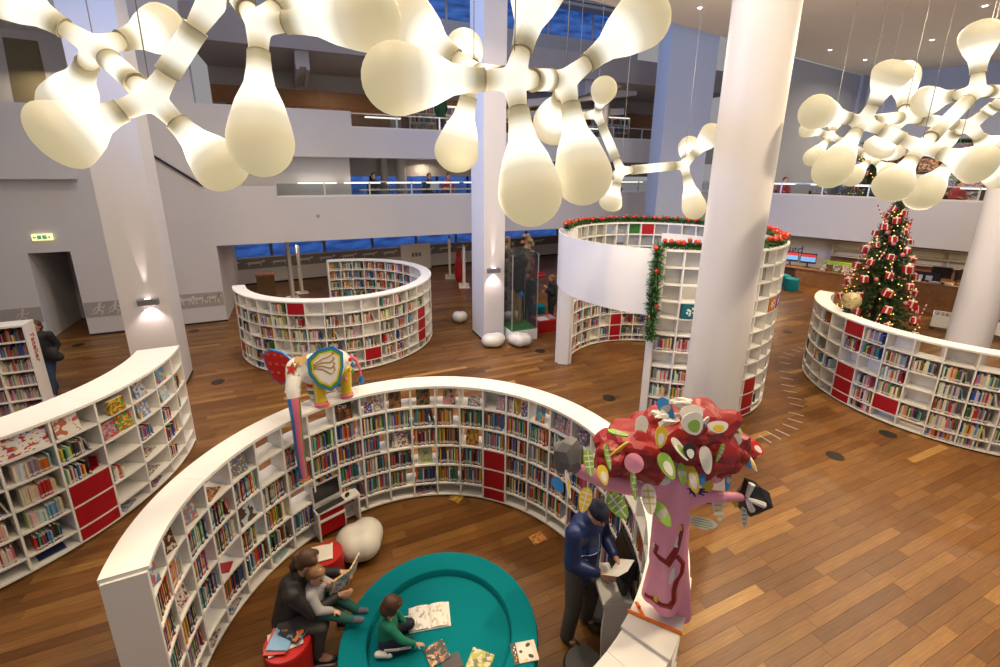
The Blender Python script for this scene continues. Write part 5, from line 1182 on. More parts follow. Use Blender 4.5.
# leaves: cut ovals with painted stripes
def leaf(px, py, dy, L, w, ang, c1, c2, tilt=0.0, turn=0.0, style=0):
    c = pd(px, py, dy); view = (EYE-c).normalized(); x = Vector((1, 0, 0)); y = view.cross(x).normalized(); x = y.cross(view)
    M = frame(c, x, y, view) @ Matrix.Rotation(R(ang), 4, 'Z') @ Matrix.Rotation(tilt, 4, 'Y') @ Matrix.Rotation(turn, 4, 'X')
    L *= .80; w *= .68
    oval = [(w/2*math.sin(2*PI*i/18)*(1+.25*math.cos(2*PI*i/18)), L/2*math.cos(2*PI*i/18)) for i in range(18)]
    lf = MB().prism(oval, -.004, .004, M).build('leaf', c1, ts, world=True)
    if style == 1:
        for s in (-1, 1): MB().prism([(p[0]*.9, p[1]*.28) for p in oval], -.005, .005, M).build('leaf_stripe', c2, lf, world=True)
    elif style == 2:
        for k_ in range(4): MB().box((0, L*(-.3+.2*k_), 0), (w*.78*(1-.25*abs(k_-1.5)/1.5), L*.07, .0105), M @ Matrix.Rotation(.0, 4, 'Z')).build('leaf_stripe', c2, lf, world=True)
    elif style == 3:
        MB().box((0, 0, 0), (w*.09, L*.9, .0105), M).build('leaf_stripe', c2, lf, world=True)
        for k_ in (-1, 0, 1):
            for s in (-1, 1): MB().box((s*w*.2, L*.2*k_+L*.06, 0), (w*.42, L*.05, .0105), M @ Matrix.Translation((0, 0, 0)) @ Matrix.Rotation(0, 4, 'Z')).build('leaf_stripe', c2, lf, world=True)
    elif style == 4: MB().prism([(p[0]*.55, p[1]*.55-L*.1) for p in oval], -.0055, .0055, M).build('leaf_spot', c2, lf, world=True)
    return lf
DYL = -.05
LV = [(618, 433, -.10, .15, .07, 75, CLM, PWH, 1.0, 0, 1), (641, 428, .05, .19, .11, -15, PWH, PG, .3, 0, 0), (654, 423, .15, .16, .06, 85, CLM, PWH, .9, 0, 4), (666, 409, .15, .19, .12, 25, CBL, PWH, .2, 0, 1), (661, 437, -.1, .16, .10, -15, CYE, PWH, .4, 0, 4),
      (589, 463, -.10, .19, .09, 5, CLM, PWH, .3, 0, 3), (608, 457, -.16, .18, .07, 5, CLM, PWH, .9, 0, 3), (619, 449, -.2, .16, .04, -55, CYE, PWH, 1.1, 0, 0), (603, 475, -.12, .14, .10, 10, CYE, PWH, .5, 0, 4), (568, 484, -.10, .20, .05, 5, PWH, CYE, .9, 0, 4), (558, 485, -.08, .12, .09, 30, CBL, CBL, .2, 0, 0),
      (585, 500, -.12, .18, .11, -20, CYE, PWH, .2, 0, 3), (634, 485, -.16, .20, .06, 0, CLM, PWH, .8, 0, 3), (618, 506, -.14, .20, .15, 35, CLM, PWH, .2, 0, 3), (649, 499, -.16, .21, .12, 0, PWH, CYE, .1, 0, 3), (662, 514, -.18, .19, .11, 28, CLM, PWH, .2, 0, 1), (667, 466, -.16, .19, .12, 20, CLM, PWH, .3, 0, 4),
      (692, 415, .05, .15, .21, 10, PWH, PWH, .5, 0, 0), (693, 424, -.05, .16, .20, 25, PWH, CLM, .4, .3, 4), (702, 426, .0, .17, .06, -40, PWH, CBL, 1.0, 0, 1), (718, 427, .05, .09, .19, 5, PWH, CYE, .5, 0, 4), (706, 460, -.06, .20, .10, 0, PWH, PWH, .1, 0, 0), (680, 449, -.1, .18, .08, 30, PWH, CLM, .7, 0, 4), (690, 452, -.12, .12, .11, 0, PBK, PWH, .4, 0, 4),
      (720, 453, .0, .15, .05, -30, CLM, PWH, .9, 0, 3), (731, 440, .15, .12, .20, -10, PWH, PWH, .5, 0, 0), (738, 429, .25, .14, .06, 25, CLM, PWH, .9, 0, 1), (757, 448, .35, .13, .09, 35, mat('leaf_red', (.5, .02, .02), .4), PWH, .3, 0, 4), (745, 458, .3, .17, .09, 20, CBL, PWH, .3, 0, 1), (752, 463, .35, .15, .05, 20, PWH, CYE, .7, 0, 4),
      (692, 478, -.05, .22, .11, 10, CYE, PWH, .2, 0, 4), (700, 472, -.02, .20, .10, 0, CBL, CBL, .3, 0, 0), (682, 474, -.05, .16, .08, 0, CLM, PWH, .4, 0, 1), (728, 480, .2, .18, .06, -15, CBL, PWH, .7, 0, 1), (707, 487, .1, .12, .09, -40, CYE, CYE, .3, 0, 0), (735, 502, .15, .09, .06, 0, CYE, CYE, .3, 0, 0),
      (718, 508, .1, .20, .10, 0, PWH, CYE, .3, 0, 2), (702, 523, .05, .09, .27, -12, PWH, CLM, .3, 0, 2), (744, 517, .1, .16, .055, -10, PWH, CLM, .5, 0, 2), (668, 470, .12, .1, .09, 0, CYE, CYE, .5, 0, 0)]
for l_ in LV: leaf(l_[0], l_[1], l_[2]+DYL, *l_[3:])
for i in range(9):
    a = i*.7; c = pd(692, 490, -.07); MB().tube([c, c+Vector((.09*math.cos(a), -.02, .035*math.sin(a)))], [.012, .004], 6).build('blue_flower_petal', mat('deep_blue_paint', (.02, .02, .16), .4), ts, world=True)
# white painted cloth and orange strap at the foot, red and yellow dots
cb_ = MB().arc(2.10, 2.43, R(-40.5), R(-24), 1.856, 1.874, 10, Matrix.Translation((-.77, 3.70, 0))); cb_.build('foot_board', PWH, ts, world=True, smooth=False)
sp_ = [Vector((-.77+r_*math.cos(R(a)), 3.70+r_*math.sin(R(a)), 1.879)) for r_, a in ((2.09, -37.0), (2.2, -36.5), (2.32, -36), (2.44, -35.5))]
ob = MB().tube(sp_, .013, 6).tube([sp_[1], sp_[1]+Vector((-.03, .10, .02)), sp_[1]+Vector((-.02, .05, .03))], .012, 6).build('strap', mat('strap_orange', (.75, .17, .01), .5), ts, world=True)
# ================================================================== PEOPLE
SKIN = mat('skin', (.56, .30, .20), .5, noise=.06, nscale=12); HAIRB = mat('hair_brown', (.075, .035, .016), .55, noise=.3, nscale=30, bump=.4, bscale=90); HAIRL = mat('hair_light_brown', (.20, .10, .04), .55, noise=.25, nscale=30, bump=.4, bscale=90)
EYEW = mat('eye_dark', (.02, .015, .012), .2); LIP = mat('lips', (.40, .12, .10), .5)
V = Vector
def lerp(a, b, t): return V(a).lerp(V(b), t)
def hand(w, d, n, side, s=1.0, curl=.6):
    """palm and five fingers from wrist w; d = direction of the fingers, n = back of the hand, side = thumb side (+1: d x n)"""
    w = V(w); d = V(d).normalized(); n = (V(n)-d*V(n).dot(d)).normalized(); x = d.cross(n)*side; c = []
    c.append((w, .022*s, w+d*.035*s, .024*s))
    for k in range(4):
        b = w+d*.085*s+x*(.027-.018*k)*s; c.append((w+d*.02*s+x*(.016-.011*k)*s, .016*s, b, .0125*s))
        L = (.075, .083, .077, .060)[k]*s; d1 = (d*math.cos(curl*.6)-n*math.sin(curl*.6)); d2 = (d*math.cos(curl*1.6)-n*math.sin(curl*1.6))
        m = b+d1*L*.5; c.append((b, .0105*s, m, .0095*s)); c.append((m, .0095*s, m+d2*L*.5, .0075*s))
    t0 = w+d*.03*s+x*.024*s; t1 = t0+(d*.55+x*.75-n*.25).normalized()*.045*s; c.append((t0, .014*s, t1, .0115*s)); c.append((t1, .0115*s, t1+(d*.85+x*.25-n*.4).normalized()*.035*s, .0085*s))
    return c
def head_caps(c, f, up, s=1.0):
    """head centre c, face direction f, crown direction up"""
    f = V(f).normalized(); up = (V(up)-f*V(up).dot(f)).normalized(); l = up.cross(f); Mh = Matrix((f, l, up)).transposed()
    def at(a, b, e): return V(c)+(f*a+l*b+up*e)*s
    caps = [(at(0, 0, .02), (.098*s, .078*s, .105*s), Mh), (at(.025, 0, -.045), (.066*s, .058*s, .072*s), Mh), (at(.055, 0, -.085), (.030*s, .034*s, .026*s), Mh),
            (at(.086, 0, .008), .008*s, at(.112, 0, -.022), .014*s), (at(.0, .078, -.01), (.018*s, .008*s, .030*s), Mh), (at(.0, -.078, -.01), (.018*s, .008*s, .030*s), Mh), (at(.082, .0, -.055), (.014*s, .026*s, .010*s), Mh)]
    return caps, at, Mh
def face(at, Mh, s, parent):
    for b in (1, -1):
        MB().ball(at(.082, b*.032, .012), (.010*s, .014*s, .009*s), 8, 6, None).build('eye', EYEW, parent, world=True, smooth=True)
        MB().tube([at(.090, b*.014, .034), at(.088, b*.034, .038), at(.076, b*.052, .032)], .004*s, 5).build('eyebrow', HAIRB, parent, world=True)
    MB().tube([at(.088, -.022, -.054), at(.096, 0, -.053), at(.088, .022, -.054)], .005*s, 6).build('mouth', LIP, parent, world=True)
def man():
    g = P(577, 634); yaw = R(-48); F = V((math.cos(yaw), math.sin(yaw), 0)); L = V((-F.y, F.x, 0)); Z = V((0, 0, 1))
    p = thing('person', 'man in dark blue padded jacket and knitted cap reading a leaflet at the kiosk', 'person', g, yaw)
    def w(x, y, z): return g+(F*x+L*y+Z*z)*1.03
    hip = {s: w(0, s*.095, .90) for s in (1, -1)}; sh = {s: w(.03, s*.185, 1.40) for s in (1, -1)}
    kn = {1: w(.05, .12, .49), -1: w(.02, -.12, .49)}; an = {1: w(-.02, .17, .085), -1: w(-.02, -.14, .085)}
    elb = {1: w(.06, .26, 1.12), -1: w(.06, -.25, 1.12)}; wr = {1: w(.28, .14, 1.10), -1: w(.28, -.10, 1.08)}
    hc = w(.13, 0, 1.585); hf = (F*.80-Z*.58); hu = (Z*.85+F*.5)
    hcaps, at, Mh = head_caps(hc, hf, hu)
    b = [(w(0, 0, .95), .13, w(.01, 0, 1.15), .125), (w(.01, 0, 1.15), .13, w(.03, 0, 1.36), .13), (w(.03, 0, 1.40), .06, w(.09, 0, 1.53), .055)]
    for s in (1, -1):
        b += [(w(.03, s*.10, 1.38), .085, sh[s], .065), (sh[s], .058, elb[s], .045), (elb[s], .043, wr[s], .030), (hip[s], .095, kn[s], .062), (kn[s], .058, an[s], .042), (an[s], .045, an[s]+F*.13-Z*.04, .035)]
    b += hand(wr[1], F*.9-L*.35, Z*.8+L*.5, -1, 1, .7)+hand(wr[-1], F*.9+L*.25, Z*.3-L*.9, 1, 1, .7)
    blob('body', b+hcaps, SKIN, p, voxel=.0085, smooth=3, world=True)
    face(at, Mh, 1, p)
    JK = mat('jacket_blue', (.012, .030, .13), .42, noise=.2, nscale=9, bump=.25, bscale=25)
    j = [(w(-.005, 0, .88), .175, w(.01, 0, 1.12), .17), (w(.01, 0, 1.12), .175, w(.02, 0, 1.34), .165), (w(.03, 0, 1.42), .085, w(.075, 0, 1.49), .075)]
    for s in (1, -1): j += [(w(.0, s*.06, .90), .135, w(.0, s*.08, 1.1), .13), (w(.02, s*.09, 1.34), .12, sh[s], .098), (sh[s], .092, elb[s], .078), (elb[s], .076, lerp(elb[s], wr[s], .86), .052)]
    jk = blob('jacket', j, JK, p, voxel=.013, smooth=4, world=True)
    def onj(x, y, z):
        inv = mw(jk).inverted(); o_ = inv @ w(.8, y, z); hit, loc, nor, _ = jk.ray_cast(o_, (inv.to_3x3() @ (-F)).normalized()); return mw(jk) @ loc+F*.004 if hit else w(.2, y, z)
    MB().tube([onj(0, 0, z) for z in (.80, .9, 1.0, 1.1, 1.2, 1.3, 1.38)], .006, 6).build('zip', mat('zip_pale', (.35, .4, .5), .4), jk, world=True)
    for s in (1, -1):
        q = [onj(0, s*y, 1.27-y*.1) for y in (.012, .05, .09, .13, .16)]; q2 = [onj(0, s*y, 1.19-y*.1) for y in (.012, .05, .09, .13, .16)]
        st = MB()
        for i in range(4): st.quad(q[i], q[i+1], q2[i+1], q2[i])
        st.build('chest_panel', mat('panel_blue', (.02, .09, .36), .4), jk, world=True)
        MB().tube(q2, .004, 5).build('piping', M_PAPER, jk, world=True)
    PT = mat('trousers_grey', (.085, .078, .068), .8, noise=.15, nscale=14, bump=.1)
    t = [(w(0, 0, .93), .145, w(0, 0, .86), .14)]
    for s in (1, -1): t += [(hip[s], .115, kn[s], .088), (kn[s], .086, an[s]+Z*.02, .074)]
    blob('trousers', t, PT, p, voxel=.013, smooth=4, world=True)
    for s in (1, -1):
        blob('boot', [(an[s]-Z*.035-F*.03, .052, an[s]-Z*.043+F*.16, .046), (an[s]+Z*.05, .060, an[s]-Z*.02, .060)], mat('boot_brown', (.05, .028, .015), .5), p, voxel=.011, smooth=3, world=True)
    CP = mat('cap_navy', (.010, .013, .035), .9, noise=.2, nscale=40, bump=.5, bscale=140)
    blob('knitted_cap', [(at(-.012, 0, .055), (.112, .092, .085), Mh), (at(-.02, 0, .035), (.115, .096, .045), Mh), (at(-.05, 0, .13), (.05, .05, .03), Mh)], CP, p, voxel=.011, smooth=3, world=True)
    # leaflet held in both hands
    c = w(.40, .02, 1.13); lm = frame(c, L, (F*.75+Z*.5).normalized(), (Z*.8-F*.5).normalized())
    lf = thing('leaflet', 'white folded leaflet held by the man in the blue jacket', 'leaflet', c)
    for s in (1, -1): MB().box((0, 0, 0), (.14, .20, .003), lm @ Matrix.Translation((s*.068, 0, .012)) @ Matrix.Rotation(s*-.2, 4, 'Y')).build('leaflet_page', M_PAPER, lf, world=True)
man()

def woman_and_toddler():
    seat = P(292, 617, .40); seat.z = 0; yaw = R(6); F = V((math.cos(yaw), math.sin(yaw), 0)); L = V((-F.y, F.x, 0)); Z = V((0, 0, 1)); g = seat
    drum('red drum stool under the seated woman', g+F*.02, .20, .36, M_DRUM)
    p = thing('person', 'woman in black jacket sitting on a red stool reading to a toddler', 'person', g, yaw)
    def w(x, y, z): return g+(F*x+L*y+Z*z)*.93
    hip = {1: w(.0, .10, .47), -1: w(0, -.10, .47)}; kn = {1: w(.40, .13, .50), -1: w(.36, -.17, .48)}; an = {1: w(.46, .20, .09), -1: w(.30, -.20, .09)}
    ch = w(.07, 0, .82); sh = {1: w(.09, .17, .90), -1: w(.11, -.16, .90)}; elb = {1: w(.28, .25, .72), -1: w(.30, -.17, .66)}; wr = {1: w(.50, .20, .78), -1: w(.52, -.02, .70)}
    hc = w(.21, .05, 1.10); hf = (F*.86+L*.12-Z*.5); hu = (Z*.9+F*.45); hcaps, at, Mh = head_caps(hc, hf, hu)
    b = [(w(0, 0, .48), .13, w(.03, 0, .68), .115), (w(.03, 0, .68), .115, ch, .115), (w(.10, 0, .92), .05, w(.165, .03, 1.03), .048)]
    for s in (1, -1): b += [(w(.09, s*.08, .89), .07, sh[s], .055), (sh[s], .05, elb[s], .040), (elb[s], .038, wr[s], .026), (hip[s], .095, kn[s], .06), (kn[s], .055, an[s], .04), (an[s], .04, an[s]+F*.13-Z*.045, .03)]
    b += hand(wr[1], F*.9-L*.3, Z*.9+L*.2, -1, .93, .8)+hand(wr[-1], F*.95+L*.1, Z*.2-L*.9, 1, .93, .7)
    blob('body', b+hcaps, SKIN, p, voxel=.0085, smooth=3, world=True); face(at, Mh, 1, p)
    JK = mat('jacket_black', (.014, .013, .014), .6, noise=.2, nscale=14, bump=.2, bscale=40)
    j = [(w(-.03, 0, .44), .165, w(.01, 0, .64), .15), (w(.01, 0, .64), .15, w(.06, 0, .84), .145), (w(.08, 0, .91), .075, w(.11, .01, .97), .068)]
    for s in (1, -1): j += [(w(.08, s*.08, .86), .105, sh[s], .085), (sh[s], .08, elb[s], .066), (elb[s], .064, lerp(elb[s], wr[s], .85), .046)]
    j += [(w(-.05, .08, .42), .11, w(-.06, -.08, .40), .11)]
    jk = blob('jacket', j, JK, p, voxel=.013, smooth=4, world=True)
    for s, z in ((1, .80), (-1, .80)): MB().tube([w(.20, s*.10-.02, z), w(.215, s*.05-.02, z-.03)], .005, 5).build('metal_zip', M_CHROME, jk, world=True)
    t = [(w(0, 0, .46), .14, w(.05, 0, .47), .13)]
    for s in (1, -1): t += [(hip[s], .11, kn[s], .080), (kn[s], .076, an[s]+Z*.04, .05)]
    blob('trousers', t, mat('trousers_charcoal', (.06, .055, .052), .8, noise=.2, nscale=16), p, voxel=.013, smooth=4, world=True)
    for s in (1, -1):
        sh_ = blob('shoe', [(an[s]-Z*.045-F*.025, .04, an[s]-Z*.05+F*.15, .034), (an[s]+Z*.0, .043, an[s]-Z*.03, .043)], mat('shoe_black', (.016, .016, .018), .5), p, voxel=.01, smooth=3, world=True)
        blob('shoe_sole', [(an[s]-Z*.082-F*.03, .016, an[s]-Z*.082+F*.165, .016), (an[s]-Z*.082-F*.03+L*.02, .016, an[s]-Z*.082+F*.15+L*.02, .016), (an[s]-Z*.082-F*.03-L*.02, .016, an[s]-Z*.082+F*.15-L*.02, .016)], M_PAPER, sh_, voxel=.009, smooth=2, world=True)
    hb_ = at(-.105, 0, .0)
    blob('hair', [(at(-.022, 0, .048), (.100, .088, .092), Mh), (at(-.045, 0, .0), (.075, .088, .085), Mh), (at(.03, .05, .075), (.05, .035, .04), Mh), (at(.03, -.05, .075), (.05, .035, .04), Mh), (hb_, .035, hb_-Z*.07-F*.045, .04), (hb_-Z*.07-F*.045, .04, hb_-Z*.20-F*.05, .014)], HAIRB, p, voxel=.010, smooth=3, world=True)
    MB().lathe([(.034, -.012), (.04, 0), (.034, .012)], 14, zframe(hb_-F*.01, (-.6, 0, -.8))).build('hair_tie', M_BLACK, p, world=True, smooth=True)
    # ---- toddler on her lap
    q = thing('person', 'toddler in grey top and green trousers on the lap of the woman', 'person', w(.24, -.03, .0), yaw-.25)
    g2 = w(.26, -.02, .565); f2 = V((math.cos(yaw-.2), math.sin(yaw-.2), 0)); l2 = V((-f2.y, f2.x, 0))
    def c(x, y, z): return g2+f2*x+l2*y+Z*z
    hc2 = c(.05, .0, .40); hf2 = (f2*.9-Z*.32-l2*.1); hcap2, at2, Mh2 = head_caps(hc2, hf2, Z*.95+f2*.25, .86)
    sh2 = {s: c(.03, s*.095, .25) for s in (1, -1)}; el2 = {1: c(.13, .13, .15), -1: c(.12, -.13, .12)}; wr2 = {1: c(.16, .04, .25), -1: c(.24, -.09, .09)}
    hp2 = {s: c(.0, s*.06, .03) for s in (1, -1)}; kn2 = {1: c(.22, .08, .04), -1: c(.22, -.08, .03)}; an2 = {1: c(.40, .10, -.12), -1: c(.42, -.05, -.055)}
    b = [(c(0, 0, .03), .085, c(.02, 0, .24), .08), (c(.03, 0, .26), .035, c(.04, 0, .32), .036)]
    for s in (1, -1): b += [(c(.02, s*.05, .245), .05, sh2[s], .04), (sh2[s], .035, el2[s], .029), (el2[s], .028, wr2[s], .021), (hp2[s], .06, kn2[s], .043), (kn2[s], .042, an2[s], .03), (an2[s], .03, an2[s]+f2*.08+Z*.01, .024)]
    b += hand(wr2[1], f2*.3+Z*.8-l2*.3, f2*.9, -1, .58, 1.0)+hand(wr2[-1], f2*.9-Z*.2, Z*.9, 1, .58, .6)
    blob('body', b+hcap2, SKIN, q, voxel=.0075, smooth=3, world=True); face(at2, Mh2, .86, q)
    tp_ = [(c(0, 0, .05), .105, c(.02, 0, .23), .098)]
    for s in (1, -1): tp_ += [(c(.02, s*.05, .235), .065, sh2[s], .055), (sh2[s], .05, el2[s], .045), (el2[s], .043, lerp(el2[s], wr2[s], .85), .034)]
    blob('top', tp_, mat('top_grey', (.34, .33, .35), .85, noise=.1, nscale=20), q, voxel=.011, smooth=4, world=True)
    tr_ = [(c(0, 0, .04), .10, c(.03, 0, .03), .095)]
    for s in (1, -1): tr_ += [(hp2[s], .075, kn2[s], .058), (kn2[s], .056, lerp(kn2[s], an2[s], .9), .043)]
    blob('trousers', tr_, mat('trousers_green', (.012, .10, .08), .8, noise=.1), q, voxel=.011, smooth=4, world=True)
    for s in (1, -1): blob('sock', [(an2[s]-f2*.01, .036, an2[s]+f2*.085+Z*.012, .029)], mat('sock_grey', (.12, .13, .17), .9, noise=.3, nscale=50), q, voxel=.009, smooth=3, world=True)
    blob('hair', [(at2(-.02, 0, .05), (.096*.88, .086*.88, .078*.88), Mh2), (at2(-.045, 0, .01), (.07*.88, .082*.88, .075*.88), Mh2), (at2(.045, 0, .085), (.045*.88, .06*.88, .028*.88), Mh2)], HAIRL, q, voxel=.009, smooth=3, world=True)
    # ---- picture book they read
    bc = w(.60, .10, .80); bm_ = frame(bc, (L*.9+F*.35).normalized(), (Z*.85+F*.35+L*-.1).normalized(), V((0, 0, 0)))
    xx = (L*.85+F*.5).normalized(); zz = xx.cross((Z*.9+F*.3).normalized()).normalized(); yy = zz.cross(xx)
    bk = thing('picture_book', 'yellow edged picture book held open by the seated woman', 'book', bc)
    bmx = frame(bc, xx, yy, zz)
    for s in (1, -1):
        T = bmx @ Matrix.Rotation(s*.25, 4, 'Y') @ Matrix.Translation((s*.10, 0, 0))
        cv = MB().box((0, 0, 0), (.20, .25, .006), T).build('cover', mat('cover_yellow', (.60, .36, .02), .4), bk, world=True)
        MB().box((0, 0, .007), (.19, .24, .008), T).box((0, 0, -.0045), (.17, .21, .003), T).build('page', [cm('pg_blue', (.55, .60, .65), [(.08, .16, .30), (.5, .3, .15)], 4, 81)], cv, world=True)
woman_and_toddler()

def child():
    g = P(389, 643, PF); yaw = R(4); F = V((math.cos(yaw), math.sin(yaw), 0)); L = V((-F.y, F.x, 0)); Z = V((0, 0, 1))
    p = thing('person', 'child in green top kneeling on the teal seat over an open book', 'person', g, yaw)
    KC = .80
    def sc(cs): return [(q[0], q[1]*KC, q[2], q[3]*KC) for q in cs]
    def w(x, y, z): return g+(F*x+L*y+Z*z)*KC
    hc = w(.05, .02, .55); hf = (F*.86+L*.25-Z*.5); hcaps, at, Mh = head_caps(hc, hf, Z*.9+F*.45, .80)
    sh = {1: w(.03, .125, .38), -1: w(.05, -.12, .38)}; elb = {1: w(.10, .17, .22), -1: w(.19, -.16, .24)}; wr = {1: w(.20, .12, .12), -1: w(.34, -.11, .10)}
    hp = {s: w(-.02, s*.08, .10) for s in (1, -1)}; kn = {1: w(.24, .15, .10), -1: w(.27, -.08, .085)}; an = {1: w(.05, .24, .05), -1: w(.02, -.17, .055)}
    b = [(w(-.02, 0, .11), .10, w(.02, 0, .34), .09), (w(.03, 0, .40), .04, w(.045, .01, .48), .04)]
    for s in (1, -1): b += [(w(.03, s*.06, .37), .06, sh[s], .048), (sh[s], .042, elb[s], .033), (elb[s], .032, wr[s], .023), (hp[s], .075, kn[s], .05), (kn[s], .05, an[s], .034), (an[s], .034, an[s]-F*.09, .026)]
    hn = hand(wr[1], F*.9-Z*.5, Z*.8+F*.3, -1, .56, .5)+hand(wr[-1], F*.95-Z*.2+L*.1, Z, 1, .56, .3)
    blob('body', sc(b)+hn+hcaps, SKIN, p, voxel=.0078, smooth=3, world=True); face(at, Mh, .80, p)
    t = [(w(-.02, 0, .13), .125, w(.01, 0, .32), .115)]
    for s in (1, -1): t += [(w(.02, s*.06, .355), .075, sh[s], .062), (sh[s], .056, elb[s], .047), (elb[s], .046, lerp(elb[s], wr[s], .85), .034)]
    blob('top', sc(t), mat('top_green', (.01, .20, .12), .85, noise=.1, nscale=18), p, voxel=.012, smooth=4, world=True)
    for s in (1, -1): blob('sock', sc([(an[s]+F*.02, .046, an[s]-F*.10, .038)]), M_PAPER, p, voxel=.01, smooth=3, world=True)
    NV = mat('trousers_navy', (.012, .014, .032), .75, noise=.1)
    tr_ = [(w(-.02, 0, .11), .115, w(.02, 0, .10), .11)]
    for s in (1, -1): tr_ += [(hp[s], .09, kn[s], .065), (kn[s], .062, an[s], .047)]
    tt = blob('trousers', sc(tr_), NV, p, voxel=.012, smooth=4, world=True)
    for s in (1, -1):
        for o_ in (0, .018): MB().tube([hp[s]+L*s*.085+Z*(.03-o_), lerp(hp[s], kn[s], .5)+L*s*.077+Z*(.03-o_), kn[s]+L*s*.055+F*.02+Z*(.03-o_)], .005, 5).build('white_stripe', M_PAPER, tt, world=True)
    blob('hair', [(at(-.018, 0, .05), (.108*.80, .094*.80, .09*.80), Mh), (at(-.04, 0, -.03), (.085*.80, .096*.80, .10*.80), Mh), (at(.03, .068, -.005), (.045*.80, .028*.80, .075*.80), Mh), (at(.03, -.068, -.005), (.045*.80, .028*.80, .075*.80), Mh), (at(.06, 0, .085), (.04, .06, .025), Mh)], mat('hair_bob', (.085, .032, .014), .5, noise=.3, nscale=25, bump=.4, bscale=80), p, voxel=.0095, smooth=3, world=True)
child()

def standing_person(label, g, yaw, coat, legs, hair, h=1.68, pose='walk', group=None):
    """distant figure: body, coat, trousers, hair, shoes"""
    F = V((math.cos(yaw), math.sin(yaw), 0)); L = V((-F.y, F.x, 0)); Z = V((0, 0, 1)); k = h/1.72; g = V(g)
    p = thing('person', label, 'person', g, yaw, group)
    def w(x, y, z): return g+(F*x+L*y+Z*z)*k
    st = .16 if pose == 'walk' else .02
    hip = {s: w(0, s*.09, .90) for s in (1, -1)}; kn = {s: w(s*st*.7+.03, s*.10, .48) for s in (1, -1)}; an = {s: w(s*st*1.3-.02, s*.10, .07) for s in (1, -1)}
    sh = {s: w(0, s*.17, 1.40) for s in (1, -1)}; el_ = {s: w(-.03-s*.05, s*.23, 1.14) for s in (1, -1)}; wr = {s: w(.10-s*.05, s*.20, .95) for s in (1, -1)}
    if pose == 'hold': el_ = {s: w(.05, s*.22, 1.14) for s in (1, -1)}; wr = {1: w(.22, .08, 1.30), -1: w(.25, -.08, 1.1)}
    hcaps, at, Mh = head_caps(w(.03, 0, 1.60), F-Z*.15, Z)
    b = [(w(0, 0, .95), .12, w(0, 0, 1.36), .12), (w(0, 0, 1.4), .05, w(.02, 0, 1.52), .05)]
    for s in (1, -1): b += [(w(0, s*.08, 1.38), .08, sh[s], .055), (sh[s], .05, el_[s], .04), (el_[s], .038, wr[s], .028), (hip[s], .09, kn[s], .06), (kn[s], .055, an[s], .04), (an[s], .04, an[s]+F*.12-Z*.03, .03)]
    for s in (1, -1): b += hand(wr[s], (F*.4-Z*.8) if pose != 'hold' else F*.6+Z*.5, L*s, -s, .95*k, .5)
    blob('body', b+hcaps, SKIN, p, voxel=.013, smooth=2, world=True); face(at, Mh, 1, p)
    j = [(w(-.01, 0, .78), .155, w(0, 0, 1.1), .15), (w(0, 0, 1.1), .15, w(0, 0, 1.36), .14), (w(0, 0, 1.42), .075, w(.01, 0, 1.47), .07)]
    for s in (1, -1): j += [(w(0, s*.08, 1.35), .10, sh[s], .08), (sh[s], .075, el_[s], .062), (el_[s], .06, lerp(el_[s], wr[s], .85), .045)]
    blob('coat', j, coat, p, voxel=.022, smooth=3, world=True)
    t = [(w(0, 0, .9), .13, w(0, 0, .85), .13)]
    for s in (1, -1): t += [(hip[s], .105, kn[s], .08), (kn[s], .076, an[s]+Z*.03, .06)]
    blob('trousers', t, legs, p, voxel=.022, smooth=3, world=True)
    for s in (1, -1): blob('shoe', [(an[s]-Z*.03-F*.02, .04, an[s]-Z*.035+F*.15, .034)], MATS['shoe_black'], p, voxel=.014, smooth=2, world=True)
    blob('hair', [(at(-.02, 0, .04), (.105, .09, .095), Mh), (at(-.05, 0, -.04), (.075, .085, .09), Mh)], hair, p, voxel=.016, smooth=2, world=True)
    return p
BLK = mat('coat_black', (.016, .015, .017), .7, noise=.2); DNM = mat('denim', (.03, .05, .12), .8, noise=.2); GRN = mat('coat_dark_green', (.012, .022, .018), .7, noise=.2)
wk = P(55, 394); standing_person('person in black coat walking past the small bookcase end with a bag', wk, R(-75), BLK, DNM, HAIRB)
bag = blob('shoulder_bag', [(wk+V((.28, -.10, .98)), (.14, .10, .16), None), (wk+V((.30, -.06, .90)), (.16, .10, .10), None)], BLK, None, voxel=.02, smooth=4); tag(bag, 'soft black shoulder bag carried by the walking person', 'bag')
standing_person('person in dark coat standing behind the glass vitrine', P(527, 322), R(-110), BLK, DNM, HAIRB, 1.66, 'stand')
standing_person('woman in long dark green coat standing by the red table', P(551, 323), R(190), GRN, GRN, HAIRL, 1.6, 'hold')
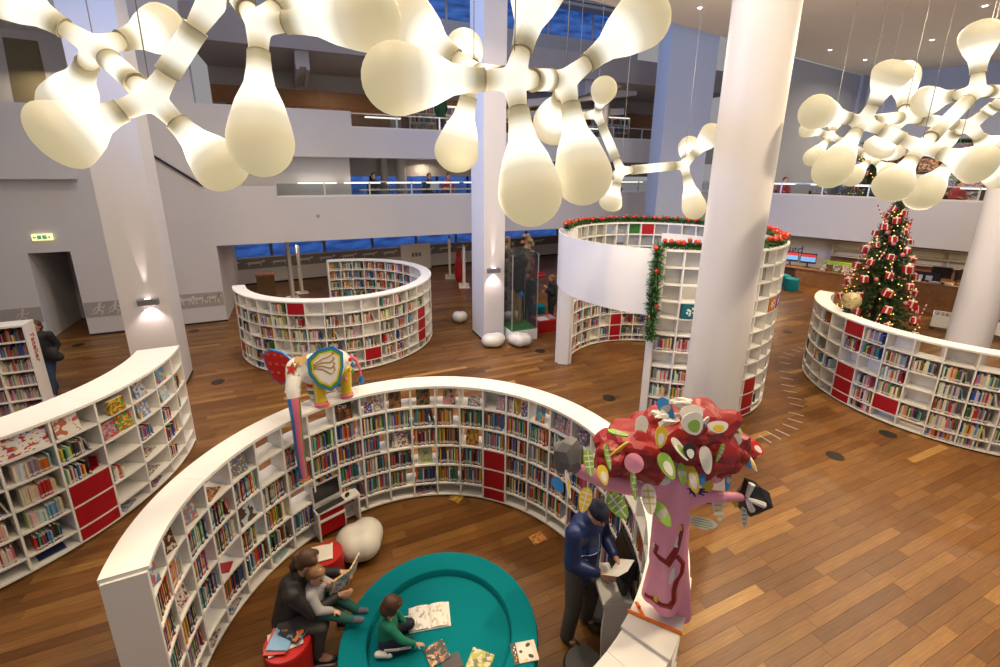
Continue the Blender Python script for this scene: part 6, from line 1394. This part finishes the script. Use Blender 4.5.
# ================================================================== CHRISTMAS TREES, GARLANDS
M_NEEDLE = mat('fir_green', (.032, .085, .026), .6, noise=.5, nscale=9); M_BARK = mat('bark', (.06, .035, .02), .9)
OR_RED = mat('ornament_red', (.42, .012, .015), .3); OR_PINK = mat('ornament_pink', (.50, .16, .18), .3); OR_W = mat('ornament_white', (.72, .70, .66), .5)
BULB = mat('fairy_light', (.8, .6, .1), .4, emit=(1, .72, .12), estr=1.5); BAUB = mat('bauble_red', (.55, .03, .012), .2)
def fir(label, c, h, r, seed, nb=420):
    rr = random.Random(seed); root = thing('christmas_tree', label, 'tree', c)
    MB().lathe([(.07, 0), (.055, h*.5), (.012, h*.98)], 10).build('trunk', M_BARK, root, smooth=True)
    MB().lathe([(.26, 0), (.28, .03), (.24, .12), (.06, .14)], 24).build('stand', M_BARK, root, smooth=True)
    f = MB()
    for i in range(nb):
        t = (i+.5)/nb; z = h*(.05+.93*t**1.15); a = i*2.39996+rr.uniform(-.3, .3); rad = r*(1-(z/h))**.85*rr.uniform(.75, 1.08)+.03
        d = V((math.cos(a), math.sin(a), 0)); p0 = V((0, 0, z)); droop = rr.uniform(-.30, .02)*rad
        p1 = p0+d*rad*.55+V((0, 0, droop*.2+.04)); p2 = p0+d*rad+V((0, 0, droop))
        nn = int(10+rad*46)
        for k in range(nn):
            s = .22+.78*k/nn; q = p0.lerp(p1, s/.55) if s < .55 else p1.lerp(p2, (s-.55)/.45)
            dr = (d*.8+V((rr.uniform(-1, 1), rr.uniform(-1, 1), rr.uniform(-.7, .7)))).normalized(); L = rr.uniform(.06, .13)*(.7+.4*h/4); sd = dr.cross(V((rr.uniform(-1, 1), rr.uniform(-1, 1), 1))).normalized()*.014
            f.add([q-sd, q+sd, q+dr*L+sd*.25, q+dr*L-sd*.25], [(0, 1, 2, 3)])
    f.build('foliage', M_NEEDLE, root)['kind'] = 'stuff'
    return root
def tree_spot(c, h, r, z, a, out=1.0): rad = r*(1-z/h)**.85*out+.03; return V(c)+V((math.cos(a)*rad, math.sin(a)*rad, z))
gift_me = MB().box((0, 0, 0), (.17, .17, .15)).mesh('box', OR_RED); gift_rb = MB().box((0, 0, 0), (.176, .035, .156)).box((0, 0, 0), (.035, .176, .156)).ball((.04, 0, .09), (.045, .025, .02), 8, 6).ball((-.04, 0, .09), (.045, .025, .02), 8, 6).mesh('ribbon', OR_W)
ball_me = MB().ball((0, 0, 0), .055, 12, 8).mesh('bauble', OR_PINK, True); cane_r = MB(); cane_w = MB()
for k in range(8): (cane_r if k % 2 else cane_w).lathe([(.016, k*.055), (.016, k*.055+.055)], 8)
cane_r = cane_r.mesh('red_band', OR_RED); cane_w = cane_w.mesh('white_band', OR_W)
def ornament_gift(p, rz, lb, grp, s=1):
    o = thing('gift_ornament', lb, 'ornament', p, rz, grp); o.scale = (s, s, s); o.rotation_euler = (rnd.uniform(-.3, .3), rnd.uniform(-.3, .3), rz); link_mesh('box', gift_me, o); link_mesh('ribbon', gift_rb, o)
TC = P(866, 347); TH, TRD = 4.15, 1.12
fir('tall decorated christmas tree behind the curved bookcase with the globe', TC, TH, TRD, 5, 520)
toc = math.atan2(-TC.y, -TC.x)            # heading towards the hall
rt = random.Random(9)
for i in range(40):
    z = .45+3.5*((i+.5)/40)**1.1; a = toc+((i*137.5) % 230-115)*PI/180
    ornament_gift(tree_spot(TC, TH, TRD, z, a, 1.0), rt.uniform(0, 6), 'red gift box ornament with white ribbon on the tall christmas tree', 'gift box ornaments on the tall tree', rt.uniform(.85, 1.15)*(1 if z < 2.8 else .8))
for i in range(26):
    z = .4+3.5*((i+.5)/26); a = toc+((i*101.3+40) % 230-115)*PI/180
    o = link_mesh('bauble', ball_me, None, tree_spot(TC, TH, TRD, z, a, 1.04)); tag(o, 'pink red bauble hanging on the tall christmas tree', 'ornament', 'baubles on the tall tree')
for i in range(13):
    z = .5+3.2*((i+.5)/13); a = toc+((i*83+20) % 200-100)*PI/180
    o = thing('candy_stick', 'red and white striped candy stick on the tall christmas tree', 'ornament', tree_spot(TC, TH, TRD, z, a, 1.06), a, 'candy sticks on the tall tree'); o.rotation_euler = (rt.uniform(-1.0, 1.0), rt.uniform(-.3, .3), a+PI/2); link_mesh('red_band', cane_r, o); link_mesh('white_band', cane_w, o)
fl_ = MB()
for i in range(130):
    z = .35+3.6*rt.random(); a = toc+rt.uniform(-2, 2); p = tree_spot(TC, TH, TRD, z, a, rt.uniform(.9, 1.05)); fl_.ball(p, .017, 6, 4)
o = fl_.build('fairy_lights', BULB, None, world=True); tag(o, 'string of tiny yellow lights wound round the tall christmas tree', 'lights', kind='stuff')
# second tree upstairs
T2 = PL(868, 185, RP(0, 2.2)[:], AR); T2.z = 3.42
fir('smaller christmas tree upstairs behind the railing', T2, 2.9, .95, 6, 260)
for i in range(12):
    z = .5+2.1*i/12; a = toc+((i*137.5) % 200-100)*PI/180; ornament_gift(tree_spot(T2, 2.9, .95, z, a), i, 'red gift box ornament with white ribbon on the upstairs christmas tree', 'gift box ornaments on the upstairs tree', .9)
fl_ = MB()
for i in range(60):
    z = .3+2.4*rt.random(); fl_.ball(tree_spot(T2, 2.9, .95, z, toc+rt.uniform(-2, 2), rt.uniform(.9, 1.05)), .022, 6, 4)
o = fl_.build('fairy_lights', BULB, None, world=True); tag(o, 'tiny yellow lights on the upstairs christmas tree', 'lights', kind='stuff')
# garland round the tower rim and down its jamb
def garland(label, pts, seed, baubles, r=.10):
    rr = random.Random(seed); root = thing('garland', label, 'garland', pts[0]); f = MB(); tot = sum((pts[i+1]-pts[i]).length for i in range(len(pts)-1))
    for i in range(len(pts)-1):
        a, b = pts[i], pts[i+1]; n = int((b-a).length*620)
        for k in range(n):
            q = a.lerp(b, rr.random()); d = V((rr.uniform(-1, 1), rr.uniform(-1, 1), rr.uniform(-.6, 1))).normalized(); L = rr.uniform(.05, r*1.1); s = d.cross(V((rr.uniform(-1, 1), rr.uniform(-1, 1), 1))).normalized()*.017
            q = q+d*rr.uniform(0, r*.55); f.add([q-s, q+s, q+d*L+s*.3, q+d*L-s*.3], [(0, 1, 2, 3)])
    f.build('foliage', mat('garland_green', (.035, .11, .022), .6, noise=.5, nscale=9), root, world=True)['kind'] = 'stuff'
    bm = MB().ball((0, 0, 0), .045, 10, 7).mesh('bauble', BAUB, True)
    for i in range(baubles):
        s = (i+rr.random())/baubles*(len(pts)-1); k = min(int(s), len(pts)-2); q = pts[k].lerp(pts[k+1], s-k)+V((rr.uniform(-.08, .08), rr.uniform(-.08, .08), rr.uniform(.05, .11)))
        link_mesh('bauble', bm, root, q-root.location)
    return root
def rim(a0, a1, r, z): n = max(2, int(abs(a1-a0)/8)); return [V((3.78+r*math.cos(R(a0+(a1-a0)*i/n)), 10.26+r*math.sin(R(a0+(a1-a0)*i/n)), z)) for i in range(n+1)]
garland('fir garland with red baubles round the rim of the white tower', rim(-111, 172, 2.25, 3.50), 3, 120)
garland('green garland hanging down the jamb of the white tower', [V((3.78+2.49*math.cos(R(E0-1.5)), 10.26+2.49*math.sin(R(E0-1.5)), z)) for z in (3.50, 3.2, 2.9, 2.6, 2.3, 2.0, 1.75)], 4, 4, .13)

# ================================================================== FAR LEFT FURNITURE
# small bookcase at the left edge with the red word on its end
eb = thing('bookcase', 'straight white bookcase with red lettering on its end panel', 'bookcase', P(44, 413))
e0 = P(48, 414); ex = V((-U2.x, -U2.y, 0)); ey = V((V2.x, V2.y, 0)); ME = frame(e0, ex, ey, V((0, 0, 1)))
MB().span((0, 0, 0), (.03, .36, 1.85), ME).build('end_panel', M_WHITE, eb, world=True)
MB().span((.03, .33, .0), (2.4, .36, 1.85), ME).build('back_panel', M_WHITE, eb, world=True); MB().span((0, -.01, 1.85), (2.4, .37, 1.885), ME).build('top_panel', M_WHITE, eb, world=True)
for z in (.05, .36, .66, .96, 1.26, 1.56): MB().span((.03, .0, z-.02), (2.4, .33, z), ME).build('shelf_board', M_WHITE, eb, world=True)
for x in (.5, 1.0, 1.5, 2.0): MB().span((x, .0, .0), (x+.02, .33, 1.85), ME).build('upright', M_WHITE, eb, world=True)
xb = MB(); rr = random.Random(31)
for z in (.05, .36, .66, .96, 1.26, 1.56):
    x = .07
    while x < 2.3:
        t = rr.uniform(.012, .03); h = rr.uniform(.12, .24)
        if abs((x % .5)-.0) < .05: x += .05; continue
        c_ = PAL[rr.choice(list(PAL))] if z > 1 else PAL[rr.choice(['white', 'cream', 'grey', 'pink'])]
        xb.span((x, .06, z+.001), (x+t*.94, .24, z+h), ME, 0, tuple(v_*rr.uniform(.7, 1.2) for v_ in c_)); x += t
o = xb.build('packed_books', M_BOOKA, None, world=True); tag(o, 'books and discs packed on the straight bookcase with red lettering', 'books', kind='stuff')
tm = frame(e0+V((0, 0, 0)), V((0, 0, -1)), -V((V2.x, V2.y, 0)), -ex) if False else None
nrm = -ex; xt = V((0, 0, -1)); yt = nrm.cross(xt)
text_mesh('lettering', "l'atelier", .2, frame(e0+nrm*.003+ey*.18+V((0, 0, 1.36)), xt, yt, nrm), M_RED, eb, ext=.003)
# exit sign
xs = PL(43, 237, UV(0, VF)[:], A24); ex_ = thing('exit_sign', 'lit green and white exit sign above the passage', 'sign', xs-V2*.02, A24)
MB().box((0, -.02, 0), (.42, .05, .17)).build('housing', mat('exit_glow', (.8, .85, .6), .4, emit=(1, .85, .35), estr=1.1), ex_)
EXG = mat('exit_green', (.0, .35, .08), .4, emit=(.02, .55, .15), estr=.5)
for s in (-1, 1):
    MB().box((s*.055, -.047, 0), (.09, .004, .11)).build('green_field', EXG, ex_)
    MB().prism([(s*.19, 0), (s*.15, .04), (s*.15, .015), (s*.115, .015), (s*.115, -.015), (s*.15, -.015), (s*.15, -.04)][::s], 0, .004, Matrix.Translation((0, -.046, 0)) @ Matrix.Rotation(PI/2, 4, 'X')).build('arrow', EXG, ex_)
    MB().prism([(p[0]*.25+s*.055, p[1]*.24-.05) for p in RUN], 0, .003, Matrix.Translation((0, -.0495, 0)) @ Matrix.Rotation(PI/2, 4, 'X')).build('running_figure', M_PAPER, ex_)
# exhibition posts, cabinet, easel
def post(label, px, py, h, w=.12, d=.5, rz=A24):
    r_ = thing('display_panel', label, 'panel', P(px, py), rz)
    MB().span((-w/2, -d/2, .04), (w/2, d/2, h)).build('board', M_WHITE, r_); MB().span((-.22, -d/2-.05, 0), (.22, d/2+.05, .04)).build('foot', M_WHITE, r_)
    MB().span((-w/2-.012, -d*.35, h*.55), (-w/2, d*.35, h*.85)).build('poster', K9, r_)
    return r_
post('tall thin white panel beside the white ring bookcase', 293, 298, 2.2, .10, .35, A24+.2); post('thin white panel just behind the first at the ring bookcase', 302, 293, 1.9, .08, .3, A24+.2)
post('white exhibition panel before the window band', 450, 277, 1.85, .10, .8, A24-.3); post('white exhibition panel next to a red figure', 464, 286, 1.75, .10, .7, A24-.3); post('narrow white panel inside the ring bookcase', 355, 268, 2.1, .06, .25)
cb2 = thing('wooden_cabinet', 'narrow brown wooden cabinet under the blue windows', 'cabinet', P(268, 299), A29)
MB().rbox((0, 0, .48), (.60, .40, .92), .01).build('body', M_WOODP, cb2); MB().span((-.33, -.22, .94), (.33, .22, .98)).build('top', M_WOODP, cb2); MB().span((-.30, -.215, .06), (.30, -.2, .90)).build('door', mat('cabinet_brown', (.15, .085, .04), .5, noise=.3), cb2)
ea = thing('framed_board', 'white board with small grey pictures leaning before the windows', 'board', P(417, 269), A29)
MB().span((-.75, -.02, .0), (.75, .02, 1.25), Matrix.Rotation(-.08, 4, 'X')).build('board', M_WHITE, ea)
for i in range(3): MB().span((-.22+.17*i, -.034, .62), (-.10+.17*i, -.021, .82), Matrix.Rotation(-.08, 4, 'X')).build('picture', mat('picture_grey', (.22, .22, .24), .6), ea)
rf_ = thing('red_figure', 'red upright figure shaped chair beside the white panel', 'chair', P(459, 281), 0); blob('shell', [((0, 0, .5), .20, (0, 0, .95), .16), ((0, 0, 1.15), .13, (0, 0, 1.3), .12), ((0, 0, .1), .16, (0, 0, .3), .2)], OR_RED, rf_, voxel=.04, smooth=6)
for i, (px, py, lb) in enumerate(((394, 258, 'dark round column before the blue windows'), (366, 261, 'slim dark column before the blue windows'))):
    struct(MB().lathe([(.22 if i == 0 else .16, 0), (.22 if i == 0 else .16, 2.448)], 20, Matrix.Translation(P(px, py+6))).build('trim_column_back', M_GREY, None, True, world=True))
# ================================================================== VITRINE AND CORNER BEHIND THE PILLAR
vt = thing('glass_vitrine', 'tall glass display case on white base beside the free square pillar', 'vitrine', P(518, 336), A24)
VW_, VD_, VH_ = .80, .80, 2.55
MB().span((-VW_/2-.02, -VD_/2-.02, 0), (VW_/2+.02, VD_/2+.02, .32)).build('base', M_WHITE, vt); MB().span((-VW_/2, -VD_/2, .32), (VW_/2, VD_/2, .34)).build('floor_plate', mat('vitrine_green', (.05, .22, .04), .8, noise=.3), vt)
for sx, sy in ((-1, -1), (1, -1), (1, 1), (-1, 1)): MB().box((sx*VW_/2, sy*VD_/2, (.34+VH_)/2), (.02, .02, VH_-.34)).build('corner_bar', M_GREY, vt)
for sx, sy, w_, d_ in ((0, -1, VW_, .01), (0, 1, VW_, .01), (-1, 0, .01, VD_), (1, 0, .01, VD_)): MB().box((sx*VW_/2, sy*VD_/2, (.34+VH_)/2), (w_-.03 if w_ > .1 else .01, d_-.03 if d_ > .1 else .01, VH_-.36)).build('glass_pane', M_GLASS, vt)
MB().span((-VW_/2-.01, -VD_/2-.01, VH_), (VW_/2+.01, VD_/2+.01, VH_+.02)).build('lid', M_GLASS, vt)
fg = thing('costume_figure', 'dark shaggy figure on two yellow legs inside the glass vitrine', 'figure', P(517, 333)+V((0, .02, .34)))
for s in (-.14, .06): MB().tube([(s, 0, .0), (s+.04, 0, 1.05)], [.05, .045], 10).build('leg', mat('figure_yellow', (.50, .26, .02), .6), fg, smooth=True)
blob('body', [((0, 0, 1.05), .13, (.02, 0, 1.55), .2), ((.05, 0, 1.75), .17, (.12, 0, 1.85), .15), ((.0, 0, 1.3), .17, (.1, 0, 1.1), .10)], mat('figure_dark', (.035, .02, .016), .9, noise=.5, nscale=12), fg, voxel=.03, smooth=3); blob('blue_rosette', [((.10, -.14, .95), .06, (.12, -.15, .90), .07)], CBL, fg, voxel=.02, smooth=2)
# knobbly tall sculpture with many small figures behind the vitrine
to = thing('totem', 'tall totem of stacked tan figures behind the glass vitrine', 'sculpture', P(531, 326)+V((-.1, 1.15, 0)))
rr = random.Random(44)
for i in range(34):
    z = .25+i*.075; a = i*2.4; MB().ball((.16*math.cos(a), .16*math.sin(a), z), (.09, .09, rr.uniform(.06, .12)), 8, 6).build('figurine', [mat('totem_tan', (.26, .19, .12), .7, noise=.3), mat('totem_dark', (.09, .06, .04), .7), mat('totem_orange', (.40, .12, .03), .6)][0 if i % 5 else (1 if i % 2 else 2)], to, smooth=True)
MB().lathe([(.2, 0), (.12, .1), (.10, 2.75), (0, 2.8)], 14).build('core', MATS['totem_tan'], to, smooth=True)
to2 = thing('totem', 'second tan totem beside the free square pillar', 'sculpture', P(507, 326)+V((0, .9, 0)))
for i in range(30):
    z = .3+i*.08; a = i*2.1; MB().ball((.14*math.cos(a), .14*math.sin(a), z), (.08, .08, .09), 8, 6).build('figurine', [MATS['totem_tan'], MATS['totem_dark']][i % 2], to2, smooth=True)
MB().lathe([(.18, 0), (.1, .1), (.09, 2.7), (0, 2.75)], 14).build('core', MATS['totem_tan'], to2, smooth=True)
rt_ = thing('red_table', 'low red display table with papers beside the vitrine', 'table', P(544, 329), A24)
MB().rbox((0, 0, .19), (.75, .62, .38), .012).build('body', OR_RED, rt_); MB().span((-.30, -.24, .381), (.05, .1, .386)).build('paper', M_PAPER, rt_); MB().span((.08, -.2, .381), (.3, .15, .39)).build('paper', K9, rt_)
drum('teal drum stool behind the vitrine', P(539, 317), .2, .42, M_TEAL)
rc = thing('red_chair', 'red shell armchair far behind the vitrine', 'chair', P(538, 285), PI*.9); blob('shell', [((.0, 0, .45), (.32, .32, .12), None), ((.28, 0, .85), (.10, .32, .40), None)], OR_RED, rc, voxel=.03, smooth=5); MB().lathe([(.2, 0), (.2, .02), (.03, .04), (.03, .36)], 16).build('foot', M_METAL, rc, smooth=True)

# ================================================================== RIGHT UNDER THE GALLERY
M_DESK = mat('desk_wood', (.27, .125, .045), .4, noise=.4, nscale=6)
ct = thing('long_counter', 'long wooden counter with computers under the right gallery', 'counter', RP(-.5, 2.75), AR)
MB().span((-3.2, -.25, .72), (2.8, .45, .76)).build('counter_top', M_DESK, ct); MB().span((.55, -.22, 0), (2.8, .42, .72)).build('cupboard', M_DESK, ct); MB().span((-3.2, .35, 0), (.55, .42, .72)).build('back_board', M_DESK, ct); MB().span((-3.2, -.22, 0), (-3.14, .42, .72)).build('side_board', M_DESK, ct)
SCR = mat('screen_blue', (.1, .2, .4), .3, emit=(.20, .42, .75), estr=.8); SCRR = mat('screen_red', (.4, .03, .03), .3, emit=(.60, .03, .03), estr=.6)
def monitor(label, loc, rz, lit=True, s=1.0):
    m_ = thing('desk_monitor', label, 'monitor', loc, rz); m_.scale = (s, s, s)
    MB().rbox((0, 0, .01), (.26, .18, .02), .005).build('foot', M_BLACK, m_); MB().box((0, .03, .12), (.06, .03, .22)).build('neck', M_BLACK, m_); MB().rbox((0, 0, .40), (.60, .05, .44), .01).build('housing', M_BLACK, m_)
    if lit: MB().box((0, -.0275, .36), (.55, .005, .20)).build('screen_lower', SCR, m_); MB().box((0, -.0275, .52), (.55, .005, .11)).build('screen_upper', SCRR, m_)
    else: MB().box((0, -.0275, .41), (.55, .005, .38)).build('screen', MATS['screen_dark'], m_)
for (px, py, lb) in ((806.5, 268, 'computer with red and blue screen on the counter below the sign'), (789, 267, 'computer with red and blue screen nearest the white tower')): 
    q = PL(px, py, RP(0, 2.95)[:], AR); q.z = .762; monitor(lb, q, AR+.15)
for (px, py, lb) in ((790.5, 290, 'teal drum stool before the long counter'), (782, 286, 'teal drum stool half hidden by the white tower')): drum(lb, P(px, py), .28, .5, mat('teal_vinyl', (.0, .22, .27), .5))
sg = PL(793, 249, RP(0, NB)[:], AR); sign = thing('wall_sign', 'white sign with black word on the white wall', 'sign', sg-N2*.012, AR)
MB().box((0, .0, 0), (1.9, .016, .62)).build('sign_plate', mat('sign_plate', (.62, .60, .60), .6), sign); text_mesh('lettering', 'jeugd', .52, Matrix.Translation((-.12, -.0085, .0)) @ Matrix.Rotation(PI/2, 4, 'X'), M_BLACK, sign, ext=.004, world=False)
# leaflet boxes on the counter
gx = PL(836, 273, RP(0, 2.8)[:], AR); lf_ = thing('leaflet_stand', 'lime green leaflet stand with papers on the counter', 'stand', V((gx.x, gx.y, .762)), AR)
MB().span((-.45, -.1, 0), (.45, .12, .42)).build('box', mat('lime_box', (.22, .42, .02), .5), lf_)
for i in range(3): MB().span((-.42+i*.3, -.13, .05), (-.18+i*.3, -.105, .33)).build('leaflet', [K17, K9, K8][i], lf_)
for i, (px, col) in enumerate(((822, K9), (828, K6), (845, K17), (853, K1))):
    q = PL(px, 272, RP(0, 2.62)[:], AR); fb_ = flat_book('picture_book', ['pale booklet standing on the counter left of the lime stand', 'brown booklet standing on the counter by the lime stand', 'white booklet standing on the counter behind lime stand', 'dark horse booklet standing at the counter end'][i], frame(V((q.x, q.y, .763)), E2, V((0, 0, 1)), -N2), .24, .3, .02, col)
# service desk in front of the wooden wall
sd = thing('service_desk', 'wide wooden service desk before the wooden wall', 'desk', RP(5.2, 1.75), AR)
MB().span((-1.9, -.35, 0), (2.6, -.30, 1.0)).build('front_board', M_DESK, sd); MB().span((-1.9, -.40, 1.0), (2.6, .45, 1.04)).build('desk_top', M_DESK, sd); MB().span((-1.9, -.30, 0), (-1.85, .42, 1.0)).build('side_board', M_DESK, sd); MB().span((2.55, -.30, 0), (2.6, .42, 1.0)).build('side_board', M_DESK, sd)
for (px, py, lb, tw_) in ((938, 286, 'black monitor standing on the service desk', .1), (956, 288, 'black monitor turned sideways at the desk beside the round pillar', 1.2)):
    q = PL(px, py, RP(0, 1.8)[:], AR); q.z = 1.042; monitor(lb, q, AR+tw_, False, .9)
q = PL(924, 286, RP(0, 1.7)[:], AR); nb_ = thing('notice_holder', 'black holder with two white notes on the service desk', 'holder', V((q.x, q.y, 1.042)), AR)
MB().span((-.35, .0, 0), (.35, .02, .34)).build('board', M_BLACK, nb_); MB().span((-.28, -.008, .05), (-.1, -.001, .22)).build('note', M_PAPER, nb_); MB().span((-.02, -.008, .05), (.16, -.001, .22)).build('note', M_PAPER, nb_)
for (px, w_, lb) in ((915, .2, 'white paper stack on the service desk left end'), (933, .3, 'grey keyboard on the service desk'), (948, .2, 'small white box on the service desk')):
    q = PL(px, 288, RP(0, 1.5)[:], AR); o = MB().rbox((0, 0, .03), (w_, .16, .06), .006).build('desk_item', M_PAPER if w_ < .3 else M_GREY, None); o.location = V((q.x, q.y, 1.041)); o.rotation_euler.z = AR; tag(o, lb, 'desk item'); o.name = 'paper_stack' if w_ < .3 else 'keyboard'
# low book bins round the right column
for (px, py, lb, rz) in ((953, 331, 'low white book bin left of the round pillar', AR), (1006, 337, 'low white book bin right of the round pillar', AR+.9)):
    bn = thing('book_bin', lb, 'bin', P(px, py), rz)
    for (x0, x1, y0, y1) in ((-.55, .55, -.35, -.32), (-.55, .55, .32, .35), (-.55, -.52, -.32, .32), (.52, .55, -.32, .32), (-.52, .52, -.32, .32)): MB().span((x0, y0, .12), (x1, y1, .5) if x1-x0 < 1 or abs(y1-y0) < .1 else (x1, y1, .15)).build('bin_side', M_WHITE, bn)
    for i in range(8): b_ = MB().box((-.45+i*.12, .05, .36), (.05, .34, .36)).build('bin_book', [K3, K9, K13, K17, K6, K19, K11, K5][i], bn); b_.rotation_euler.x = -.2
    MB().box((0, 0, .06), (.9, .5, .12)).build('bin_foot', M_GREY, bn)
# magazine wall on the right gallery
mg = thing('magazine_wall', 'tall wooden magazine wall with white displays on the right gallery', 'shelf', RP(4.5, 5.0, 3.3), AR)
MB().span((-3.6, 0, 0), (6, .2, 2.6)).build('back_board', M_WOODP, mg)
for j in range(4):
    MB().span((-3.6, -.32, .35+j*.6), (6, 0, .39+j*.6)).build('shelf_board', M_WOODP, mg)
    for i in range(14):
        x = -3.4+i*.68; MB().span((x, -.28, .40+j*.6), (x+.56, -.24, .40+j*.6+rr.uniform(.34, .5))).build('magazine_display', [M_PAPER, K9, K17, K2, mat('display_grey', (.4, .4, .42), .5), K4, K12][(i*3+j*5) % 7], mg)
garland('fir garland with red baubles along the magazine wall', [RP(1.2+i*.9, 4.62, 5.98) for i in range(9)], 14, 20, .12)
# ================================================================== PEOPLE AND THINGS ON THE GALLERIES
def seated(label, g, yaw, coat, hair):
    F = V((math.cos(yaw), math.sin(yaw), 0)); L = V((-F.y, F.x, 0)); Z = V((0, 0, 1)); p = thing('person', label, 'person', g, yaw)
    def w(x, y, z): return g+F*x+L*y+Z*z
    hc, at, Mh = head_caps(w(.06, 0, 1.18), F-Z*.3, Z)
    b = [(w(0, 0, .5), .13, w(.02, 0, .95), .12), (w(.02, 0, 1.0), .05, w(.05, 0, 1.1), .05)]
    for s in (1, -1): b += [(w(.02, s*.16, .95), .055, w(.12, s*.2, .72), .045), (w(.12, s*.2, .72), .04, w(.36, s*.1, .76), .03), (w(0, s*.1, .5), .09, w(.42, s*.12, .5), .06), (w(.42, s*.12, .5), .055, w(.4, s*.12, .06), .04), (w(.4, s*.12, .05), .04, w(.52, s*.12, .04), .03)]+hand(w(.36, s*.1, .76), F, Z, -s, .95, .4)
    blob('body', b+hc, SKIN, p, voxel=.016, smooth=2, world=True); face(at, Mh, 1, p)
    blob('jumper', [(w(0, 0, .5), .16, w(.02, 0, .95), .145), (w(.02, .1, .94), .09, w(.02, .17, .93), .075), (w(.02, -.1, .94), .09, w(.02, -.17, .93), .075)]+[c_ for s in (1, -1) for c_ in ((w(.02, s*.17, .93), .07, w(.12, s*.21, .72), .06), (w(.12, s*.21, .72), .058, w(.32, s*.12, .75), .045))], coat, p, voxel=.025, smooth=3, world=True)
    blob('trousers', [c_ for s in (1, -1) for c_ in ((w(0, s*.1, .5), .11, w(.42, s*.12, .5), .08), (w(.42, s*.12, .5), .075, w(.4, s*.12, .1), .055))], DNM, p, voxel=.025, smooth=3, world=True)
    blob('hair', [(at(-.02, 0, .04), (.105, .092, .095), Mh), (at(-.05, 0, -.03), (.075, .085, .08), Mh)], hair, p, voxel=.018, smooth=2, world=True)
    st = thing('chair', 'chair under the '+label.split(' sitting')[0], 'chair', g, yaw); MB().span((-.22, -.22, .30), (.2, .22, .34)).build('seat', M_BLACK, st)
    for sx in (-.2, .18):
        for sy in (-.2, .2): MB().box((sx, sy, .15), (.03, .03, .30)).build('leg', M_METAL, st)
    MB().span((-.26, -.2, .45), (-.23, .2, .8)).build('backrest', M_BLACK, st)
    return p
s1 = PL(429, 186, UV(0, VF+1.15)[:], A24); s1.z = 3.352
seated('person in black jumper sitting behind the lower far railing with a laptop', s1, A24-PI/2, BLK, HAIRB)
dk_ = thing('reading_table', 'long reading table behind the lower far railing', 'table', UV(5.5, VF+.70, 3.352), A24); MB().span((-3.4, -.18, .70), (8, .22, .74)).build('table_top', M_WHITE, dk_)
for x in (-3.3, 0, 4, 7.9): MB().span((x, -.1, 0), (x+.06, .1, .70)).build('leg', M_METAL, dk_)
lp = thing('laptop', 'silver laptop open on the table behind the lower far railing', 'laptop', V((s1.x, s1.y, 0))-V2*.46+U2*.05+V((0, 0, 4.094)), A24+PI)
MB().rbox((0, 0, .01), (.34, .22, .02), .004).build('base', M_CHROME, lp); MB().box((0, .13, .12), (.34, .012, .22), Matrix.Rotation(-.2, 4, 'X')).build('lid', mat('laptop_lid', (.62, .62, .64), .4), lp)
for (px, lb) in ((448, 'person in red top sitting at the lower far railing near the pillar'), (374, 'person in dark top sitting at the lower far railing by window')):
    q = PL(px, 190, UV(0, VF+1.15)[:], A24); q.z = 3.352; seated(lb, q, A24-PI/2, OR_RED if 'red' in lb else GRN, HAIRB)
q = PL(441, 118, UV(0, VF+1.5)[:], A24); q.z = 5.902; standing_person('person in green top standing behind the upper far railing', q, A24+PI/2, mat('coat_green', (.02, .09, .04), .8), DNM, HAIRB, 1.7, 'stand')
for (px, lb, cc) in ((783, 'person in red jumper sitting behind the right railing near round pillar', OR_RED), (818, 'person in grey jumper sitting behind the railing above the sign', M_GREY), (957, 'person in bright red top sitting behind the railing near the round pillar', OR_RED)):
    q = PL(px, 190, RP(0, .85)[:], AR); q.z = 3.302; seated(lb, q, AR-PI/2+.6, cc, HAIRB)
# lit book shelves on the upper far gallery
for (px, py, lb) in ((435, 118, 'lit white bookshelf on the upper far gallery beside the pillar'), (610, 132, 'lit white bookshelf on the upper far gallery above the tower')):
    q = PL(px, py, UV(0, VW-.25)[:], A24); q.z = 5.902; bs_ = thing('gallery_bookshelf', lb, 'bookshelf', q, A24)
    MB().span((-1.1, .1, 0), (1.1, .14, 1.5)).build('back_panel', M_WHITE, bs_)
    for z in (.05, .4, .75, 1.1, 1.47): MB().span((-1.1, -.14, z), (1.1, .1, z+.03)).build('shelf_board', M_WHITE, bs_)
    for s in (-1.1, 0, 1.08): MB().span((s, -.14, 0), (s+.03, .1, 1.5)).build('upright', M_WHITE, bs_)
    bb_ = MB()
    for z in (.08, .43, .78, 1.13):
        x = -1.05
        while x < 1.0:
            t = rr.uniform(.03, .06)
            if abs(x) > .05 and abs(x+t) > .05: bb_.span((x, -.1, z), (x+t, .08, z+rr.uniform(.2, .28)), None, 0, PAL[rr.choice(list(PAL))])
            x += t
    bb_.build('books', M_BOOKA, bs_)['kind'] = 'stuff'
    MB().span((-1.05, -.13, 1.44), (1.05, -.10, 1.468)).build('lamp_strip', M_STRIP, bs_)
# columns and round posts of the far galleries
for (px, v_, r_, z0, z1) in ((401, VF+1.7, .20, 3.352, 5.148), (384, VF+1.75, .14, 3.352, 5.148), (398, VF+1.7, .2, 5.902, 8.248), (601, VF+2, .2, 5.902, 8.248)):
    q = PL(px, 170, UV(0, v_)[:], A24); struct(MB().lathe([(r_, z0), (r_, z1)], 18, Matrix.Translation((q.x, q.y, 0))).build('trim_column_gallery', M_GREY, None, True, world=True))
# small signal lamps and camera dots on the gallery fronts
o = MB().lathe([(.06, 0), (.06, .02), (0, .025)], 14, zframe(PL(318, 216, UV(0, VF)[:], A24), -V2)).build('round_sensor', M_GREY, None, world=True); tag(o, 'small grey round sensor on the lower gallery front', 'sensor')
